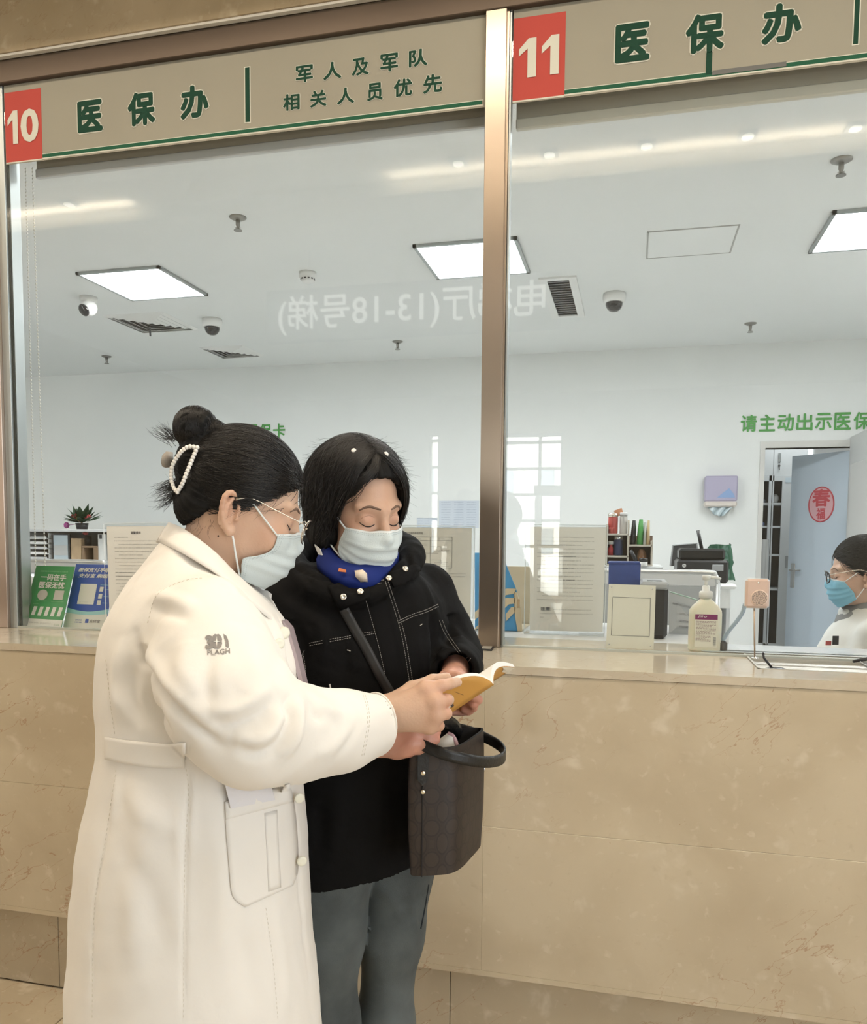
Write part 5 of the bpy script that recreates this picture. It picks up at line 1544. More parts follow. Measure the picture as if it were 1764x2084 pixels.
V, F = net(jacket_cut, *grid((-.95, 1.25, .66), (-.08, 2.02, 1.50), .0050))
N = vnormals(V, F)
foldsB = [
    ([(600, 1150), (640, 1172), (700, 1190)], -.006, .006), ([(608, 1112), (600, 1150), (640, 1195)], -.006, .007), ([(820, 1120), (835, 1150), (820, 1185)], -.006, .007), ([(785, 1210), (800, 1260), (828, 1400)], .003, .006), ([(745, 1222), (762, 1290), (786, 1400)], -.003, .005),
    ([(640, 1250), (660, 1300), (655, 1380)], .006, .014), ([(600, 1260), (615, 1320), (618, 1380)], -.006, .012), ([(860, 1180), (880, 1230), (900, 1280)], .005, .012), ([(880, 1240), (885, 1300), (882, 1350)], -.010, .010),
    ([(905, 1262), (930, 1290), (950, 1310)], .006, .010), ([(895, 1295), (925, 1315), (958, 1330)], -.007, .008), ([(888, 1330), (920, 1345), (962, 1350)], .008, .009), ([(893, 1352), (920, 1362), (965, 1362)], -.006, .006),
    ([(840, 1270), (850, 1330), (845, 1390)], .004, .014), ([(870, 1290), (868, 1340), (872, 1380)], .004, .010), ([(700, 1300), (705, 1360), (690, 1400)], -.004, .012), ([(680, 1560), (690, 1650), (680, 1740)], .006, .02), ([(760, 1560), (770, 1650), (775, 1740)], .006, .02), ([(640, 1600), (650, 1700), (640, 1770)], -.004, .018),
]
V = crease(V, N, foldsB, jacket)
V = V + N * (.0014 * vnoise(V, 34, 13) + .0008 * vnoise(V, 85, 14))[:, None]
jk = wmesh('black_jacket', V, F, M_JKT, visitor, smooth=True)
jk_bvh = BVHTree.FromPolygons(V.tolist(), F.tolist())
st = MB()
DA = (.0030, .0016)
for px in ([(784, 1183), (793, 1211), (808, 1259), (820, 1306), (834, 1392)], [(790, 1184), (799, 1211), (814, 1258), (826, 1305), (840, 1390)], [(745, 1223), (760, 1276), (772, 1321), (784, 1376)], [(748, 1187), (765, 1183), (782, 1180)], [(748, 1191), (764, 1188), (780, 1186)],
           [(812, 1263), (840, 1250), (867, 1241), (892, 1229)], [(812, 1268), (840, 1255), (867, 1246), (893, 1234)], [(629, 1309), (659, 1303)], [(671, 1301), (702, 1296), (718, 1292)], [(736, 1289), (762, 1285)], [(630, 1314), (660, 1308)], [(671, 1306), (702, 1300), (718, 1297)], [(736, 1294), (762, 1289)],
           [(894, 1263), (906, 1291), (936, 1333)], [(900, 1262), (912, 1290), (940, 1331)], [(951, 1337), (943, 1350), (940, 1367)], [(958, 1339), (950, 1352), (946, 1368)], [(619, 1324), (613, 1336), (609, 1348)], [(616, 1330), (620, 1350), (622, 1372)]):
    seam_line(st, jk_bvh, px, .00045, DA, 40, .0008)
for px in ([(706, 1323), (713, 1325)], [(855, 1273), (859, 1270)]): seam_line(st, jk_bvh, px, .0010, None, 4, .0012)
st.obj('white_stitching', M_STITCH, jk)['kind'] = 'stuff'
MB().tube(trace(jk_bvh, [(671, 1392), (673, 1402), (675, 1412)], off=.002)[0], .0026, 6).obj('zip_pull', M_CHROME, jk)
fl_ = patch('storm_flap', jk_bvh, [(668, 1192), (678, 1218), (690, 1241)], [(748, 1176), (752, 1198), (753, 1219)], 0, M_JKT, jk, 8, 10, .004, .003)
patch('collar_flap', jk_bvh, [(790, 1166), (796, 1182), (802, 1196)], [(848, 1146), (856, 1160), (842, 1180)], 0, M_JKT, jk, 8, 8, .004, .003)
for (x, y, o) in ((699, 1215, .0062), (733, 1204, .0062), (824, 1158, .006), (791, 1177, .003)):
    p = trace(jk_bvh, [(x, y)], off=o)[0][0]; nv_ = grad(jacket, np.array([p], np.float32))[0]
    MB().lathe([(.0018, .002), (.0030, .0035), (.0058, .003), (.0064, .001), (.0064, 0)], p, nv_, 18).obj('snap_button', mat('silver_snap', (.78, .72, .62), rough=.25, metal=1), jk, smooth=True)
# scarf
sc = MB()
RING = [(655, 1128, 1.60), (672, 1150, 1.575), (706, 1166, 1.555), (740, 1170, 1.55), (772, 1160, 1.565), (792, 1138, 1.60), (800, 1115, 1.65), (770, 1100, 1.72), (720, 1098, 1.74), (668, 1108, 1.68)]
A = spline([at(*p) for p in RING + RING[:1]], 40)
ctr = A.mean(0)
rows = []
for p in A:
    o_ = p - ctr; o_[2] = 0; o_ /= np.linalg.norm(o_)
    rows.append([p - o_ * .020 + np.array([0, 0, .014]), p - o_ * .010 + np.array([0, 0, .018]), p + np.array([0, 0, .008]), p + o_ * .010 + np.array([0, 0, -.010]), p + o_ * .008 + np.array([0, 0, -.03])])
MB().sheet(rows).obj('blue_scarf', M_BLUE, visitor, smooth=True, solid=.003)
MB().sheet([[at(722, 1162, 1.54), at(738, 1160, 1.538), at(746, 1168, 1.54)], [at(724, 1174, 1.535), at(738, 1172, 1.53), at(747, 1178, 1.535)], [at(734, 1184, 1.54), at(742, 1183, 1.537), at(748, 1184, 1.54)]]).obj('scarf_tip', mat('cream_scarf_print', (.66, .58, .48), rough=.6), visitor, smooth=True, solid=.003)
MB().sheet([[at(690, 1156, 1.548), at(704, 1160, 1.546)], [at(688, 1163, 1.546), at(704, 1165, 1.544)]]).obj('scarf_stripe', mat('orange_print', (.55, .16, .05), rough=.6), visitor, solid=.002)
MB().sheet([[at(640, 1108, 1.605), at(652, 1118, 1.59)], [at(648, 1128, 1.60), at(656, 1130, 1.588)]]).obj('inner_collar', M_PAPER, visitor, solid=.002)

# jeans
hpB = at(735, 1740, 1.68)
jl = [AA(672, 1750, 1.66), AA(662, 1900, 1.655), AA(659, 2090, 1.66)]
jr = [AA(806, 1750, 1.75), AA(797, 1900, 1.735), AA(782, 2090, 1.745)]
def down(p, z): return np.array([p[0], p[1], z], np.float32)
jl += [down(jl[2] + [0, -.01, 0], .07)]; jr += [down(jr[2] + [0, -.01, 0], .07)]


def jeans(P):
    a = chain(P, jl, [.094, .072, .064, .072], .05); b = chain(P, jr, [.090, .060, .056, .068], .05)
    d = smin(a, b, .006)
    d = smin(d, np.maximum(torsoB(P) + .028, float(at(700, 1700, 1.68)[2]) - P[:, 2]), .05)
    return np.maximum(np.maximum(d, P[:, 2] - float(at(700, 1560, 1.68)[2])), .055 - P[:, 2])


V, F = net(jeans, *grid((-.95, 1.35, .04), (-.15, 2.0, 1.02), .0068))
N = vnormals(V, F)
V = crease(V, N, [([(640, 1790), (690, 1800), (735, 1785)], -.003, .01), ([(760, 1800), (800, 1830), (830, 1900)], .004, .012), ([(836, 1800), (842, 1860), (850, 1900)], .004, .006), ([(760, 1920), (790, 1935), (830, 1930)], -.003, .010), ([(650, 1930), (680, 1945), (710, 1930)], -.003, .010)], jeans)
V = V + N * (.0016 * vnoise(V * np.array([1, 1, .4]), 40, 23))[:, None]
js = wmesh('jeans', V, F, M_JEAN, visitor, smooth=True)
sj = MB()
seam_line(sj, jeans, [(872, 1800), (864, 1850), (856, 1890)], .0016, None, 20, .0)
sj.obj('side_seam', mat('dark_seam', (.012, .015, .018), rough=.9), js)
for a in (jl[3], jr[3]):
    f3 = np.array([*FB, 0]); l3 = np.array([*EL, 0]); a = np.array([a[0], a[1], 0]) + f3 * .02
    fn = lambda P: np.maximum(smin(ellip((P - a) @ np.stack([f3, l3, [0, 0, 1]]).T.astype(np.float32), (.04, 0, .035), (.13, .046, .045)), sphere(P, a + np.array([-.02, -.0, .075]), .045), .03), .001 - P[:, 2])
    V, F = net(fn, *grid(a + np.array([-.22, -.22, -.01]), a + np.array([.22, .22, .15]), .007)); wmesh('shoe', V, F, M_BLACK, visitor, smooth=True)

# body
WB = AA(922, 1388, 1.575)                      # left hand, behind the open brochure
mcB = [AA(935, 1392, 1.520), AA(950, 1408, 1.525), AA(956, 1424, 1.535), AA(954, 1438, 1.550)]
fgB = [[AA(952, 1396, 1.498), AA(966, 1404, 1.512), AA(962, 1414, 1.528)], [AA(962, 1416, 1.508), AA(972, 1424, 1.520), AA(960, 1432, 1.530)],
       [AA(963, 1432, 1.520), AA(962, 1440, 1.532), AA(944, 1444, 1.535)], [AA(952, 1446, 1.540), AA(938, 1449, 1.545), AA(922, 1450, 1.545)]]
thB = [AA(916, 1382, 1.560), AA(904, 1380, 1.530), AA(916, 1376, 1.495), AA(934, 1376, 1.475)]
WR = AA(768, 1506, 1.455)                      # right hand, under the spine
mcR = [AA(842, 1500, 1.425), AA(836, 1513, 1.42), AA(824, 1523, 1.425), AA(808, 1528, 1.435)]
fgR = [[AA(872, 1500, 1.425), AA(886, 1490, 1.435), AA(884, 1478, 1.45)], [AA(866, 1513, 1.42), AA(884, 1505, 1.43), AA(886, 1492, 1.445)],
       [AA(852, 1524, 1.425), AA(874, 1518, 1.435), AA(878, 1506, 1.45)], [AA(834, 1530, 1.435), AA(856, 1527, 1.445), AA(862, 1516, 1.455)]]
thR = [AA(790, 1496, 1.44), AA(830, 1484, 1.425), AA(862, 1478, 1.420), AA(888, 1468, 1.418)]


def bodyB(P):
    d = near(P, HB.c, .24, lambda p: face(HB.loc(p)) * HB.s)
    d = smin(d, cone(P, HB.wld((0, -.022, -.045)), AA(728, 1175, 1.69), .054, .062), .028)
    t = np.maximum(torsoB(P) + .03, float(at(700, 1700, 1.68)[2]) - P[:, 2])
    d = smin(d, t, .03)
    d = smin(d, chain(P, [sBL[0], sBL[1], sBL[2], sBL[3], WB], [.05, .043, .038, .031, .025], .01), .012)
    d = smin(d, near(P, (WB + mcB[1]) / 2, .17, lambda p: hand(p, WB, mcB, fgB, thB, .024, .0092, .0108)), .012)
    d = smin(d, chain(P, [sBR[0], sBR[1], sBR[2], sBR[3], WR], [.05, .043, .040, .032, .026], .01), .012)
    d = smin(d, near(P, (WR + mcR[1]) / 2, .17, lambda p: hand(p, WR, mcR, fgR, thR, .025, .0094, .0112)), .012)
    d = smin(d, chain(P, [j for j in jl], [.075, .055, .045, .034], .02), .03); d = smin(d, chain(P, [j for j in jr], [.075, .046, .042, .034], .02), .03)
    return np.maximum(d, .012 - P[:, 2])


hb = HB.c
gx = axis(-.98, -.10, .011, ((hb[0] - .15, hb[0] + .15, .0023), (-.43, -.27, .0026)))
gy = axis(1.25, 2.02, .011, ((hb[1] - .16, hb[1] + .14, .0023), (1.33, 1.55, .0026)))
gz = axis(0, 1.66, .013, ((1.03, 1.17, .0026), (hb[2] - .16, 1.66, .0023)))
V, F = net(bodyB, gx, gy, gz)
Q = HB.loc(V.astype(np.float32)); S_ = Q.copy(); S_[:, 0] = np.abs(S_[:, 0])
sk = blush(np.tile(np.array([.585, .37, .265]), (len(V), 1)), S_, V, mcR + [f[1] for f in fgR] + [f[0] for f in fgB])
low = np.clip((1.30 - V[:, 2]) / .05, 0, 1)[:, None]
sk = sk * (1 - low * np.array([.02, .17, .14]))
bo = wmesh('body', V, F, mat('warm_skin', (.66, .43, .32), rough=.45, sss=.12, attr='tint', bump=(220, .12)), visitor, smooth=True); colored(bo, sk)
face_trim(visitor, HB)
face_mask(visitor, HB, M_MASK, zt=(-.011, -.017), PH=60, prof=(.84, .90, .98, 1.0, .90))
for s in (-1, 1):
    MB().ball(HB.wld((s * .077, .003, -.034)), .0032, 10, 8).ball(HB.wld((s * .0775, .003, -.041)), .0026, 10, 8).obj('earring', M_PEARL, visitor, smooth=True)

# bobbed wavy hair
WC, WRD = np.array([.006, .120, -.046]), np.array([.078, .100, .122])
BC, BR = np.array([0, -.014, .034]), np.array([.0915, .109, .098])


def window(Q):
    q = Q - WC; x = q[:, 0] * .99 - q[:, 2] * .10; z = q[:, 2] * .99 + q[:, 0] * .10
    return (((np.abs(x) / WRD[0]) ** 3 + (np.abs(q[:, 1]) / WRD[1]) ** 4 + (np.abs(z) / WRD[2]) ** 3) ** .3 - 1) * .075


def capB(P):
    Q = HB.loc(P)
    d = ellip(Q, BC, BR)
    S = Q.copy(); S[:, 0] = np.abs(S[:, 0])
    d = smin(d, ellip(S, (.066, -.020, -.035), (.026, .050, .052)), .03)
    d = smin(d, ellip(Q, (0, -.075, -.030), (.070, .036, .055)), .03)
    d = smax(d, -window(Q).astype(np.float32), .008)
    return d * HB.s


V, F = net(capB, *grid(hb + np.array([-.17, -.19, -.17]), hb + np.array([.18, .17, .19]), .0030))
N = vnormals(V, F)
Qv = HB.loc(V.astype(np.float32)).astype(float) - BC
V = V + N * (.0024 * ridges(Qv, np.array([.15, .25, 1.0]), (13, 19, 29, 37), 5) + .0014 * ridges(Qv, np.array([.15, .25, 1.0]), (60, 85, 110), 6) + .0018 * vnoise(V, 60, 31))[:, None]
wmesh('hair', V, F, M_HAIRB, visitor, smooth=True)
r = np.random.default_rng(11); hs_ = []
capBl = lambda q: capB(HB.wld(q).astype(np.float32)) / HB.s
n = 7000; K = 16
sd = np.where(r.random(n) < .55, -1.0, 1.0)
D0 = np.stack([.10 + sd * r.uniform(.0, .10, n), r.uniform(-.55, .62, n), np.full(n, .8)], 1); D0 /= length(D0)[:, None]
psi = R_(58) + (np.pi - R_(58)) * r.random(n); fr = np.clip((D0[:, 1] + .2) / .8, 0, 1); psi = psi * (1 - .55 * fr) + R_(62) * .55 * fr
el = R_(-12) - R_(42) * r.random(n)
D1 = np.stack([sd * np.sin(psi) * np.cos(el), np.cos(psi) * np.cos(el), np.sin(el)], 1)
t = np.linspace(0, 1, K); X = slerp(D0, D1, t)
ph0 = r.uniform(0, 6.28, (n, 1)); wv = .06 * np.sin(ph0 + t[None] * 7) * t[None]
X = X + np.stack([np.zeros((n, K)), wv, .5 * wv], -1) + r.normal(size=(n, 1, 3)) * .012; X /= np.sqrt((X ** 2).sum(-1))[..., None]
rad = 1 / np.sqrt(((X / BR) ** 2).sum(-1)); rad = rad * (1 + .10 * np.clip(-X[..., 2] - .1, 0, 1)) + r.uniform(.0004, .005, (n, 1)) + .016 * (r.random((n, 1)) ** 5) * t[None] ** 2
G = BC + X * rad[..., None]
# keep the face clear
w_ = window(G.reshape(-1, 3)).reshape(n, K)
G = G[(w_ > -.004).all(1)]
hairs('hair_strands', HB.wld(G.reshape(-1, 3)).reshape(G.shape), M_HAIR, visitor, .00045, .00025)
fz = []
lk = []      # forelocks drawn from the parting across the corners of the forehead
for i in range(420):
    s_ = 1 if i % 3 else -1
    P = np.array([[.004 + r.normal() * .004, .048 + r.normal() * .012, .125], [s_ * .030 + r.normal() * .004, .078 + r.normal() * .004, .094 + r.normal() * .005], [s_ * .062 + r.normal() * .003, .062 + r.normal() * .004, .056 + r.normal() * .006], [s_ * .082 + r.normal() * .002, .030 + r.normal() * .006, .012 + r.normal() * .01], [s_ * .087, .006 + r.normal() * .012, -.04 + r.normal() * .012]])
    D_ = spline(P, 16) - BC; D_ /= length(D_)[:, None]; lk.append(HB.wld(BC + D_ * (1 / length(D_ / BR) + r.uniform(-.002, .0035))[:, None]))
hairs('forelock', np.array(lk), M_HAIR, visitor, .00045, .00025)
for i in range(620):
    q = G[r.integers(len(G))]; k = r.integers(3, 12); a = q[k]; o_ = a - BC; o_ /= np.linalg.norm(o_); tg = q[min(k + 2, K - 1)] - q[k]; tg /= np.linalg.norm(tg) + 1e-9
    L_ = r.uniform(.012, .045); fz.append(HB.wld(spline([a, a + tg * L_ * .5 + o_ * L_ * .22, a + tg * L_ * .9 + o_ * L_ * r.uniform(.3, .7)], 8)))
for i in range(420):     # ends flicking out at the sides
    q = G[r.integers(len(G))]; k = K - r.integers(2, 5); a = q[k]; o_ = a - BC; o_[2] *= .3; o_ /= np.linalg.norm(o_); tg = q[K - 1] - q[k - 1]; tg /= np.linalg.norm(tg) + 1e-9
    L_ = r.uniform(.02, .05); fz.append(HB.wld(spline([a, a + tg * L_ * .5 + o_ * L_ * .16, a + tg * L_ * .85 + o_ * L_ * r.uniform(.35, .8) + r.normal(size=3) * .003], 8)))
hairs('flyaway_hair', np.array(fz), M_HAIR, visitor, .00030, .00008)
gh = []
for i in range(26):
    a = np.array([-.012 + r.normal() * .003, .052 + r.normal() * .004, .118]); b = np.array([-.060 + r.normal() * .006, .058 + r.normal() * .006, .052 + r.normal() * .008]); P = spline([a, (a + b) / 2 + np.array([-.004, .012, .012]), b], 12)
    D_ = P - BC; D_ /= length(D_)[:, None]; gh.append(HB.wld(BC + D_ * (1 / length(D_ / BR) + .0045)[:, None]))
hairs('grey_hair', np.array(gh), mat('grey_strand', (.30, .28, .26), rough=.4), visitor, .00025, .00015)
for (x, y) in ((720, 918), (785, 925)):
    p = trace(capB, [(x, y)], off=.003)[0][0]; e = thing_ = MB().ball(p, .0055, 14, 10).obj('hair_pin', M_PEARL, visitor, smooth=True)
    MB().tube([p + np.array([-.010, 0, -.004]), p, p + np.array([.004, 0, -.002])], .0016, 6).obj('pin_stem', M_LASH, e)
# ------------------------------------------------------------------ clerk seated behind the right-hand window
M_JACK = mat('white_jacket', (.70, .70, .67), rough=.75, bump=(60, .2, 6))
FC = np.array([-.97, .16])
clerk = thing('person', 'seated clerk in a white jacket with blue mask and black glasses behind the right window', 'person', (at(1800, 1400, 3.05)[0], at(1800, 1400, 3.05)[1], OFL))
HCk = Head(at(1751, 1166, 3.0), FC, R_(-8), 0, 1.06)
ck_b = at(1770, 1300, 3.05); EC = np.array([-FC[1], FC[0]])
torC = Loft([(.58, ck_b[0] + .03, ck_b[1], .17, .19), (.66, ck_b[0] + .02, ck_b[1], .165, .19), (.85, ck_b[0] - .01, ck_b[1], .165, .18), (1.0, ck_b[0] - .02, ck_b[1], .170, .19), (1.09, ck_b[0] - .01, ck_b[1], .135, .185), (1.16, ck_b[0] - .005, ck_b[1], .085, .12), (1.20, ck_b[0] - .01, ck_b[1], .062, .07)], FC)
shC = [ck_b + np.array([*(EC * s * .185), 0]) for s in (-1, 1)]
for q in shC: q[2] = 1.085
elC = [q + np.array([-.06, 0, -.24]) for q in shC]; wrC = [q + np.array([-.24, -s * .05, .08]) for q, s in zip(elC, (-1, 1))]
hipC = [np.array([ck_b[0] + .02, ck_b[1] + s * .09, .66]) for s in (-1, 1)]; knC = [q + np.array([-.40, 0, .0]) for q in hipC]; anC = [q + np.array([-.02, 0, -.42]) for q in knC]


def shirtC(P):
    d = torC(P)
    for a, b, c in zip(shC, elC, wrC): d = smin(d, chain(P, [a, b, c], [.066, .056, .046], .02), .03)
    nb = np.array([ck_b[0] - .02, ck_b[1], 1.165], np.float32)
    d = smin(d, smax(chain(P, [nb + np.float32([.07 * math.cos(t), .075 * math.sin(t), .012 * math.cos(t)]) for t in np.linspace(0, 6.283, 13)], [.026] * 13), -9 + 0 * P[:, 0], .01), .015)
    return smax(d, -cone(P, nb + np.float32([0, 0, -.02]), nb + np.float32([-.01, 0, .1]), .048, .062), .008)


V, F = net(shirtC, *grid((ck_b[0] - .50, ck_b[1] - .32, .54), (ck_b[0] + .30, ck_b[1] + .32, 1.26), .0085))
N = vnormals(V, F); V = V + N * (.003 * vnoise(V, 22, 41) + .0012 * vnoise(V, 60, 42))[:, None]
wmesh('white_jacket', V, F, M_JACK, clerk, smooth=True)
# grey scarf and lapels over the jacket
nb = np.array([ck_b[0] - .02, ck_b[1], 1.175])
rows = []
for t in np.linspace(0, 2 * math.pi, 33):
    o_ = np.array([math.cos(t), math.sin(t), 0]); drop = .05 * max(0, -math.cos(t)) ** 2
    rows.append([nb + o_ * .060 + np.array([0, 0, .045 - drop * .4]), nb + o_ * .078 + np.array([0, 0, .034 - drop * .6]), nb + o_ * .098 + np.array([0, 0, .0 - drop]), nb + o_ * .112 + np.array([0, 0, -.03 - drop * 1.6])])
MB().sheet(rows).obj('grey_collar', mat('grey_knit', (.24, .245, .25), rough=.9, bump=(200, .4)), clerk, smooth=True, solid=.006)
V, F = net(lambda P: np.minimum(*[smin(cone(P, a, b, .085, .065), cone(P, b, c, .062, .045), .03) for a, b, c in zip(hipC, knC, anC)]), *grid((ck_b[0] - .50, ck_b[1] - .22, .18), (ck_b[0] + .16, ck_b[1] + .22, .78), .012)); wmesh('trousers', V, F, mat('dark_trousers', (.03, .03, .035), rough=.8), clerk, smooth=True)
for a in anC:
    fn = lambda P: np.maximum(ellip(P, a + np.array([-.05, 0, -.05]), (.12, .045, .05)), OFL + .001 - P[:, 2]); V, F = net(fn, *grid(a + np.array([-.2, -.08, -.1]), a + np.array([.1, .08, .05]), .010)); wmesh('shoe', V, F, M_BLACK, clerk, smooth=True)
hnd = []
for w_, s in zip(wrC, (-1, 1)):
    mc = [w_ + np.array([-.075, (k - 1.5) * .018, -.005 - .004 * abs(k - 1.5)]) for k in range(4)]
    fg = [[m + np.array([-.035, 0, -.004]), m + np.array([-.058, 0, -.018]), m + np.array([-.068, 0, -.034])] for m in mc]
    th = [w_ + np.array([-.02, -s * .012, -.008]), w_ + np.array([-.05, -s * .034, -.012]), w_ + np.array([-.078, -s * .040, -.018])]
    hnd.append((w_, mc, fg, th))


def bodyC(P):
    d = near(P, HCk.c, .24, lambda p: face(HCk.loc(p)) * HCk.s)
    d = smin(d, cone(P, HCk.wld((0, -.022, -.045)), (ck_b[0], ck_b[1], 1.13), .050, .058), .025)
    d = smin(d, torC(P) + .02, .03)
    for a, b, c in zip(shC, elC, wrC): d = smin(d, chain(P, [a, b, c], [.05, .042, .026], .01), .01)
    for w_, mc, fg, th in hnd: d = smin(d, near(P, mc[1], .17, lambda p: hand(p, w_, mc, fg, th, .023, .0086, .010)), .01)
    for a, b, c in zip(hipC, knC, anC): d = smin(d, chain(P, [a, b, c, c + np.array([-.09, 0, -.055])], [.07, .05, .034, .026], .01), .02)
    return d


hc_ = HCk.c
gx = axis(ck_b[0] - .56, ck_b[0] + .24, .013, ((hc_[0] - .16, hc_[0] + .14, .0034), (wrC[0][0] - .17, wrC[0][0] + .02, .0045)))
gy = axis(ck_b[1] - .34, ck_b[1] + .34, .013, ((hc_[1] - .12, hc_[1] + .12, .0034), (wrC[0][1] - .07, wrC[0][1] + .07, .0045), (wrC[1][1] - .07, wrC[1][1] + .07, .0045)))
gz = axis(.16, hc_[2] + .2, .014, ((hc_[2] - .16, hc_[2] + .2, .0034), (wrC[0][2] - .06, wrC[0][2] + .05, .0045)))
V, F = net(bodyC, gx, gy, gz)
Q = HCk.loc(V.astype(np.float32)); S_ = Q.copy(); S_[:, 0] = np.abs(S_[:, 0])
b3 = wmesh('body', V, F, M_SKIN_A, clerk, smooth=True); colored(b3, blush(np.tile(np.array([.60, .40, .30]), (len(V), 1)), S_, V, []))
face_trim(clerk, HCk)
face_mask(clerk, HCk, mat('blue_surgical_mask', (.22, .50, .66), rough=.75), zt=(-.004, -.020), zb=(-.113, -.086), PH=74, prof=(.68, .80, .92, .95))


def capC(P):
    Q = HCk.loc(P); d = ellip(Q, CAPC, CAPR)
    d = smax(d, -hairline(Q).astype(np.float32), .006)
    d = smax(d, -ellip(S2(Q), (.080, -.020, -.002), (.016, .020, .036)), .004)
    d = smin(d, ellip(Q, (0, -.100, .020), (.034, .030, .034)), .02)
    d = smin(d, ellip(Q, (0, -.118, -.050), (.026, .022, .070)), .02)
    return d * HCk.s


V, F = net(capC, *grid(hc_ - .2, hc_ + .2, .0042)); N = vnormals(V, F)
Qv = HCk.loc(V.astype(np.float32)).astype(float) - CAPC; V = V + N * (.0022 * ridges(Qv, np.array([0, -.1, .0]), (23, 31, 47), 8))[:, None]
wmesh('hair', V, F, M_HAIRB, clerk, smooth=True)
hp3 = swept(1800, np.array([0, -.100, .02]), K=10, seed=8)
hairs('hair_strands', HCk.wld(hp3.reshape(-1, 3)).reshape(hp3.shape), M_HAIR, clerk, .0006, .0004)
gl = MB()
for s in (-1, 1):
    gl.tube([HCk.wld((s * .034 + .024 * math.copysign(abs(math.cos(t)) ** .7, math.cos(t)), .1105 - .010 * abs(math.cos(t)) * (1 if math.cos(t) * s > 0 else .2), -.002 + .020 * math.copysign(abs(math.sin(t)) ** .7, math.sin(t)))) for t in np.linspace(0, 2 * math.pi, 29)[:-1]], .0022, 6, closed=True)
gl.tube([HCk.wld(q) for q in ((-.011, .110, .004), (0, .1135, .007), (.011, .110, .004))], .0018, 6)
g3 = gl.obj('glasses', M_BLACK, clerk, smooth=True)
for s in (-1, 1):
    MB().tube(spline([HCk.wld(q) for q in ((s * .058, .102, .006), (s * .068, .094, .008), (s * .074, .050, .012), (s * .0785, .008, .014), (s * .080, -.016, .004))], 16), .0014, 6).obj('temple', M_GOLD, g3, smooth=True)
p = trace(shirtC, [(1700, 1303)], off=.004)[0][0]
MB().obox(p, CR * .011, CF * .002, (0, 0, .016), .001).obj('name_clip', M_BLACK, clerk)
MB().obox(p + np.array([-.022, .004, -.012]), CR * .010, CF * .002, (0, 0, .008), .001).obj('pin', mat('red_pin', (.5, .08, .08), rough=.5), clerk)
# office chair
oc = thing('office_chair', 'dark office chair under the seated clerk', 'chair', (ck_b[0] + .05, ck_b[1], OFL))
M_CH = mat('charcoal_mesh_fabric', (.03, .03, .033), rough=.8)
MB().box((ck_b[0] - .20, ck_b[1] - .24, .53), (ck_b[0] + .24, ck_b[1] + .24, .575), .02).obj('seat', M_CH, oc)
MB().box((ck_b[0] + .23, ck_b[1] - .21, .66), (ck_b[0] + .27, ck_b[1] + .21, 1.08), .018).obj('backrest', M_CH, oc)
MB().box((ck_b[0] + .235, ck_b[1] - .03, .54), (ck_b[0] + .262, ck_b[1] + .03, .68), .006).obj('back_bracket', M_BLACK, oc)
MB().tube([(ck_b[0] + .03, ck_b[1], .25), (ck_b[0] + .03, ck_b[1], .53)], .028, 14).obj('gas_lift', M_DGREY, oc, smooth=True)
for k in range(5):
    a = k * 2 * math.pi / 5 + .3; e = np.array([ck_b[0] + .03 + .29 * math.cos(a), ck_b[1] + .29 * math.sin(a), .21])
    MB().tube([(ck_b[0] + .03, ck_b[1], .255), e], [.026, .018], 8).obj('leg', M_DGREY, oc, smooth=True)
    MB().lathe([(0, -.012), (.029, -.012), (.029, .012), (0, .012)], e + np.array([0, 0, -.031]), (math.sin(a), -math.cos(a), 0), 14).obj('caster', M_BLACK, oc)
# ------------------------------------------------------------------ things held by the two women
# brochure: opened, its cover turned to the camera
M_COVER = mat('ochre_cover', (.56, .29, .065), rough=.45)
S1, S2_, A1, A2 = at(1004, 1393, 1.470), at(866, 1484, 1.432), at(903, 1391, 1.405), at(766, 1482, 1.372)
bk = thing('brochure', 'open ochre brochure held up between the two women', 'brochure', (S1 + S2_) / 2)
nb_ = np.cross(A1 - S1, S2_ - S1); nb_ /= np.linalg.norm(nb_)
if nb_ @ CF > 0: nb_ = -nb_          # towards the camera
upb = np.array([0, 0, 1.0])


def leafgrid(Sa, Sb, Ea, Eb, bul, n=13, m=9, off=0.0, nn=None):
    G = []
    for i in range(m):
        s = i / (m - 1); a = Sa + (Sb - Sa) * s; b = Ea + (Eb - Ea) * s; row = []
        for j in range(n):
            t = j / (n - 1); row.append(a + (b - a) * t + bul * math.sin(math.pi * t ** .8) + nn * off)
        G.append(row)
    return G


bul = upb * .018 + nb_ * .006
g0 = leafgrid(S1, S2_, A1, A2, bul, off=.0, nn=nb_); g1 = leafgrid(S1, S2_, A1, A2, bul * 1.1, off=-.0075, nn=nb_)
MB().sheet(leafgrid(S1, S2_, A1, A2, bul, off=.0008, nn=nb_)).obj('back_cover', M_COVER, bk, smooth=True, solid=.0006)


def block(g0, g1, name, m):
    mb = MB(); mb.sheet(g0); mb.sheet([r_[::-1] for r_ in g1]); R0, R1 = g0[0], g1[0]; mb.sheet([R0, R1]); mb.sheet([g0[-1], g1[-1]]); mb.sheet([[r_[0] for r_ in g0], [r_[0] for r_ in g1]]); mb.sheet([[r_[-1] for r_ in g0], [r_[-1] for r_ in g1]])
    return mb.obj(name, m, bk, smooth=False)


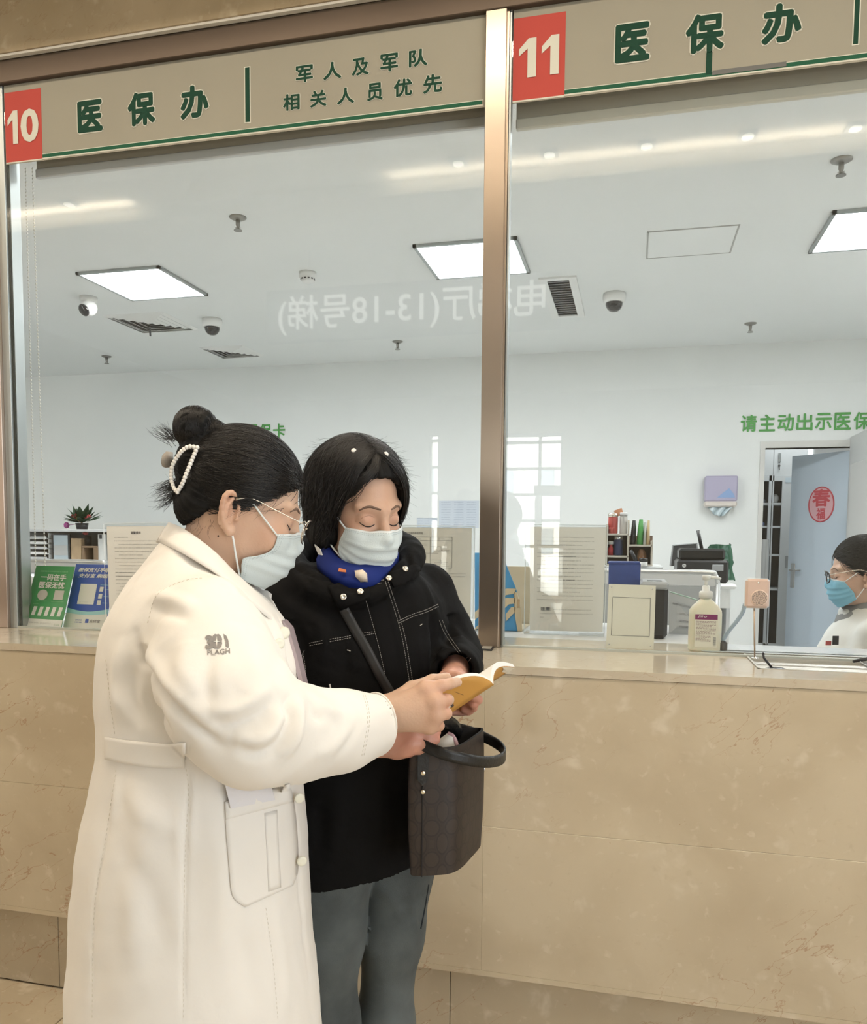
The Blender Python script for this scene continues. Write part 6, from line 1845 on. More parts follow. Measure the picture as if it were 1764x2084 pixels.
M_PAGE = mat('page_white', (.80, .79, .76), rough=.7)
block(g0, g1, 'pages', M_PAGE)
B1 = at(1047, 1357, 1.585); B2 = S2_ + (B1 - S1)
bul2 = upb * .016 - CR * .010
n2_ = np.cross(B1 - S1, S2_ - S1); n2_ /= np.linalg.norm(n2_)
if n2_ @ CF > 0: n2_ = -n2_
h0 = leafgrid(S1, S2_, B1, B2, bul2, off=0, nn=n2_); h1 = leafgrid(S1, S2_, B1, B2, bul2 * 1.15 + upb * .002, off=-.006, nn=n2_)
block(h0, h1, 'pages', M_PAGE)
MB().sheet(leafgrid(S1, S2_, B1, B2, bul2, off=.0010, nn=n2_)).obj('front_cover', M_COVER, bk, smooth=True, solid=.0006)
M_PRW = mat('cover_print_white', (.74, .68, .56), rough=.5); M_PRD = mat('cover_print_dark', (.07, .05, .045), rough=.5)


def cover_pt(px, py, lift=.0018):      # point of the back cover seen at a pixel
    best = None
    P = np.array(leafgrid(S1, S2_, A1, A2, bul, 25, 25, off=lift, nn=nb_)).reshape(-1, 3); d = P - CAMP
    x = CX + FOC * (d @ CR) / (d @ CF); y = CY - FOC * (d @ CU) / (d @ CF); w_ = np.exp(-((x - px) ** 2 + (y - py) ** 2) / 20.0); w_ /= w_.sum()
    z = (w_ * (d @ CF)).sum(); return at(px, py, z)


def blob(name, pts, m, lift): MB().add([cover_pt(*p, lift) for p in pts], [tuple(range(len(pts)))]).obj(name, m, bk)


ell = lambda cx, cy, rx, ry, a=0, n=20: [(cx + rx * math.cos(t) * math.cos(a) - ry * math.sin(t) * math.sin(a), cy + rx * math.cos(t) * math.sin(a) + ry * math.sin(t) * math.cos(a)) for t in np.linspace(0, 2 * math.pi, n + 1)[:-1]]
blob('printed_patch', ell(908, 1438, 10, 7, -.5), M_PRW, .0016); blob('printed_cap', [(906, 1428), (914, 1427), (921, 1430), (924, 1436), (919, 1441), (916, 1435), (911, 1431)], M_PRD, .0019); blob('printed_patch', [(886, 1461), (891, 1453), (899, 1449), (899, 1455), (893, 1459)], M_PRW, .0016)
blob('printed_line', [(925, 1407), (943, 1414), (943, 1415.4), (925, 1408.4)], mat('print_brown', (.22, .12, .04), rough=.6), .0016)
t_ = np.array(h0); i0 = lambda s, t: (1 - 0) * (t_[int(s * 8)][int(t * 12)] + n2_ * .0022)
MB().add([i0(.0, .62), i0(.0, .75), i0(.0, 1), i0(.13, 1), i0(.13, .84), i0(.0, .70)], [(0, 1, 2, 3, 4, 5)]).obj('printed_patch', M_PRW, bk)

# tote bag
M_TOTE = bpy.data.materials.new('brown_monogram_canvas'); M_TOTE.use_nodes = True
nt = M_TOTE.node_tree; L = nt.links; b = nt.nodes['Principled BSDF']; b.inputs['Roughness'].default_value = .55
uv = nt.nodes.new('ShaderNodeUVMap')


def oval_rings(off, sc, asp):
    mp = nt.nodes.new('ShaderNodeMapping'); mp.inputs['Scale'].default_value = (sc[0], sc[1], 1); mp.inputs['Location'].default_value = (*off, 0); L.new(uv.outputs[0], mp.inputs[0])
    fr = nt.nodes.new('ShaderNodeVectorMath'); fr.operation = 'FRACTION'; L.new(mp.outputs[0], fr.inputs[0])
    sb = nt.nodes.new('ShaderNodeVectorMath'); sb.operation = 'SUBTRACT'; sb.inputs[1].default_value = (.5, .5, 0); L.new(fr.outputs[0], sb.inputs[0])
    ml = nt.nodes.new('ShaderNodeVectorMath'); ml.operation = 'MULTIPLY'; ml.inputs[1].default_value = (asp[0], asp[1], 0); L.new(sb.outputs[0], ml.inputs[0])
    ln = nt.nodes.new('ShaderNodeVectorMath'); ln.operation = 'LENGTH'; L.new(ml.outputs[0], ln.inputs[0])
    cr = nt.nodes.new('ShaderNodeValToRGB'); e = cr.color_ramp.elements
    e[0].position = 0; e[0].color = (.9, .9, .9, 1); e[1].position = 1; e[1].color = (.6, .6, .6, 1)
    for p, v in ((.27, .9), (.29, .15), (.33, .15), (.35, .45), (.45, .35), (.47, .6)):
        q = e.new(p); q.color = (v, v, v, 1)
    L.new(ln.outputs['Value'], cr.inputs[0]); return cr.outputs[0]


r1_ = oval_rings((0, 0), (27, 17), (.85, 1.25)); r2_ = oval_rings((.5, .5), (27, 17), (1.15, .95))
mn = nt.nodes.new('ShaderNodeMix'); mn.data_type = 'RGBA'; mn.blend_type = 'DARKEN'; mn.inputs[0].default_value = 1; L.new(r1_, mn.inputs[6]); L.new(r2_, mn.inputs[7])
mx = nt.nodes.new('ShaderNodeMix'); mx.data_type = 'RGBA'; mx.inputs[6].default_value = (.009, .006, .005, 1); mx.inputs[7].default_value = (.046, .029, .021, 1)
L.new(mn.outputs[2], mx.inputs[0]); L.new(mx.outputs[2], b.inputs['Base Color'])
BL, BR, FR = at(822, 1785, 1.445), at(929, 1785, 1.460), at(988, 1722, 1.620)
BL[2] = BR[2] = FR[2] = float(BL[2]); TZ = float(at(815, 1520, 1.445)[2])
tote = thing('tote_bag', 'dark brown monogram tote bag with black handles hanging beside the jacket', 'bag', (BL + FR) / 2)
wv_, lv2 = BR - BL, FR - BR; cB = BL + wv_ / 2 + lv2 / 2


def ring(z, k, n=48, bulge=0.0, inset=0.0):
    out = []; wl_, ll_ = np.linalg.norm(wv_) / 2 - inset, np.linalg.norm(lv2) / 2 - inset; wu, lu_ = wv_ / np.linalg.norm(wv_), lv2 / np.linalg.norm(lv2)
    for t in np.linspace(0, 2 * math.pi, n + 1)[:-1]:
        c, s = math.cos(t), math.sin(t); p = 4.5
        x = math.copysign(abs(c) ** (2 / p), c) * (wl_ + bulge) * k; y = math.copysign(abs(s) ** (2 / p), s) * (ll_ + bulge) * (1 + (k - 1) * .4)
        out.append(cB + wu * x + lu_ * y + np.array([0, 0, z - cB[2]]))
    return out


zs = np.linspace(BL[2], TZ, 12); rows = [ring(z, 1.0 + .05 * i / 11 - .02 * math.sin(i / 11 * 3.1), bulge=.004 * math.sin(i / 11 * 3.14)) for i, z in enumerate(zs)]
V = []; F = []; n = 48
for r_ in rows: V += r_
ins = [ring(z, 1.05, inset=.004) for z in (TZ + .001, TZ - .05, BL[2] + .01)]
for r_ in ins: V += r_
m = len(rows) + len(ins)
for i in range(m - 1):
    for k in range(n): F.append((i * n + k, i * n + (k + 1) % n, (i + 1) * n + (k + 1) % n, (i + 1) * n + k))
F.append(tuple(range(n))[::-1]); F.append(tuple((m - 1) * n + k for k in range(n)))
o = wmesh('bag_body', V, F, M_TOTE, tote, mats=[M_TOTE, mat('black_lining', (.012, .011, .011), rough=.8)], midx=[0 if i < 11 * n else 1 for i in range((m - 1) * n)] + [0, 1])
uvl = o.data.uv_layers.new(name='UVMap')
per = np.concatenate([[0], np.cumsum([np.linalg.norm(np.array(rows[0][(k + 1) % n]) - np.array(rows[0][k])) for k in range(n)])])
for f in o.data.polygons:
    ks = [o.data.loops[li].vertex_index for li in f.loop_indices]; wrap = max(v % n for v in ks) - min(v % n for v in ks) > n / 2
    for li, v in zip(f.loop_indices, ks):
        k = v % n; u = per[n] if (wrap and k == 0) else per[k]; uvl.data[li].uv = (u, V[v][2] - BL[2])
smooth_angle(o, 50)
M_LEA = mat('black_leather', (.009, .0085, .008), rough=.42, bump=(160, .2))


def strap(name, pts, wd, m, parent, n=30, thick=.004, tilt=(0, 0, 1)):
    P = spline(pts, n); rows = []
    for i, p in enumerate(P):
        u = np.asarray(tilt, float); rows.append([p - u * wd / 2, p - u * wd * .17, p + u * wd * .17, p + u * wd / 2])
    return MB().sheet(rows).obj(name, m, parent, smooth=True, solid=thick)


strap('handle', [at(*q) for q in ((846, 1505, 1.430), (868, 1520, 1.410), (905, 1535, 1.395), (950, 1546, 1.410), (990, 1551, 1.450), (1018, 1546, 1.505), (1027, 1533, 1.545), (1014, 1516, 1.580), (985, 1500, 1.600), (955, 1488, 1.610), (925, 1481, 1.615))], .021, M_LEA, tote)
strap('handle', [at(*q) for q in ((842, 1512, 1.455), (846, 1490, 1.450), (872, 1470, 1.455), (905, 1466, 1.485), (926, 1478, 1.535), (936, 1496, 1.585))], .022, M_LEA, tote, tilt=(.3, .3, .9))
tb = MB(); cpt = BL + wv_ * .33
nE = np.cross(wv_, np.array([0, 0, 1.0])); nE /= np.linalg.norm(nE)
if nE @ CF > 0: nE = -nE
zt_, zb_ = float(at(853, 1512, 1.445)[2]), float(at(854, 1582, 1.445)[2]); wu = wv_ / np.linalg.norm(wv_)
hw = .0095
P = [np.array([cpt[0], cpt[1], 0]) + wu * x + np.array([0, 0, z]) + nE * .010 for x, z in ((-hw, zt_), (hw, zt_), (hw, zb_), (0, zb_ - .010), (-hw, zb_))]
tabo = MB().prism(P, -nE * .004).obj('strap_tab', M_LEA, tote)
for y in (1535, 1571):
    z = float(at(853, y, 1.55)[2]); MB().lathe([(0, .003), (.003, .0035), (.0042, .002), (.0045, 0)], np.array([cpt[0], cpt[1], z]) + nE * .010, nE, 14).obj('rivet', mat('pale_gold', (.80, .74, .58), rough=.2, metal=1), tabo, smooth=True)
MB().obox(np.array([cpt[0], cpt[1], (zb_ - .012 + BL[2]) / 2]) + nE * .0035, wu * .0009, nE * .0015, np.array([0, 0, (zb_ - .012 - BL[2]) / 2]), .0003).obj('end_seam', mat('dark_piping', (.008, .006, .006), rough=.7), tote)
MB().tube([at(984, 1560, 1.595), at(986, 1566, 1.595), at(984, 1570, 1.595)], .002, 6).obj('ring', M_CHROME, tote, smooth=True)
# black cross-body strap over the jacket
P, ok = trace(jk_bvh, spline(np.c_[np.array([(700, 1240), (722, 1280), (748, 1325), (775, 1378), (795, 1412)], float), np.zeros(5)], 24)[:, :2], off=.004)
rows = [[p - CR * .0085 - CU * .004, p - CR * .003 - CU * .0014 - CF * .0006, p + CR * .003 + CU * .0014 - CF * .0006, p + CR * .0085 + CU * .004] for p in P]
MB().sheet(rows).obj('cross_strap', mat('strap_leather', (.020, .019, .018), rough=.5), tote, smooth=True, solid=.003)
tp = thing('tissue_pack', 'white and pink tissue pack sticking out of the tote bag', 'tissues', at(908, 1515, 1.495))
MB().sheet([[at(888, 1515, 1.500), at(897, 1505, 1.505), at(912, 1494, 1.515)], [at(905, 1524, 1.490), at(914, 1514, 1.495), at(922, 1500, 1.507)], [at(908, 1545, 1.485), at(920, 1540, 1.490), at(929, 1535, 1.500)]]).obj('packet', M_PAPER, tp, smooth=True, solid=.008)
MB().tube(spline([at(912, 1493, 1.513), at(921, 1498, 1.507), at(928, 1512, 1.501), at(930, 1530, 1.498)], 12), .004, 8).obj('pink_edge', mat('pink_wrapper', (.62, .40, .44), rough=.4), tp, smooth=True)
# folded paper in the coat pocket
fp = thing('folded_paper', 'folded white paper sticking out of the coat pocket', 'paper', at(505, 1600, 1.24))
q = trace(torsoA, [(452, 1571), (548, 1582), (560, 1628), (470, 1645)], off=.0075)[0]
MB().prism([q[0], q[1], q[2], q[3]], -CF * .0015).obj('front_sheet', mat('cool_paper', (.74, .72, .74), rough=.8), fp)
q2 = trace(torsoA, [(453, 1570), (484, 1546), (548, 1560), (552, 1600), (470, 1640)], off=.0050)[0]
MB().prism(list(q2), -CF * .0012).obj('back_sheet', mat('lilac_paper', (.60, .58, .66), rough=.8), fp)

# ------------------------------------------------------------------ on the counter
c0 = at(1434, 1328, 1); c0 = onZ(1434.5, 1327, ZC)
sb = thing('sanitiser_bottle', 'cream pump bottle of hand sanitiser with purple label band beside the speaker', 'bottle', (c0[0], c0[1] + .03, ZC))
bx, by = c0[0], c0[1] + .032; W2, D2 = .0462, .027; kz = .2235 / 155
Zp = lambda y: ZC + (1327 - y) * kz


def ovl(mb, prof, n=32, p=3.2):
    V = []; F = []
    for w_, d_, z in prof:
        for t in np.linspace(0, 2 * math.pi, n + 1)[:-1]:
            c, s = math.cos(t), math.sin(t); V.append((bx + math.copysign(abs(c) ** (2 / p), c) * w_, by + math.copysign(abs(s) ** (2 / p), s) * d_, z))
    m = len(prof)
    for i in range(m - 1):
        for k in range(n): F.append((i * n + k, i * n + (k + 1) % n, (i + 1) * n + (k + 1) % n, (i + 1) * n + k))
    F += [tuple(range(n))[::-1], tuple((m - 1) * n + k for k in range(n))]
    return mb.add(V, F)


M_CREAM = mat('cream_bottle', (.76, .735, .60), rough=.35, sss=.2)
o = ovl(MB(), [(W2 * .92, D2 * .92, ZC), (W2, D2, ZC + .006), (W2, D2, Zp(1252)), (W2 * .97, D2, Zp(1244)), (W2 * .80, D2 * .9, Zp(1236)), (W2 * .48, D2 * .75, Zp(1226)), (.0165, .0165, Zp(1222)), (.0160, .0160, Zp(1216))]).obj('bottle_body', M_CREAM, sb, smooth=True)
MB().lathe([(0, 0), (.0195, 0), (.0195, .015), (.0175, .020), (.011, .022), (.011, .035), (.0085, .037), (0, .037)], (bx, by, Zp(1220)), n=24).obj('collar', M_WHITE, sb, smooth=True)
MB().lathe([(0, 0), (.0055, 0), (.0055, .025), (0, .025)], (bx, by, Zp(1197)), n=14).obj('pump_stem', M_WHITE, sb, smooth=True)
z = Zp(1178); MB().lathe([(0, -.008), (.010, -.008), (.0125, 0), (.0125, .004), (.0115, .0065), (0, .0068)], (bx, by, z), n=20).tube([(bx + .006, by, z), (bx + .026, by, z), (bx + .040, by, z - .004)], [.0052, .0045, .0038], 10).obj('pump_head', M_WHITE, sb, smooth=True)
yl = by - D2 - .0006
M_PUR = mat('purple_label', (.20, .012, .11), rough=.4)
lx0, lx1 = bx - .030, bx + .032
MB().box((lx0, yl - .0004, Zp(1318)), (lx1, yl + .0006, Zp(1251))).obj('label', mat('label_cream', (.74, .72, .62), rough=.5), sb)
lb = MB().box((lx0, yl - .0008, Zp(1262)), (lx1, yl - .0003, Zp(1251.5))).obj('label_band', M_PUR, sb)
letters('brand_lettering', 'Jifro', (lx0 + .006, yl - .0009, Zp(1259)), (.026, 0, 0), (0, 0, .0085), M_WHITE, lb, shear=.3)
mb = MB()
for k in range(17):
    zz = Zp(1266 + k * 2.5); x1 = lx1 - .004 - (.012 if k % 5 == 4 else 0) - (.014 if 11 <= k <= 16 else 0); x = lx0 + .003
    rr = np.random.default_rng(k)
    while x < x1:
        ww = rr.uniform(.002, .007); mb.box((x, yl - .0007, zz), (min(x + ww, x1), yl - .0004, zz + .0016)); x += ww + rr.uniform(.0008, .0018)
mb.obj('label_print', mat('label_ink', (.30, .22, .22), rough=.7), sb)['kind'] = 'stuff'
mb = MB()
for k in range(12): mb.box((lx1 - .011, yl - .0007, Zp(1314) + k * .0021), (lx1 - .003, yl - .0004, Zp(1314) + k * .0021 + (.0012 if k % 3 else .0007)))
mb.obj('barcode', M_INK, sb)['kind'] = 'stuff'

# bare code board (its printed code is left out)
P = [onZ(1233, 1318, ZC), None, None, None]; Yb = float(P[0][1]) + .002
qa, qb = onY(1233, 1318, Yb), onY(1330, 1322.5, Yb); qc, qd = onY(1334.5, 1192, Yb + .012), onY(1238.5, 1188.5, Yb + .012)
qa[2] = qb[2] = ZC
cbd = thing('code_board', 'small cream acrylic board with a thin square frame, left of the sanitiser', 'board', (qa + qb) / 2)
MB().prism([qa, qb, qc, qd], (0, .004, 0)).obj('plate', mat('cream_acrylic', (.70, .69, .60), rough=.25), cbd)
Lp = lambda u, v, o=.0008: (qa * (1 - u) + qb * u) * (1 - v) + (qd * (1 - u) + qc * u) * v - np.array([0, o, 0])
fr = MB()
u0, u1, v0, v1 = .10, .90, .20, .80
for a, b in (((u0, v0), (u1, v0)), ((u1, v0), (u1, v1)), ((u1, v1), (u0, v1)), ((u0, v1), (u0, v0))): fr.tube([Lp(*a), Lp(*b)], .0005, 4)
fr.obj('printed_frame', M_INK, cbd)
for u in (.06, .93):
    for v in (.05, .95): MB().lathe([(0, 0), (.002, 0), (.002, .001), (0, .0012)], Lp(u, v, 0), (0, -1, 0), 10).obj('screw', M_CHROME, cbd)
MB().obox((qa + qb) / 2 + np.array([0, .03, .004]), (.03, 0, 0), (0, .028, 0), (0, 0, .003), .001).obj('foot', M_ACRYL, cbd)

# speaker intercom on its rod
Yi = 2.335; ia, ib = onY(1516, 1237, Yi), onY(1567, 1179, Yi); ic = (ia + ib) / 2; iw, ih = (ib[0] - ia[0]) / 2, (ib[2] - ia[2]) / 2
it = thing('speaker_intercom', 'rose-gold square speaker with a perforated round grille on a thin rod', 'intercom', (ic[0], Yi, ZC))
M_ROSE = mat('rose_gold_plastic', (.66, .50, .42), rough=.35, metal=.2)
MB().box((ic[0] - iw, Yi, ic[2] - ih), (ic[0] + iw, Yi + .020, ic[2] + ih), .006).obj('housing', M_ROSE, it)
MB().box((ic[0] - iw - .0012, Yi + .002, ic[2] - ih - .0012), (ic[0] + iw + .0012, Yi + .017, ic[2] + ih + .0012), .006).obj('bezel', M_LGREY, it)
gc = np.array([onY(1545, 1217, Yi)[0], Yi, onY(1545, 1217, Yi)[2]]); gr = .0205
go = MB().lathe([(0, 0), (gr * 1.1, 0), (gr * 1.02, .0025), (gr * .95, .003), (0, .003)], gc, (0, -1, 0), 32).obj('grille', mat('rose_grille', (.70, .55, .46), rough=.35), it, smooth=False)
ho = None
for k in range(1, 7):
    for j in range(6 * k - (3 if k == 6 else 0)):
        a = j * 2 * math.pi / (6 * k - (3 if k == 6 else 0)) + k * .2; p = gc + np.array([gr * .90 * k / 6 * math.cos(a), -.0031, gr * .90 * k / 6 * math.sin(a)])
        if ho is None: ho = MB().lathe([(0, 0), (.00105, 0), (.00105, .0003), (0, .0003)], ORG[it.name], (0, -1, 0), 8).obj('hole', M_BLACK, go); o = ho
        else: o = ho.copy(); C.objects.link(o); o.parent = go
        o.location = p - ORG[it.name]
MB().lathe([(0, 0), (.0028, 0), (.0028, .0012), (0, .0014)], np.array([onY(1543, 1186, Yi)[0], Yi, onY(1543, 1186, Yi)[2]]), (0, -1, 0), 12).obj('screw', M_CHROME, it, smooth=True)
rb = onY(1533.5, 1338, Yi); rb[2] = ZC
MB().tube([(ic[0] - .006, Yi + .010, ic[2] - ih), (rb[0] + .004, Yi + .010, rb[2] + .003)], .0022, 8).obj('rod', mat('tan_metal', (.42, .33, .25), rough=.4, metal=.6), it, smooth=True)
MB().lathe([(0, 0), (.010, 0), (.010, .003), (.004, .005), (0, .005)], (rb[0] + .004, Yi + .010, ZC - .0), n=16).obj('base', M_CHROME, it, smooth=True)
gn = thing('gooseneck', 'bluish flexible gooseneck beside the sanitiser, curving up to the speaker', 'microphone', onZ(1476, 1302, ZC))
Yn = 2.47
MB().tube(spline([onY(1470, 1304, Yn), onY(1483, 1284, Yn), (onY(1500, 1263, Yn)), onY(1511, 1246, Yn), onY(1516, 1228, Yn)], 30), [.0055 + .0004 * (i % 2) for i in range(30)], 10).obj('neck', mat('blue_grey_hose', (.34, .42, .50), rough=.35), gn, smooth=True)
p = onY(1470, 1308, Yn); MB().lathe([(0, 0), (.014, 0), (.014, p[2] - ZC), (.008, p[2] - ZC + .006), (0, p[2] - ZC + .006)], (p[0], Yn, ZC), n=16).obj('base', M_BLACK, gn, smooth=True)
# in the tray
mb_ = thing('microphone_base', 'black round microphone base lying in the pass-through tray', 'microphone', onZ(1566, 1357, 1.085))
p = onZ(1572, 1356, 1.085); MB().lathe([(0, 0), (.030, 0), (.030, .004), (.012, .009), (.006, .009), (0, .009)], (p[0], 2.25, 1.0832), n=24).obj('disc', M_BLACK, mb_, smooth=True)
q = onY(1555, 1338, 2.25); MB().tube([(p[0] - .012, 2.25, 1.09), (q[0], 2.255, 1.115), (q[0] - .002, 2.26, 1.128)], .003, 8).obj('stalk', M_BLACK, mb_, smooth=True)
pn = thing('pen', 'black pen on a cord at the right end of the tray', 'pen', onZ(1750, 1345, ZC + .005))
MB().tube([onY(1736, 1346, 2.30), onY(1764, 1341, 2.31), onY(1800, 1334, 2.32)], [.004, .005, .005], 10).obj('barrel', M_BLACK, pn, smooth=True)
MB().tube(spline([onY(1750, 1347, 2.29), onY(1764, 1355, 2.27), onY(1790, 1362, 2.25)], 10), .002, 6).obj('cord', M_GREY, pn)
# small black frame and ink pad by the post
p = onZ(990, 1318, ZC)
cf_ = thing('black_card_frame', 'tiny black card frame lying on the counter in front of the steel post', 'card', (p[0], p[1], ZC))
P = [onZ(974, 1322, ZC + .002), onZ(1001, 1324, ZC + .002), onZ(1008, 1313, ZC + .002), onZ(983, 1311, ZC + .002)]
MB().prism([np.array([q[0], q[1], ZC + .0008]) for q in P], (0, 0, .0025)).obj('card', M_BLACK, cf_)
cc = sum(P) / 4; MB().prism([cc + (q - cc) * .72 + np.array([0, 0, .0015]) for q in P], (0, 0, .0006)).obj('insert', mat('clear_insert', (.45, .42, .36), rough=.3), cf_)
p = onZ(957, 1316, ZC)
ip = thing('ink_pad', 'round red ink pad in a black dish beside the steel post', 'ink pad', (p[0], p[1] + .03, ZC))
pc_ = (p[0] + .0, 2.425, ZC); MB().lathe([(0, 0), (.030, 0), (.033, .006), (.033, .012), (.030, .013), (0, .013)], pc_, n=28).obj('dish', M_BLACK, ip, smooth=True)
MB().lathe([(0, .013), (.0315, .013), (.031, .018), (.027, .021), (0, .022)], pc_, n=28).obj('lid', mat('red_lid', (.42, .045, .06), rough=.35), ip, smooth=True)

# ------------------------------------------------------------------ notices and leaflets behind the glass
M_PRINT = mat('printed_text', (.40, .40, .40), rough=.8)


def lines_on(name, Lp, rows, parent, m=M_PRINT, h=.0075, seed=0):
    """rows: (v, u0, u1): strokes of small type, too small to read"""
    mb = MB(); rr = np.random.default_rng(seed)
    for v, u0, u1 in rows:
        u = u0
        while u < u1 - .01:
            w_ = min(rr.uniform(.008, .012), u1 - u)
            for k in (0, 1):
                hh = h * rr.uniform(.20, .34); vv = v + h * (k - .5) * .55; a, b = Lp(u, vv - hh / 2), Lp(u + w_, vv + hh / 2); c, d = Lp(u + w_, vv - hh / 2), Lp(u, vv + hh / 2); mb.add([a, c, b, d], [(0, 1, 2, 3)])
            a, b = Lp(u + w_ * .4, v - h / 2), Lp(u + w_ * .6, v + h / 2); c, d = Lp(u + w_ * .6, v - h / 2), Lp(u + w_ * .4, v + h / 2); mb.add([a, c, b, d], [(0, 1, 2, 3)])
            u += w_ + rr.choice([.004, .004, .005, .012])
    o = mb.obj(name, m, parent, fixn=False); o['kind'] = 'stuff'; return o


def holder(name, label, px, paper_px, base_y, lean=.03, base=True):
    """acrylic sheet holder: px = bottom left, bottom right, top right, top left"""
    b0 = onZ(px[0][0], base_y, ZC); Y0 = float(b0[1])
    Q = [onY(*px[0], Y0), onY(*px[1], Y0), onY(*px[2], Y0 + lean), onY(*px[3], Y0 + lean)]
    Q[0][2] = Q[1][2] = ZC + .002
    t = thing(name, label, 'notice', (Q[0] + Q[1]) / 2)
    MB().prism(Q, (0, .0025, 0)).obj('front_panel', M_ACRYL, t); MB().prism([q + np.array([0, .010, 0]) for q in Q], (0, .0025, 0)).obj('back_panel', M_ACRYL, t)
    MB().obox((Q[0] + Q[1]) / 2 + np.array([0, .035, 0]), ((Q[1] - Q[0]) * .5), (0, .04, 0), (0, 0, .002)).obj('base_plate', M_ACRYL, t)
    ed = MB()
    for a, b in ((0, 1), (1, 2), (2, 3), (3, 0)): ed.tube([Q[a], Q[b]], .0012, 4)
    ed.obj('polished_edge', mat('acrylic_edge', (.70, .74, .74), rough=.15, spec=.8), t)
    y1 = Y0 + .005; R = [onY(*paper_px[0], y1), onY(*paper_px[1], y1), onY(*paper_px[2], y1 + lean), onY(*paper_px[3], y1 + lean)]
    MB().prism(R, (0, .0008, 0)).obj('printed_sheet', M_PAPER, t)
    return t, lambda u, v, o=.0006: (R[0] * (1 - u) + R[1] * u) * (1 - v) + (R[3] * (1 - u) + R[2] * u) * v - np.array([0, o, 0])


t, Lp = holder('notice_holder', 'upright notice in a clear holder, right of the steel post', [(1066, 1288), (1229, 1290), (1237, 1069), (1070, 1067)], [(1078, 1283), (1226, 1286), (1233, 1073), (1078, 1072)], 1290)
rws = [(.90 - i * .0375, .10 if i % 3 else .17, .86 if i % 4 != 2 else .70) for i in range(17)]
lines_on('small_print', Lp, rws, t, seed=1); lines_on('small_print', Lp, [(.205, .32, .86), (.165, .14, .86), (.13, .14, .2)], t, seed=2)
lines_on('bold_print', Lp, [(.826, .25, .62), (.715, .25, .62), (.60, .14, .62), (.49, .25, .62)], t, M_INK, .008, 3)
a, b, d = Lp(.15, .195), Lp(.30, .195), Lp(.15, .228); letters('heading', '注意:', a, b - a, d - a, M_INK, t, bold=.03)
t, Lp = holder('notice_holder', 'upright flow-chart notice in a clear holder behind the black jacket', [(818, 1284), (962, 1284), (966, 1071), (817, 1069)], [(822, 1280), (957, 1280), (960, 1074), (820, 1073)], 1286)
a, b, d = Lp(.05, .930), Lp(.30, .930), Lp(.05, .955); letters('heading', '特种病的申报流程:', a, (b - a) * 1.0, d - a, M_INK, t)
bxm = MB()
def bx_(u0, v0, u1, v1):
    for p, q in (((u0, v0), (u1, v0)), ((u1, v0), (u1, v1)), ((u1, v1), (u0, v1)), ((u0, v1), (u0, v0))): bxm.tube([Lp(*p), Lp(*q)], .00045, 4)
bx_(.08, .60, .72, .905); bxm.tube([Lp(.40, .60), Lp(.40, .905)], .00045, 4); bxm.tube([Lp(.08, .87), Lp(.72, .87)], .00045, 4); bx_(.30, .20, .72, .47); bxm.tube([Lp(.30, .435), Lp(.72, .435)], .00045, 4)
for (p, q) in (((.40, .81), (.56, .81)), ((.56, .81), (.56, .77)), ((.52, .745), (.24, .745)), ((.24, .745), (.24, .71)), ((.40, .68), (.56, .68)), ((.56, .68), (.56, .64))): bxm.tube([Lp(*p), Lp(*q)], .00045, 4)
bxm.obj('chart_lines', M_INK, t)
lines_on('small_print', Lp, [(.887, .17, .27), (.887, .52, .62), (.825, .12, .36), (.775, .44, .68), (.76, .44, .68), (.715, .12, .34), (.70, .12, .34), (.655, .46, .66), (.64, .46, .66), (.615, .46, .68), (.545, .34, .92), (.515, .34, .92), (.455, .46, .54), (.40, .36, .66), (.36, .36, .66)], t, seed=5)
t, Lp = holder('notice_holder', 'upright typed notice in a clear holder behind the white coat', [(216, 1290), (352, 1292), (340, 1064), (211, 1066)], [(224, 1285), (346, 1288), (334, 1070), (217, 1071)], 1290)
a, b, d = Lp(.42, .925), Lp(.60, .925), Lp(.42, .95); letters('heading', '温馨提示', a, b - a, d - a, M_INK, t, bold=.02)
lines_on('small_print', Lp, [(.86 - i * .0335, .20 if i % 3 == 1 else .13, .92 - .3 * (i % 5 == 4)) for i in range(20)], t, seed=7); lines_on('bold_print', Lp, [(.893, .13, .38), (.56, .13, .5), (.525, .13, .5)], t, M_INK, .007, 8)


def leaflet(name, label, px, m):
    """leaning leaflet: px = bottom left, bottom right, top right, top left; it leans back from the glass"""
    A, B = onZ(*px[0], ZC), onZ(*px[1], ZC)
    def back(p, X):
        d = ray(*p); return CAMP + d * (X / d[0])
    D = back(px[3], A[0]); Cc = B + (D - A)
    Q = [A, B, Cc, D]
    t = thing(name, label, 'leaflet', (A + B) / 2)
    nn = np.cross(B - A, D - A); nn /= np.linalg.norm(nn)
    if nn @ CF > 0: nn = -nn
    MB().prism(Q, -nn * .002).obj('sheet', m, t)
    return t, (lambda u, v, o=.0006: (Q[0] * (1 - u) + Q[1] * u) * (1 - v) + (Q[3] * (1 - u) + Q[2] * u) * v + nn * o), nn


def quad(Lp, u0, v0, u1, v1, name, m, t, o=.0006, sh=0.0): return MB().add([Lp(u0, v0, o), Lp(u1, v0, o), Lp(u1 + sh, v1, o), Lp(u0 + sh, v1, o)], [(0, 1, 2, 3)]).obj(name, m, t, fixn=False)


def txt(Lp, s, u0, v0, u1, v1, m, t, bold=.02, shear=0.0, name='heading'):
    a, b, d = Lp(u0, v0), Lp(u1, v0), Lp(u0, v1); letters(name, s, a, b - a, d - a, m, t, bold=bold, shear=shear)


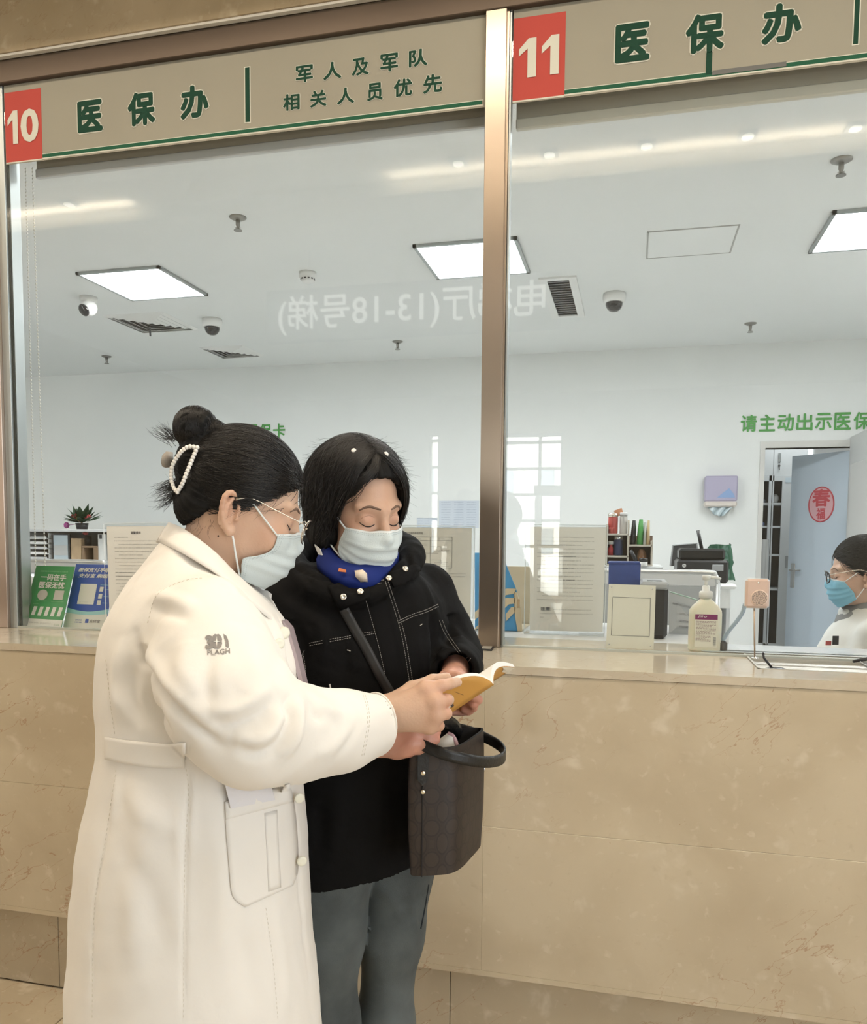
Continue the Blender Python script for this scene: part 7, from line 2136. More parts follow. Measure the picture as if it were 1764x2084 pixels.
M_GRN = mat('leaflet_green', (.028, .27, .075), rough=.35); M_LW = mat('leaflet_white', (.72, .72, .68), rough=.4); M_LB = mat('leaflet_blue', (.022, .085, .42), rough=.35); M_LC = mat('leaflet_cyan', (.33, .62, .66), rough=.4)
t, Lp, nn = leaflet('leaflet', 'green leaflet with white characters leaning on the window beside the left post', [(45, 1275), (124, 1280), (152.5, 1152), (74, 1151)], M_GRN)
quad(Lp, 0, 0, 1, .135, 'white_foot', M_LW, t)
txt(Lp, '一码在手', .20, .76, .86, .865, M_LW, t, .03); txt(Lp, '医保无忧', .20, .63, .86, .74, M_LW, t, .03)
lines_on('small_print', Lp, [(.91, .15, .88)], t, mat('pale_green_ink', (.25, .50, .28), rough=.6), .022, 11)
MB().add([Lp(.34 + .13 * math.cos(a), .525 + .085 * math.sin(a)) for a in np.linspace(0, 6.283, 25)[:-1]], [tuple(range(24))]).obj('printed_disc', mat('leaflet_grey', (.52, .50, .46), rough=.5), t, fixn=False)
quad(Lp, .64, .455, .88, .605, 'blank_panel', MATS['leaflet_grey'], t)
lines_on('small_print', Lp, [(.425, .22, .48), (.425, .60, .94), (.375, .16, .30)], t, mat('pale_green_ink'), .014, 12)
for k in range(5): quad(Lp, .16 + k * .165, .19, .25 + k * .165, .335, 'phone_picture', M_LW, t, sh=.03)
lines_on('small_print', Lp, [(.075, .06, .40), (.075, .44, .72)], t, M_PRINT, .022, 13); lines_on('small_print', Lp, [(.06, .80, .94)], t, M_GRN, .03, 14)
t, Lp, nn = leaflet('leaflet', 'blue leaflet with white slanted characters leaning on the window beside the green one', [(128.6, 1277), (213, 1281), (232, 1150), (154.8, 1148)], M_LB)
crv = lambda v, k: [Lp(u, v - k * math.sin(math.pi * u), .0005) for u in np.linspace(0, 1, 13)]
MB().add([Lp(0, 0, .0005)] + [Lp(1, 0, .0005)] + crv(.235, .03)[::-1], [tuple(range(15))]).obj('white_foot', M_LW, t, fixn=False)
MB().add(crv(.235, .03) + crv(.31, .05)[::-1], [tuple(range(26))]).obj('cyan_wave', M_LC, t, fixn=False)
txt(Lp, '医保支付不带卡', .10, .875, 1.0, .945, M_LW, t, .03, .25); txt(Lp, '支付宝 刷医保', .12, .785, 1.0, .85, M_LW, t, .03, .25)
quad(Lp, .22, .37, .62, .69, 'blank_panel', M_LW, t)
for v in (.61, .50, .40): quad(Lp, .70, v - .035, .79, v + .04, 'icon', M_LW, t); lines_on('small_print', Lp, [(v, .83, .97)], t, M_LC, .014, int(v * 100))
lines_on('small_print', Lp, [(.405, .27, .57)], t, M_INK, .018, 21); lines_on('small_print', Lp, [(.68, .70, .92)], t, M_LC, .016, 22)
quad(Lp, .50, .085, .58, .145, 'icon', M_LB, t); txt(Lp, '支付宝', .61, .09, .86, .14, M_INK, t, .01)
lines_on('small_print', Lp, [(.125, .26, .42), (.09, .26, .42)], t, M_LB, .022, 23)
# wood and blue file rack straddling the post
Yr = 2.80
fr_ = thing('file_rack', 'light wood file rack with blue cut-out sides, half hidden by the steel post', 'rack', (onY(1015, 1285, Yr)[0], Yr, ZC))
M_LWD = mat('pale_plywood', (.62, .52, .36), rough=.6, noise=(18, .05)); M_RBL = mat('rack_blue', (.09, .32, .60), rough=.5)
pr = lambda pts, y, dy, m, nm: MB().prism([np.maximum(onY(*p, y), (-9, -9, ZC + .0008)) for p in pts], (0, dy, 0)).obj(nm, m, fr_)
pr([(966, 1125), (1020, 1125), (1050, 1198), (1058, 1232), (1062, 1291), (966, 1291)], Yr, .004, M_RBL, 'blue_panel')
for pts in ([(966, 1246), (976, 1237), (1012, 1206), (1030, 1198), (1050, 1198), (1047, 1208), (1030, 1211), (1012, 1222), (976, 1253), (966, 1262)], [(966, 1278), (985, 1262), (1010, 1240), (1029, 1217), (1048, 1217), (1048, 1228), (1035, 1230), (1012, 1252), (985, 1276), (966, 1291)], [(1029, 1265), (1047, 1246), (1049, 1236), (1040, 1236), (1029, 1250)], [(1046, 1205), (1052, 1206), (1060, 1240), (1062, 1291), (1053, 1291), (1047, 1248)]):
    pr(pts, Yr - .005, .005, M_LWD, 'wood_bar')
MB().box(onY(1054, 1225, Yr - .006) - np.array([.003, .001, .02]), onY(1056, 1225, Yr - .006) + np.array([.003, .001, .01]), .001).obj('finger_slot', M_WOOD, fr_)
a, b = onY(966, 1291, Yr), onY(1062, 1291, Yr); MB().box((a[0], Yr + .004, ZC), (b[0], Yr + .22, ZC + .006)).box((a[0], Yr + .21, ZC), (b[0], Yr + .216, ZC + .22)).obj('tray', M_LWD, fr_)
# ------------------------------------------------------------------ inside the office
M_DESK = mat('white_laminate', (.66, .665, .66), rough=.35)
dk = thing('staff_desk', 'white laminate staff desk behind the counter windows', 'desk', (-.9, 2.9, OFL))
MB().box((-2.9, 2.622, ZC - .03), (.20, 3.20, ZC - .0005), .003).obj('worktop', M_DESK, dk)
for x in (-2.86, -1.6, -.4, .16): MB().box((x - .02, 2.66, OFL), (x + .02, 3.16, ZC - .03)).obj('leg', M_LGREY, dk)
MB().box((-2.84, 2.63, .45), (.14, 2.645, ZC - .03)).obj('modesty_panel', M_LGREY, dk)


def box_px(name, x0, y0, x1, y1, Y, dep, m, parent, bev=.003, zb=None):
    a, b = onY(x0, (y0 + y1) / 2, Y), onY(x1, (y0 + y1) / 2, Y); xm = (x0 + x1) / 2
    zt, zl = onY(xm, y0, Y)[2], (onY(xm, y1, Y)[2] if zb is None else zb)
    return MB().box((a[0], Y, zl), (b[0], Y + dep, zt), bev).obj(name, m, parent)


# desk screens
M_SCR = mat('grey_screen_panel', (.40, .42, .43), rough=.6); M_RAIL = mat('silver_rail', (.66, .67, .67), rough=.3, metal=.7)


def screen(xa, xb, yt, Y, label, x_far=None):
    a, b = onY(xa, yt, Y), onY(xb, yt + (2 if xa < 500 else 4), Y)
    if x_far is not None: a[0] = x_far
    t = thing('desk_screen', label, 'partition', ((a[0] + b[0]) / 2, Y, OFL)); z = float(a[2])
    MB().tube(spline([(a[0], Y, z - .012), ((a[0] + b[0]) / 2, Y, z - .012), (b[0] - .05, Y, z - .012), (b[0] - .014, Y, z - .026), (b[0], Y, z - .065)], 40), .014, 10).tube([(b[0], Y, z - .06), (b[0], Y, OFL)], .014, 10).obj('rail', M_RAIL, t, smooth=True)
    MB().box((a[0], Y - .010, z - .075), (b[0] - .004, Y + .010, z - .02), .002).obj('header', M_LGREY, t)
    MB().box((a[0], Y - .008, OFL), (b[0] - .006, Y + .008, z - .077)).obj('panel', M_SCR, t)
    return t, z


screen(40, 213, 1137, 4.0, 'grey desk screen with a silver rail at the far left, behind the leaflets', -3.9)
screen(1180, 1461, 1156, 4.0, 'grey desk screen with a silver rail behind the sanitiser', None)
# low cabinet with open shelf, far left
Y = 5.4
zt = float(onY(130, 1077, Y)[2]); zb = float(onY(130, 1140, Y)[2]); xa, xb = onY(20, 1100, Y)[0], onY(228, 1100, Y)[0]
lc = thing('low_cabinet', 'pale low cabinet with an open top shelf, far left under the flowers', 'cabinet', ((xa + xb) / 2, Y + .2, OFL))
MB().box((xa, Y, OFL), (xb, Y + .42, zb), .003).obj('body', M_DESK, lc); MB().box((xa, Y - .01, zt - .02), (xb, Y + .42, zt), .003).obj('top_board', M_LGREY, lc)
MB().box((xa, Y + .40, zb), (xb, Y + .42, zt - .02)).obj('back_board', M_LGREY, lc)
for x in (xa, xb - .015): MB().box((x, Y, zb), (x + .015, Y + .40, zt - .02)).obj('upright', M_LGREY, lc)
for i, x in enumerate(np.linspace(xa, xb, 4)[:-1]):
    d_ = MB().box((x + .008, Y - .016, OFL + .05), (x + (xb - xa) / 3 - .008, Y, zb - .03), .002).obj('door', M_DESK, lc); MB().tube([(x + (xb - xa) / 3 - .04, Y - .03, zb - .25), (x + (xb - xa) / 3 - .04, Y - .03, zb - .12)], .005, 6).obj('handle', M_CHROME, d_)
sr = thing('document_tray', 'white stacked document tray with grey slats on the shelf at the far left', 'tray', onY(72, 1135, Y - .02))
a, b = onY(52, 1135, Y + .02), onY(95, 1135, Y + .02)
for k in range(5):
    z = zb + .002 + k * (zt - .04 - zb) / 5; MB().box((a[0], Y + .02, z), (b[0], Y + .30, z + .008)).box((a[0], Y + .02, z + .008), (b[0], Y + .026, z + .02)).obj('tray_shelf', M_WHITE if k % 2 else M_LGREY, sr)
for x in (a[0], b[0] - .006): MB().box((x, Y + .05, zb + .001), (x + .006, Y + .28, zt - .03)).obj('tray_side', M_WHITE, sr)
dc = thing('desk_calendar', 'white and blue calendar page in a black frame on the far left shelf', 'calendar', onY(125, 1137, Y))
box_px('page', 109, 1089, 138, 1136, Y + .05, .004, mat('pale_blue_page', (.60, .70, .76), rough=.6), dc, .001, zb + .002); box_px('frame', 107, 1087, 142, 1137, Y + .055, .012, M_BLACK, dc, .002, zb + .001); box_px('printed_grid', 110, 1110, 137, 1130, Y + .048, .002, M_LGREY, dc, 0)
wb = thing('wooden_box', 'tall light wood box on the far left shelf', 'box', onY(154, 1137, Y)); box_px('box_body', 144, 1097, 165, 1137, Y + .03, .12, M_WOOD, wb, .003, zb + .001); box_px('lid', 143.5, 1095.5, 165.5, 1098.5, Y + .028, .124, M_WOOD, wb, .001)
ws = thing('wooden_stand', 'low brown wood stand on the far left shelf, right of the wooden box', 'stand', onY(182, 1137, Y)); box_px('stand_top', 166, 1111, 198, 1115, Y + .02, .14, mat('brown_wood', (.26, .17, .10), rough=.55), ws, .002); box_px('stand_leg', 190, 1115, 198, 1137, Y + .02, .14, mat('brown_wood'), ws, .002, zb + .001); box_px('stand_leg', 166, 1115, 171, 1137, Y + .02, .14, mat('brown_wood'), ws, .002, zb + .001)
mg = thing('pen_pot', 'black pot with a red flower on the brown wood stand', 'pot', onY(174, 1110, Y + .06)); zs_ = float(onY(174, 1111, Y + .02)[2]); px_ = onY(174, 1100, Y + .06)
MB().lathe([(0, 0), (.026, 0), (.028, .075), (.024, .075), (.022, .01), (0, .01)], (px_[0], Y + .09, zs_ + .001), n=18).obj('pot', M_BLACK, mg, smooth=True)
MB().ball((px_[0] - .015, Y + .08, zs_ + .095), .018, 8, 6, (1.4, 1, .6)).obj('flower', mat('red_petal', (.50, .08, .08), rough=.6), mg)
wx = thing('white_box', 'white box with small dark labels at the right end of the far left shelf', 'box', onY(198, 1137, Y)); box_px('box_body', 199, 1087, 216, 1137, Y + .03, .18, M_WHITE, wx, .003, zb + .001); box_px('label', 202, 1088, 207, 1096, Y + .028, .002, M_BLACK, wx, 0)
# flowers
fpz = thing('flower_pot', 'pot of yellow, red and pink flowers with dark leaves on the low cabinet', 'flowers', onY(165, 1077, Y + .2))
fx = onY(167, 1077, Y + .2); rr = np.random.default_rng(3)
MB().lathe([(0, 0), (.04, 0), (.05, .05), (.045, .05), (0, .04)], (fx[0], Y + .2, zt + .001), n=18).obj('pot', M_BLACK, fpz, smooth=True)
M_LEAF = mat('dark_leaf', (.02, .06, .025), rough=.5)
lf = None
for k in range(46):
    a = rr.uniform(0, 6.28); e = rr.uniform(.1, 1.2); L_ = rr.uniform(.09, .16); d = np.array([math.cos(a) * math.cos(e), math.sin(a) * math.cos(e), math.sin(e)]); s = np.cross(d, (0, 0, 1)); s /= np.linalg.norm(s); c = np.array([fx[0], Y + .2, zt + .05]) + d * rr.uniform(.0, .05)
    MB().add([c, c + d * L_ * .5 + s * .026, c + d * L_, c + d * L_ * .5 - s * .026, c + d * L_ * .5 + np.array([0, 0, .008])], [(0, 1, 4), (1, 2, 4), (2, 3, 4), (3, 0, 4)]).obj('leaf', M_LEAF, fpz)
for (x, y, m, r_) in ((150, 1052, 'red', .022), (156, 1049, 'red', .018), (163, 1050, 'yel', .026), (170, 1052, 'yel', .022), (176, 1053, 'red', .022), (181, 1051, 'red', .016), (136, 1069, 'pnk', .024), (160, 1056, 'yel', .018), (172, 1044, 'red', .013)):
    m = {'red': mat('red_petal'), 'yel': mat('yellow_petal', (.66, .42, .08), rough=.6), 'pnk': mat('pink_petal', (.50, .10, .34), rough=.6)}[m]; c = onY(x, y, Y + .19); mb = MB()
    for j in range(7):
        a = j * .9; q = c + r_ * .6 * np.array([math.cos(a), -.3, math.sin(a)]); mb.ball(q, r_ * .5, 6, 4)
    mb.tube([c, (fx[0], Y + .2, zt + .05)], .002, 4); mb.obj('flower_head', m, fpz, smooth=True)
# rounded white machine behind the green leaflet
wm = thing('white_machine', 'rounded white machine partly hidden behind the green leaflet', 'machine', onY(66, 1270, 2.75))
P = [onY(*p, 2.75) for p in ((52, 1168), (60, 1170), (70, 1176), (82, 1186), (92, 1200), (95, 1275), (52, 1275))]
for p in P: p[2] = max(p[2], ZC + .001)
MB().prism(P, (0, .2, 0)).obj('housing', mat('cool_white_plastic', (.66, .70, .76), rough=.3), wm)
# ---- right of the post
Y = 4.7
zc_ = float(onY(1280, 1151.9, Y)[2])
cr_ = thing('low_cabinet', 'pale low cabinet under the wooden organiser, right of the post', 'cabinet', onY(1280, 1200, Y + .2) * np.array([1, 1, 0]) + np.array([0, 0, OFL]))
a, b = onY(1180, 1160, Y), onY(1345, 1160, Y); MB().box((a[0], Y - .02, OFL), (b[0], Y + .4, zc_ - .02)).obj('body', M_DESK, cr_); MB().box((a[0] - .01, Y - .04, zc_ - .02), (b[0] + .01, Y + .41, zc_), .003).obj('top_board', M_LGREY, cr_)
og = thing('desk_organiser', 'pale wood tiered organiser full of mugs and snacks, right of the post', 'organiser', onY(1280, 1150, Y + .1))
M_ORG = mat('pale_board', (.58, .53, .45), rough=.6)
for (x0, y0, x1, y1, nm) in ((1234, 1086, 1279, 1089.5, 'shelf'), (1234, 1131, 1279, 1134.5, 'shelf'), (1279, 1109, 1327, 1112.5, 'shelf'), (1232, 1148.5, 1328, 1151.5, 'shelf')): box_px(nm, x0, y0, x1, y1, Y, .18, M_ORG, og, .001)
for (x0, y0, x1, y1) in ((1232, 1066, 1235, 1150), (1276, 1058, 1280, 1150), (1324, 1100, 1328, 1150)): box_px('upright', x0, y0, x1, y1, Y, .18, M_ORG, og, .001)
box_px('back_board', 1233, 1090, 1327, 1150, Y + .175, .006, mat('brown_board', (.20, .13, .09), rough=.7), og, 0)
sz = {k: float(onY(1260, v, Y)[2]) for k, v in dict(top=1086, mid=1131, sh2=1109, bot=1148.5).items()}


def can(name, label, cat, x, w, y0, zb_, m, prof=None, lid=None, Yc=Y + .07):
    c = onY(x, y0, Yc); r_ = w / 2 * (Yc / FOC); h = onY(x, y0, Yc)[2] - zb_ - .001
    t = thing(name, label, cat, (c[0], Yc, zb_)); MB().lathe([(rr_ * r_, hh_ * h) for rr_, hh_ in (prof or [(0, 0), (.94, 0), (1, .05), (1, .93), (.94, 1), (0, 1)])], (c[0], Yc, zb_ + .001), n=18).obj('can_body', m, t, smooth=True)
    if lid: MB().lathe([(0, 0), (r_ * 1.03, 0), (r_ * 1.03, .016), (r_ * .9, .02), (0, .02)], (c[0], Yc, zb_ + .001 + h), n=18).obj('lid', lid, t, smooth=True)
    return t


can('tea_tin', 'red tea tin with a pale gold lid on the organiser top', 'tin', 1247.5, 19, 1052, sz['top'], mat('tin_red', (.42, .07, .06), rough=.35), lid=M_GOLD)
can('glass_jar', 'clear jar beside the red tin on the organiser top', 'jar', 1269, 15, 1050, sz['top'], mat('jar_glass', (.62, .60, .56), rough=.1, alpha=.7), lid=M_LGREY)
oc_ = thing('card', 'orange card leaning on the jars on the organiser top', 'card', onY(1259, 1044, Y + .06)); MB().obox(onY(1259, 1043, Y + .07), CR * .022 + CU * .008, CF * .002, CU * .018 - CR * .006).obj('card_sheet', mat('orange_card', (.60, .27, .14), rough=.6), oc_)
can('red_bowl', 'small red bowl on the organiser, under the red tin', 'bowl', 1243, 11, 1074, sz['top'], mat('tin_red'), [(0, 0), (.6, 0), (1, .9), (1, 1), (.85, .95), (0, .3)], Yc=Y + .03)
tm_ = can('thermos_mug', 'dark blue thermos mug with a steel rim on the middle shelf', 'mug', 1258.5, 17, 1098, sz['mid'], mat('navy_metal', (.035, .05, .14), rough=.35), lid=M_CHROME)
can('red_bottle', 'red bottle with a white cap beside the blue mug', 'bottle', 1243, 12, 1108, sz['mid'], mat('bottle_red', (.48, .04, .05), rough=.4), [(0, 0), (1, 0), (1, .6), (.5, .8), (.5, 1), (0, 1)], lid=M_WHITE)
can('tea_pot', 'amber glass tea pot on the lower shelf', 'pot', 1306, 20, 1118, sz['bot'], mat('amber_glass', (.30, .14, .06), rough=.1, coat=.5), [(0, 0), (.8, 0), (1, .3), (.9, .75), (.55, .95), (.6, 1), (0, 1)])
can('paper_cup', 'white cup with a black lid in front of the organiser', 'cup', 1309, 16, 1143, zc_, M_WHITE, lid=M_BLACK, Yc=Y - .035)
ph = thing('telephone_handset', 'black handset leaning on the organiser', 'phone', onY(1291, 1146, Y - .02)); MB().tube([onY(1283, 1120, Y - .012), onY(1297, 1146, Y - .018)], [.010, .012], 8).obj('handset', M_BLACK, ph, smooth=True)


def bag(x0, x1, yt, zb_, m, label):
    Yb_ = Y + .06; a, b, z = onY(x0, 1090, Yb_)[0], onY(x1, 1090, Yb_)[0], float(onY((x0 + x1) / 2, yt, Yb_)[2]); t = thing('snack_bag', label, 'snack bag', ((a + b) / 2, Yb_, zb_)); rows = []
    for i in range(7):
        v = i / 6; k = 1 - .45 * v ** 2; d = .028 * math.sin(math.pi * min(1, v * .8 + .2)) + .002; c = (a + b) / 2 + (b - a) * .12 * v; w_ = (b - a) / 2 * k
        rows.append([(c + w_ * math.cos(q), Yb_ + d * math.sin(q), zb_ + .003 + (z - zb_) * v) for q in np.linspace(0, 2 * math.pi, 11)])
    MB().sheet(rows).obj('wrapper', m, t, smooth=True); return t


bag(1282, 1294, 1060, sz['sh2'], mat('black_foil', (.012, .012, .014), rough=.2), 'black foil snack bag, leftmost on the right tier of the organiser')
bag(1295, 1309, 1058, sz['sh2'], mat('green_foil', (.06, .28, .06), rough=.25), 'bright green snack bag on the right tier of the organiser')
bag(1308, 1315, 1064, sz['sh2'], mat('clear_foil', (.46, .48, .45), rough=.15), 'clear snack bag beside the green one')
bag(1314, 1322, 1060, sz['sh2'], mat('tan_foil', (.50, .38, .20), rough=.3), 'tan snack bag, rightmost on the organiser')
# side table with the printer
Y = 4.85
zt = float(onY(1470, 1188, Y)[2])
stb = thing('side_table', 'white side table with rounded top under the black printer', 'table', onY(1430, 1250, Y) * np.array([1, 1, 0]) + np.array([0, 0, OFL]))
a, b = onY(1345, 1190, Y)[0], onY(1499, 1190, Y)[0]; MB().box((a, Y - .02, zt - .03), (b, Y + .48, zt), .012).obj('top', M_WHITE, stb)
MB().box((a + .02, Y + .01, zt - .14), (b - .03, Y + .46, zt - .03)).obj('apron', M_WHITE, stb)
for x in (a + .02, b - .05): MB().box((x, Y + .01, OFL), (x + .02, Y + .46, zt - .14)).obj('side', M_LGREY, stb)
MB().box((a + .04, Y + .44, OFL), (b - .05, Y + .46, zt - .14)).obj('back', M_DGREY, stb)
pr_ = thing('printer', 'black multifunction printer on the white side table', 'printer', onY(1430, 1188, Y + .1))
x0, x1 = onY(1378, 1150, Y)[0], onY(1484, 1150, Y)[0]; zm, zp = float(onY(1430, 1140, Y)[2]), float(onY(1430, 1117, Y)[2])
MB().box((x0, Y + .02, zt + .001), (x1, Y + .40, zm), .012).obj('base', M_BLACK, pr_); MB().box((x0 + .01, Y + .03, zm), (x1 - .02, Y + .40, zp), .012).obj('scanner', mat('glossy_black', (.012, .012, .013), rough=.18), pr_)
MB().box((x0 + .08, Y + .012, zt + .02), (x1 - .10, Y + .022, zt + .07), .003).obj('paper_slot', M_DGREY, pr_); MB().box((x1 - .09, Y + .012, zm - .06), (x1 - .03, Y + .021, zm - .025), .002).obj('display', M_GREY, pr_)
lg = onY(1392, 1151, Y + .018); mb = MB().lathe([(0, 0), (.011, 0), (.011, .001), (0, .001)], lg, (0, -1, 0), 20); lo = mb.obj('logo_disc', M_WHITE, pr_); letters('logo_lettering', 'hp', lg + np.array([-.006, -.0014, -.006]), (.012, 0, 0), (0, 0, .012), M_BLACK, lo, shear=.25)
MB().tube([onY(1428, 1118, Y + .2), onY(1420, 1079, Y + .2)], .010, 8).obj('cover_arm', M_BLACK, pr_, smooth=True)
lp = thing('laptop_stand', 'grey-edged flat stand leaning behind the black printer', 'stand', onY(1390, 1140, Y + .3)); P = [onY(*p, Y + .42) for p in ((1364, 1152), (1369, 1110), (1418, 1106), (1424, 1150))]; MB().prism(P, (0, .012, 0)).obj('plate', M_DGREY, lp); MB().tube(P[:4], .006, 6).obj('edge', M_GREY, lp)
gb = thing('plastic_bag', 'glossy dark green plastic bag behind the black printer', 'bag', onY(1466, 1140, Y + .42)); rows = []
rr = np.random.default_rng(6); a, b = onY(1434, 1120, Y + .43)[0], onY(1497, 1120, Y + .43)[0]; z0_, z1_ = zt + .001, float(onY(1466, 1108, Y + .43)[2])
for i in range(9): rows.append([((a + b) / 2 + (b - a) / 2 * math.cos(q) * (1 - .04 * i % 3) + rr.normal() * .006, Y + .445 + .03 * math.sin(q) + rr.normal() * .005, z0_ + (z1_ - z0_) * i / 8 + rr.normal() * .003) for q in np.linspace(0, 2 * math.pi, 17)[:-1]])
rows = [r_ + r_[:1] for r_ in rows]; MB().sheet(rows).obj('wrapper', mat('green_plastic', (.012, .085, .045), rough=.16), gb, smooth=True)
# on the staff desk, right part
bb = thing('box_file', 'dark blue box standing behind the code board', 'box', onY(1270, 1190, 3.0)); box_px('case', 1238, 1146, 1303, 1200, 2.96, .10, mat('navy_card', (.025, .055, .22), rough=.5), bb, .003, ZC + .0008); MB().box(onY(1303, 1180, 2.96) + np.array([0, .002, -.0]), onY(1304.5, 1147, 2.96) + np.array([0, .098, 0])).obj('white_edge', M_WHITE, bb); box_px('lid', 1237, 1143.5, 1302, 1147, 2.955, .11, mat('navy_lid', (.03, .06, .25), rough=.4), bb, .001)
lpn = thing('label_printer', 'black upright label printer with a grey top beside the code board', 'printer', onY(1330, 1300, 2.72)); 
a, b = onY(1303, 1240, 2.72)[0], onY(1359, 1240, 2.72)[0]; z = float(onY(1330, 1193, 2.72)[2]); MB().box((a, 2.72, ZC + .001), (b, 2.95, z), .012).obj('case', M_BLACK, lpn); MB().box((a - .002, 2.715, z - .012), (b + .002, 2.955, z + .014), .008).obj('grey_top', M_GREY, lpn); MB().box((a + .02, 2.76, z + .013), (b - .02, 2.80, z + .016)).obj('paper_slit', M_BLACK, lpn)
lab = thing('acrylic_notice', 'tilted grey notice sheet with small characters beside the label printer', 'notice', onY(1395, 1285, 2.9))
Q = [onY(1361, 1283, 2.88), onY(1428, 1290, 2.88), onY(1436, 1226, 2.96), onY(1362, 1204, 2.96)]; Q[0][2] = Q[1][2] = ZC + .001; MB().prism(Q, (0, .004, 0)).obj('sheet', mat('grey_notice', (.30, .32, .33), rough=.3), lab)
Lq = lambda u, v, o=.001: (Q[0] * (1 - u) + Q[1] * u) * (1 - v) + (Q[3] * (1 - u) + Q[2] * u) * v - np.array([0, o, 0]); lines_on('small_print', Lq, [(.74, .1, .9), (.52, .3, .8), (.34, .3, .8), (.2, .3, .7)], lab, M_INK, .05, 31)
MB().tube([Q[2], Q[3]], .0022, 6).obj('glass_edge', mat('green_edge', (.38, .56, .48), rough=.2), lab)
ms = thing('mouse', 'black mouse with a cable on the staff desk beside the label printer', 'mouse', onZ(1372, 1305, ZC)); c = onZ(1385, 1287, ZC); MB().ball((c[0], c[1], ZC + .010), .03, 14, 10, (1.0, 1.5, .36)).obj('shell', M_BLACK, ms, smooth=True); MB().tube(spline([(c[0] + .03, c[1], ZC + .006), (c[0] + .07, c[1] + .05, ZC + .004), (c[0] + .12, c[1] + .10, ZC + .004)], 12), .0025, 6).obj('cable', M_BLACK, ms, smooth=True)
tr = thing('document_sheet', 'clear plastic document sheets lying behind the window over the tray', 'sheet', onZ(1610, 1325, ZC + .01))
for k, (o_, tt) in enumerate(((0, .0), (.012, .02))): MB().box((.20 + o_, 2.445 + tt, ZC + .001 + .0035 * k), (.74 + o_, 2.60, ZC + .0035 + .0035 * k), .0008).obj('sheet', mat('frosted_sheet', (.62, .65, .68), rough=.25), tr)
# paper towel dispenser on the wall
M_LIL = mat('lilac_plastic', (.42, .39, .52), rough=.3)
pd = thing('towel_dispenser', 'lilac paper towel dispenser with tissue hanging out on the white wall', 'dispenser', onY(1468, 1050, YB))
a, b = onY(1434, 1000, YB - .12)[0], onY(1501, 1000, YB - .12)[0]; z1, z2, z3 = [float(onY(1468, y, YB - .12)[2]) for y in (968, 1020, 1031)]
MB().box((a, YB - .12, z2), (b, YB - .001, z1), .01).obj('cover', M_LIL, pd); MB().box((a, YB - .122, z3), (b, YB - .001, z2), .012).obj('lower_band', mat('cream_band', (.66, .60, .55), rough=.35), pd)
MB().add([(a + .10, YB - .1235, z2 + .03), (b - .02, YB - .1235, z2 + .03), (b - .03, YB - .1235, z2 + .06), (b - .07, YB - .1235, z2 + .11), (b - .12, YB - .1235, z2 + .07)], [(0, 1, 2, 3, 4)]).obj('printed_hills', mat('blue_print', (.24, .36, .60), rough=.4), pd, fixn=False)
rr = np.random.default_rng(2); rows = [[(a + (b - a) * (.5 + (u - .5) * (.78 - .22 * v)), YB - .06 + .04 * math.sin(u * 17 + v * 5) * (.4 + v) - .02, z3 + .004 - v * .085 * (1 - .5 * (2 * u - 1) ** 2)) for u in np.linspace(0, 1, 22)] for v in np.linspace(0, 1, 6)]
MB().sheet(rows).obj('tissue', mat('pale_blue_tissue', (.66, .76, .80), rough=.85), pd, smooth=True, solid=.002)
# printed sheets on the wall
for (x0, y0, x1, y1, lb, sd) in ((893, 1019, 974, 1074, 'wide printed table sheet on the office wall beside the post', 41), (848, 1054, 890, 1076, 'small printed sheet on the wall beside the wide one', 42)):
    a, b, c = onY(x0, y1, YB), onY(x1, y1, YB), onY(x0, y0, YB); t = thing('wall_sheet', lb, 'paper', a); MB().box((a[0], YB - .003, a[2]), (b[0], YB - .001, c[2])).obj('sheet', mat('bluish_paper', (.62, .67, .74), rough=.8), t)
    Lw = lambda u, v, o=.004: np.array([a[0] + (b[0] - a[0]) * u, YB - o, a[2] + (c[2] - a[2]) * v]); n_ = int((y1 - y0) / 5.5); lines_on('small_print', Lw, [(.94 - i / n_ * .92, u0, u0 + .24) for i in range(n_) for u0 in (.06, .38, .70)], t, mat('blue_grey_ink', (.34, .40, .50), rough=.8), .028, sd)
# tall cabinet along the right wall
tc = thing('tall_cabinet', 'tall pale grey cabinet along the wall right of the open door', 'cabinet', (1.76, 6.2, OFL)); xl = 1.715; zt = float(onY(1733, 945, 6.85)[2]); xl = float(onY(1728, 1000, 6.85)[0])
MB().box((xl, 5.2, OFL), (2.6, 6.85, zt), .003).obj('body', mat('pale_grey_laminate', (.60, .60, .59), rough=.45), tc)
for y in (5.75, 6.3): MB().box((xl - .001, y - .002, OFL + .08), (xl + .001, y + .002, zt - .03)).obj('door_gap', M_GREY, tc)
xw = float(onY(1731, 900, 7.42)[0]); zw = float(onY(1743, 872, 6.9)[2]); tw = thing('tall_cabinet', 'tall white wardrobe against the back wall right of the door, behind the pale grey one', 'cabinet', (xw + .4, 7.1, OFL)); MB().box((xw, 6.9, OFL), (xw + .9, 7.44, zw), .003).obj('body', mat('wardrobe_white', (.68, .69, .69), rough=.5), tw); MB().box((xw + .448, 6.898, OFL + .06), (xw + .452, 6.902, zw - .02)).obj('door_gap', M_GREY, tw)
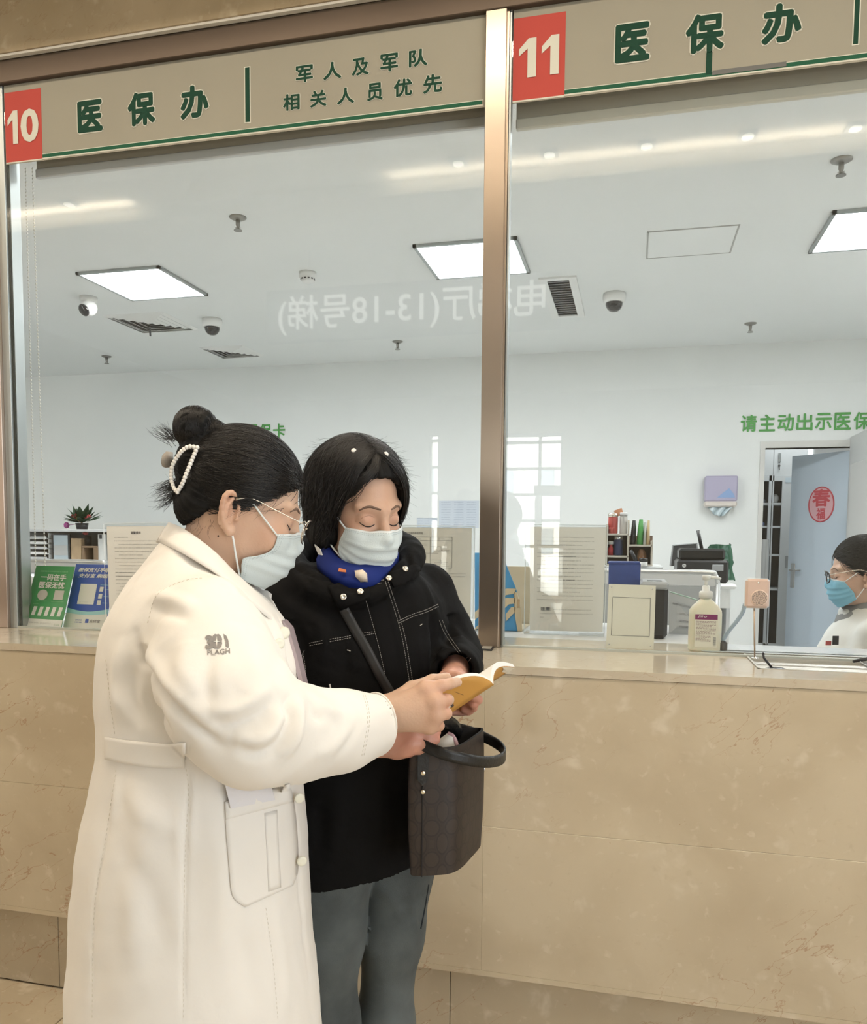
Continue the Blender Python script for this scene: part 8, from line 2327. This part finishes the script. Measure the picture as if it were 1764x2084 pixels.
# back room: cupboards seen through the doorway
Y = 9.0
bc2 = thing('glazed_cabinet', 'white cabinet with glazed doors and dark shelves seen through the doorway', 'cabinet', onY(1580, 1200, Y) * np.array([1, 1, 0]) + np.array([0, 0, OFL]))
X = lambda x: float(onY(x, 1000, Y)[0]); Zy = lambda y: float(onY(1580, y, Y)[2])
M_CW = mat('cabinet_white', (.70, .73, .74), rough=.45); M_DARK = mat('dark_interior', (.045, .04, .035), rough=.8)
xr_ = X(1640)
MB().box((X(1500), Y + .38, OFL), (xr_, Y + .40, 2.9)).obj('back_board', M_DARK, bc2)
MB().box((X(1500), Y, Zy(968)), (xr_, Y + .38, 2.9), .003).obj('upper_cupboard', M_CW, bc2)
MB().box((X(1571.4), Y - .002, Zy(966)), (X(1572.6), Y + .001, 2.88)).obj('door_gap', M_GREY, bc2)
for (x0, x1, y0, y1, nm) in ((1564, 1570, 968, 1330, 'stile'), (1571.5, 1574.5, 968, 1330, 'stile'), (1591, 1640, 968, 1330, 'side_panel'), (1500, 1553, 968, 1330, 'side_panel'), (1553, 1591, 968, 979, 'rail'), (1553, 1591, 1310, 1330, 'rail')): MB().box((X(x0), Y - .004, max(Zy(y1), OFL + .01)), (X(x1), Y + .02, Zy(y0)), .001).obj(nm, M_CW, bc2)
for y in (1025, 1072, 1130, 1200): MB().box((X(1500), Y + .02, Zy(y) - .01), (xr_, Y + .37, Zy(y) + .01)).obj('shelf', M_CW, bc2)
hd = MB().box((X(1581), Y - .012, Zy(941)), (X(1586), Y - .001, Zy(922)), .002).obj('handle', M_ALU, bc2); MB().lathe([(0, 0), (.012, 0), (.012, .008), (0, .009)], (X(1583), Y - .001, Zy(948)), (0, -1, 0), 12).tube([(X(1583), Y - .01, Zy(948)), (X(1584), Y - .012, Zy(957))], .004, 5).obj('lock', M_DGREY, bc2)
box_px('handle', 1598, 1131, 1603, 1156, Y - .012, .01, M_GREY, bc2, .002); box_px('paper_label', 1598, 972, 1610, 982, Y - .008, .003, mat('pale_blue_page'), bc2, 0)
for (x0, x1, y0, yb, m, lb) in ((1576, 1590, 1004, 1025, M_WHITE, 'white wrapped bundle on the top cabinet shelf'), (1554, 1563, 1014, 1025, mat('grey_blue_cloth', (.22, .28, .36), rough=.8), 'grey-blue bundle on the top cabinet shelf'), (1554, 1563, 1062, 1072, mat('blue_cloth', (.20, .28, .52), rough=.8), 'blue bundle on the second cabinet shelf')):
    t = thing('bundle', lb, 'bundle', onY((x0 + x1) / 2, yb, Y + .1)); c = (X(x0) + X(x1)) / 2; h = Zy(y0) - Zy(yb) - .01; MB().ball((c, Y + .15, Zy(yb) + .011 + h / 2), h / 2, 12, 8, ((X(x1) - X(x0)) / h, 1, 1)).obj('cloth', m, t, smooth=True)
t = thing('white_cloth', 'white cloth hanging in the gap beside the cabinet stile', 'cloth', onY(1558, 1150, Y + .1)); rows = [[(X(1555) + .03 * (1 + math.sin(q * 3 + v)) * .5 + .03 * math.cos(q), Y - .05 + .03 * math.sin(q), Zy(1098) - v * .55) for q in np.linspace(0, 6.283, 13)] for v in np.linspace(0, 1, 8)]; MB().sheet(rows).obj('drape', M_WHITE, t, smooth=True)
wd = struct('window_9', MB().box((X(1643), 9.59, Zy(921)), (X(1676), 9.60, Zy(900))), mat('daylit_pane', (1, 1, 1), emit=(.9, .96, 1), estr=1.6))
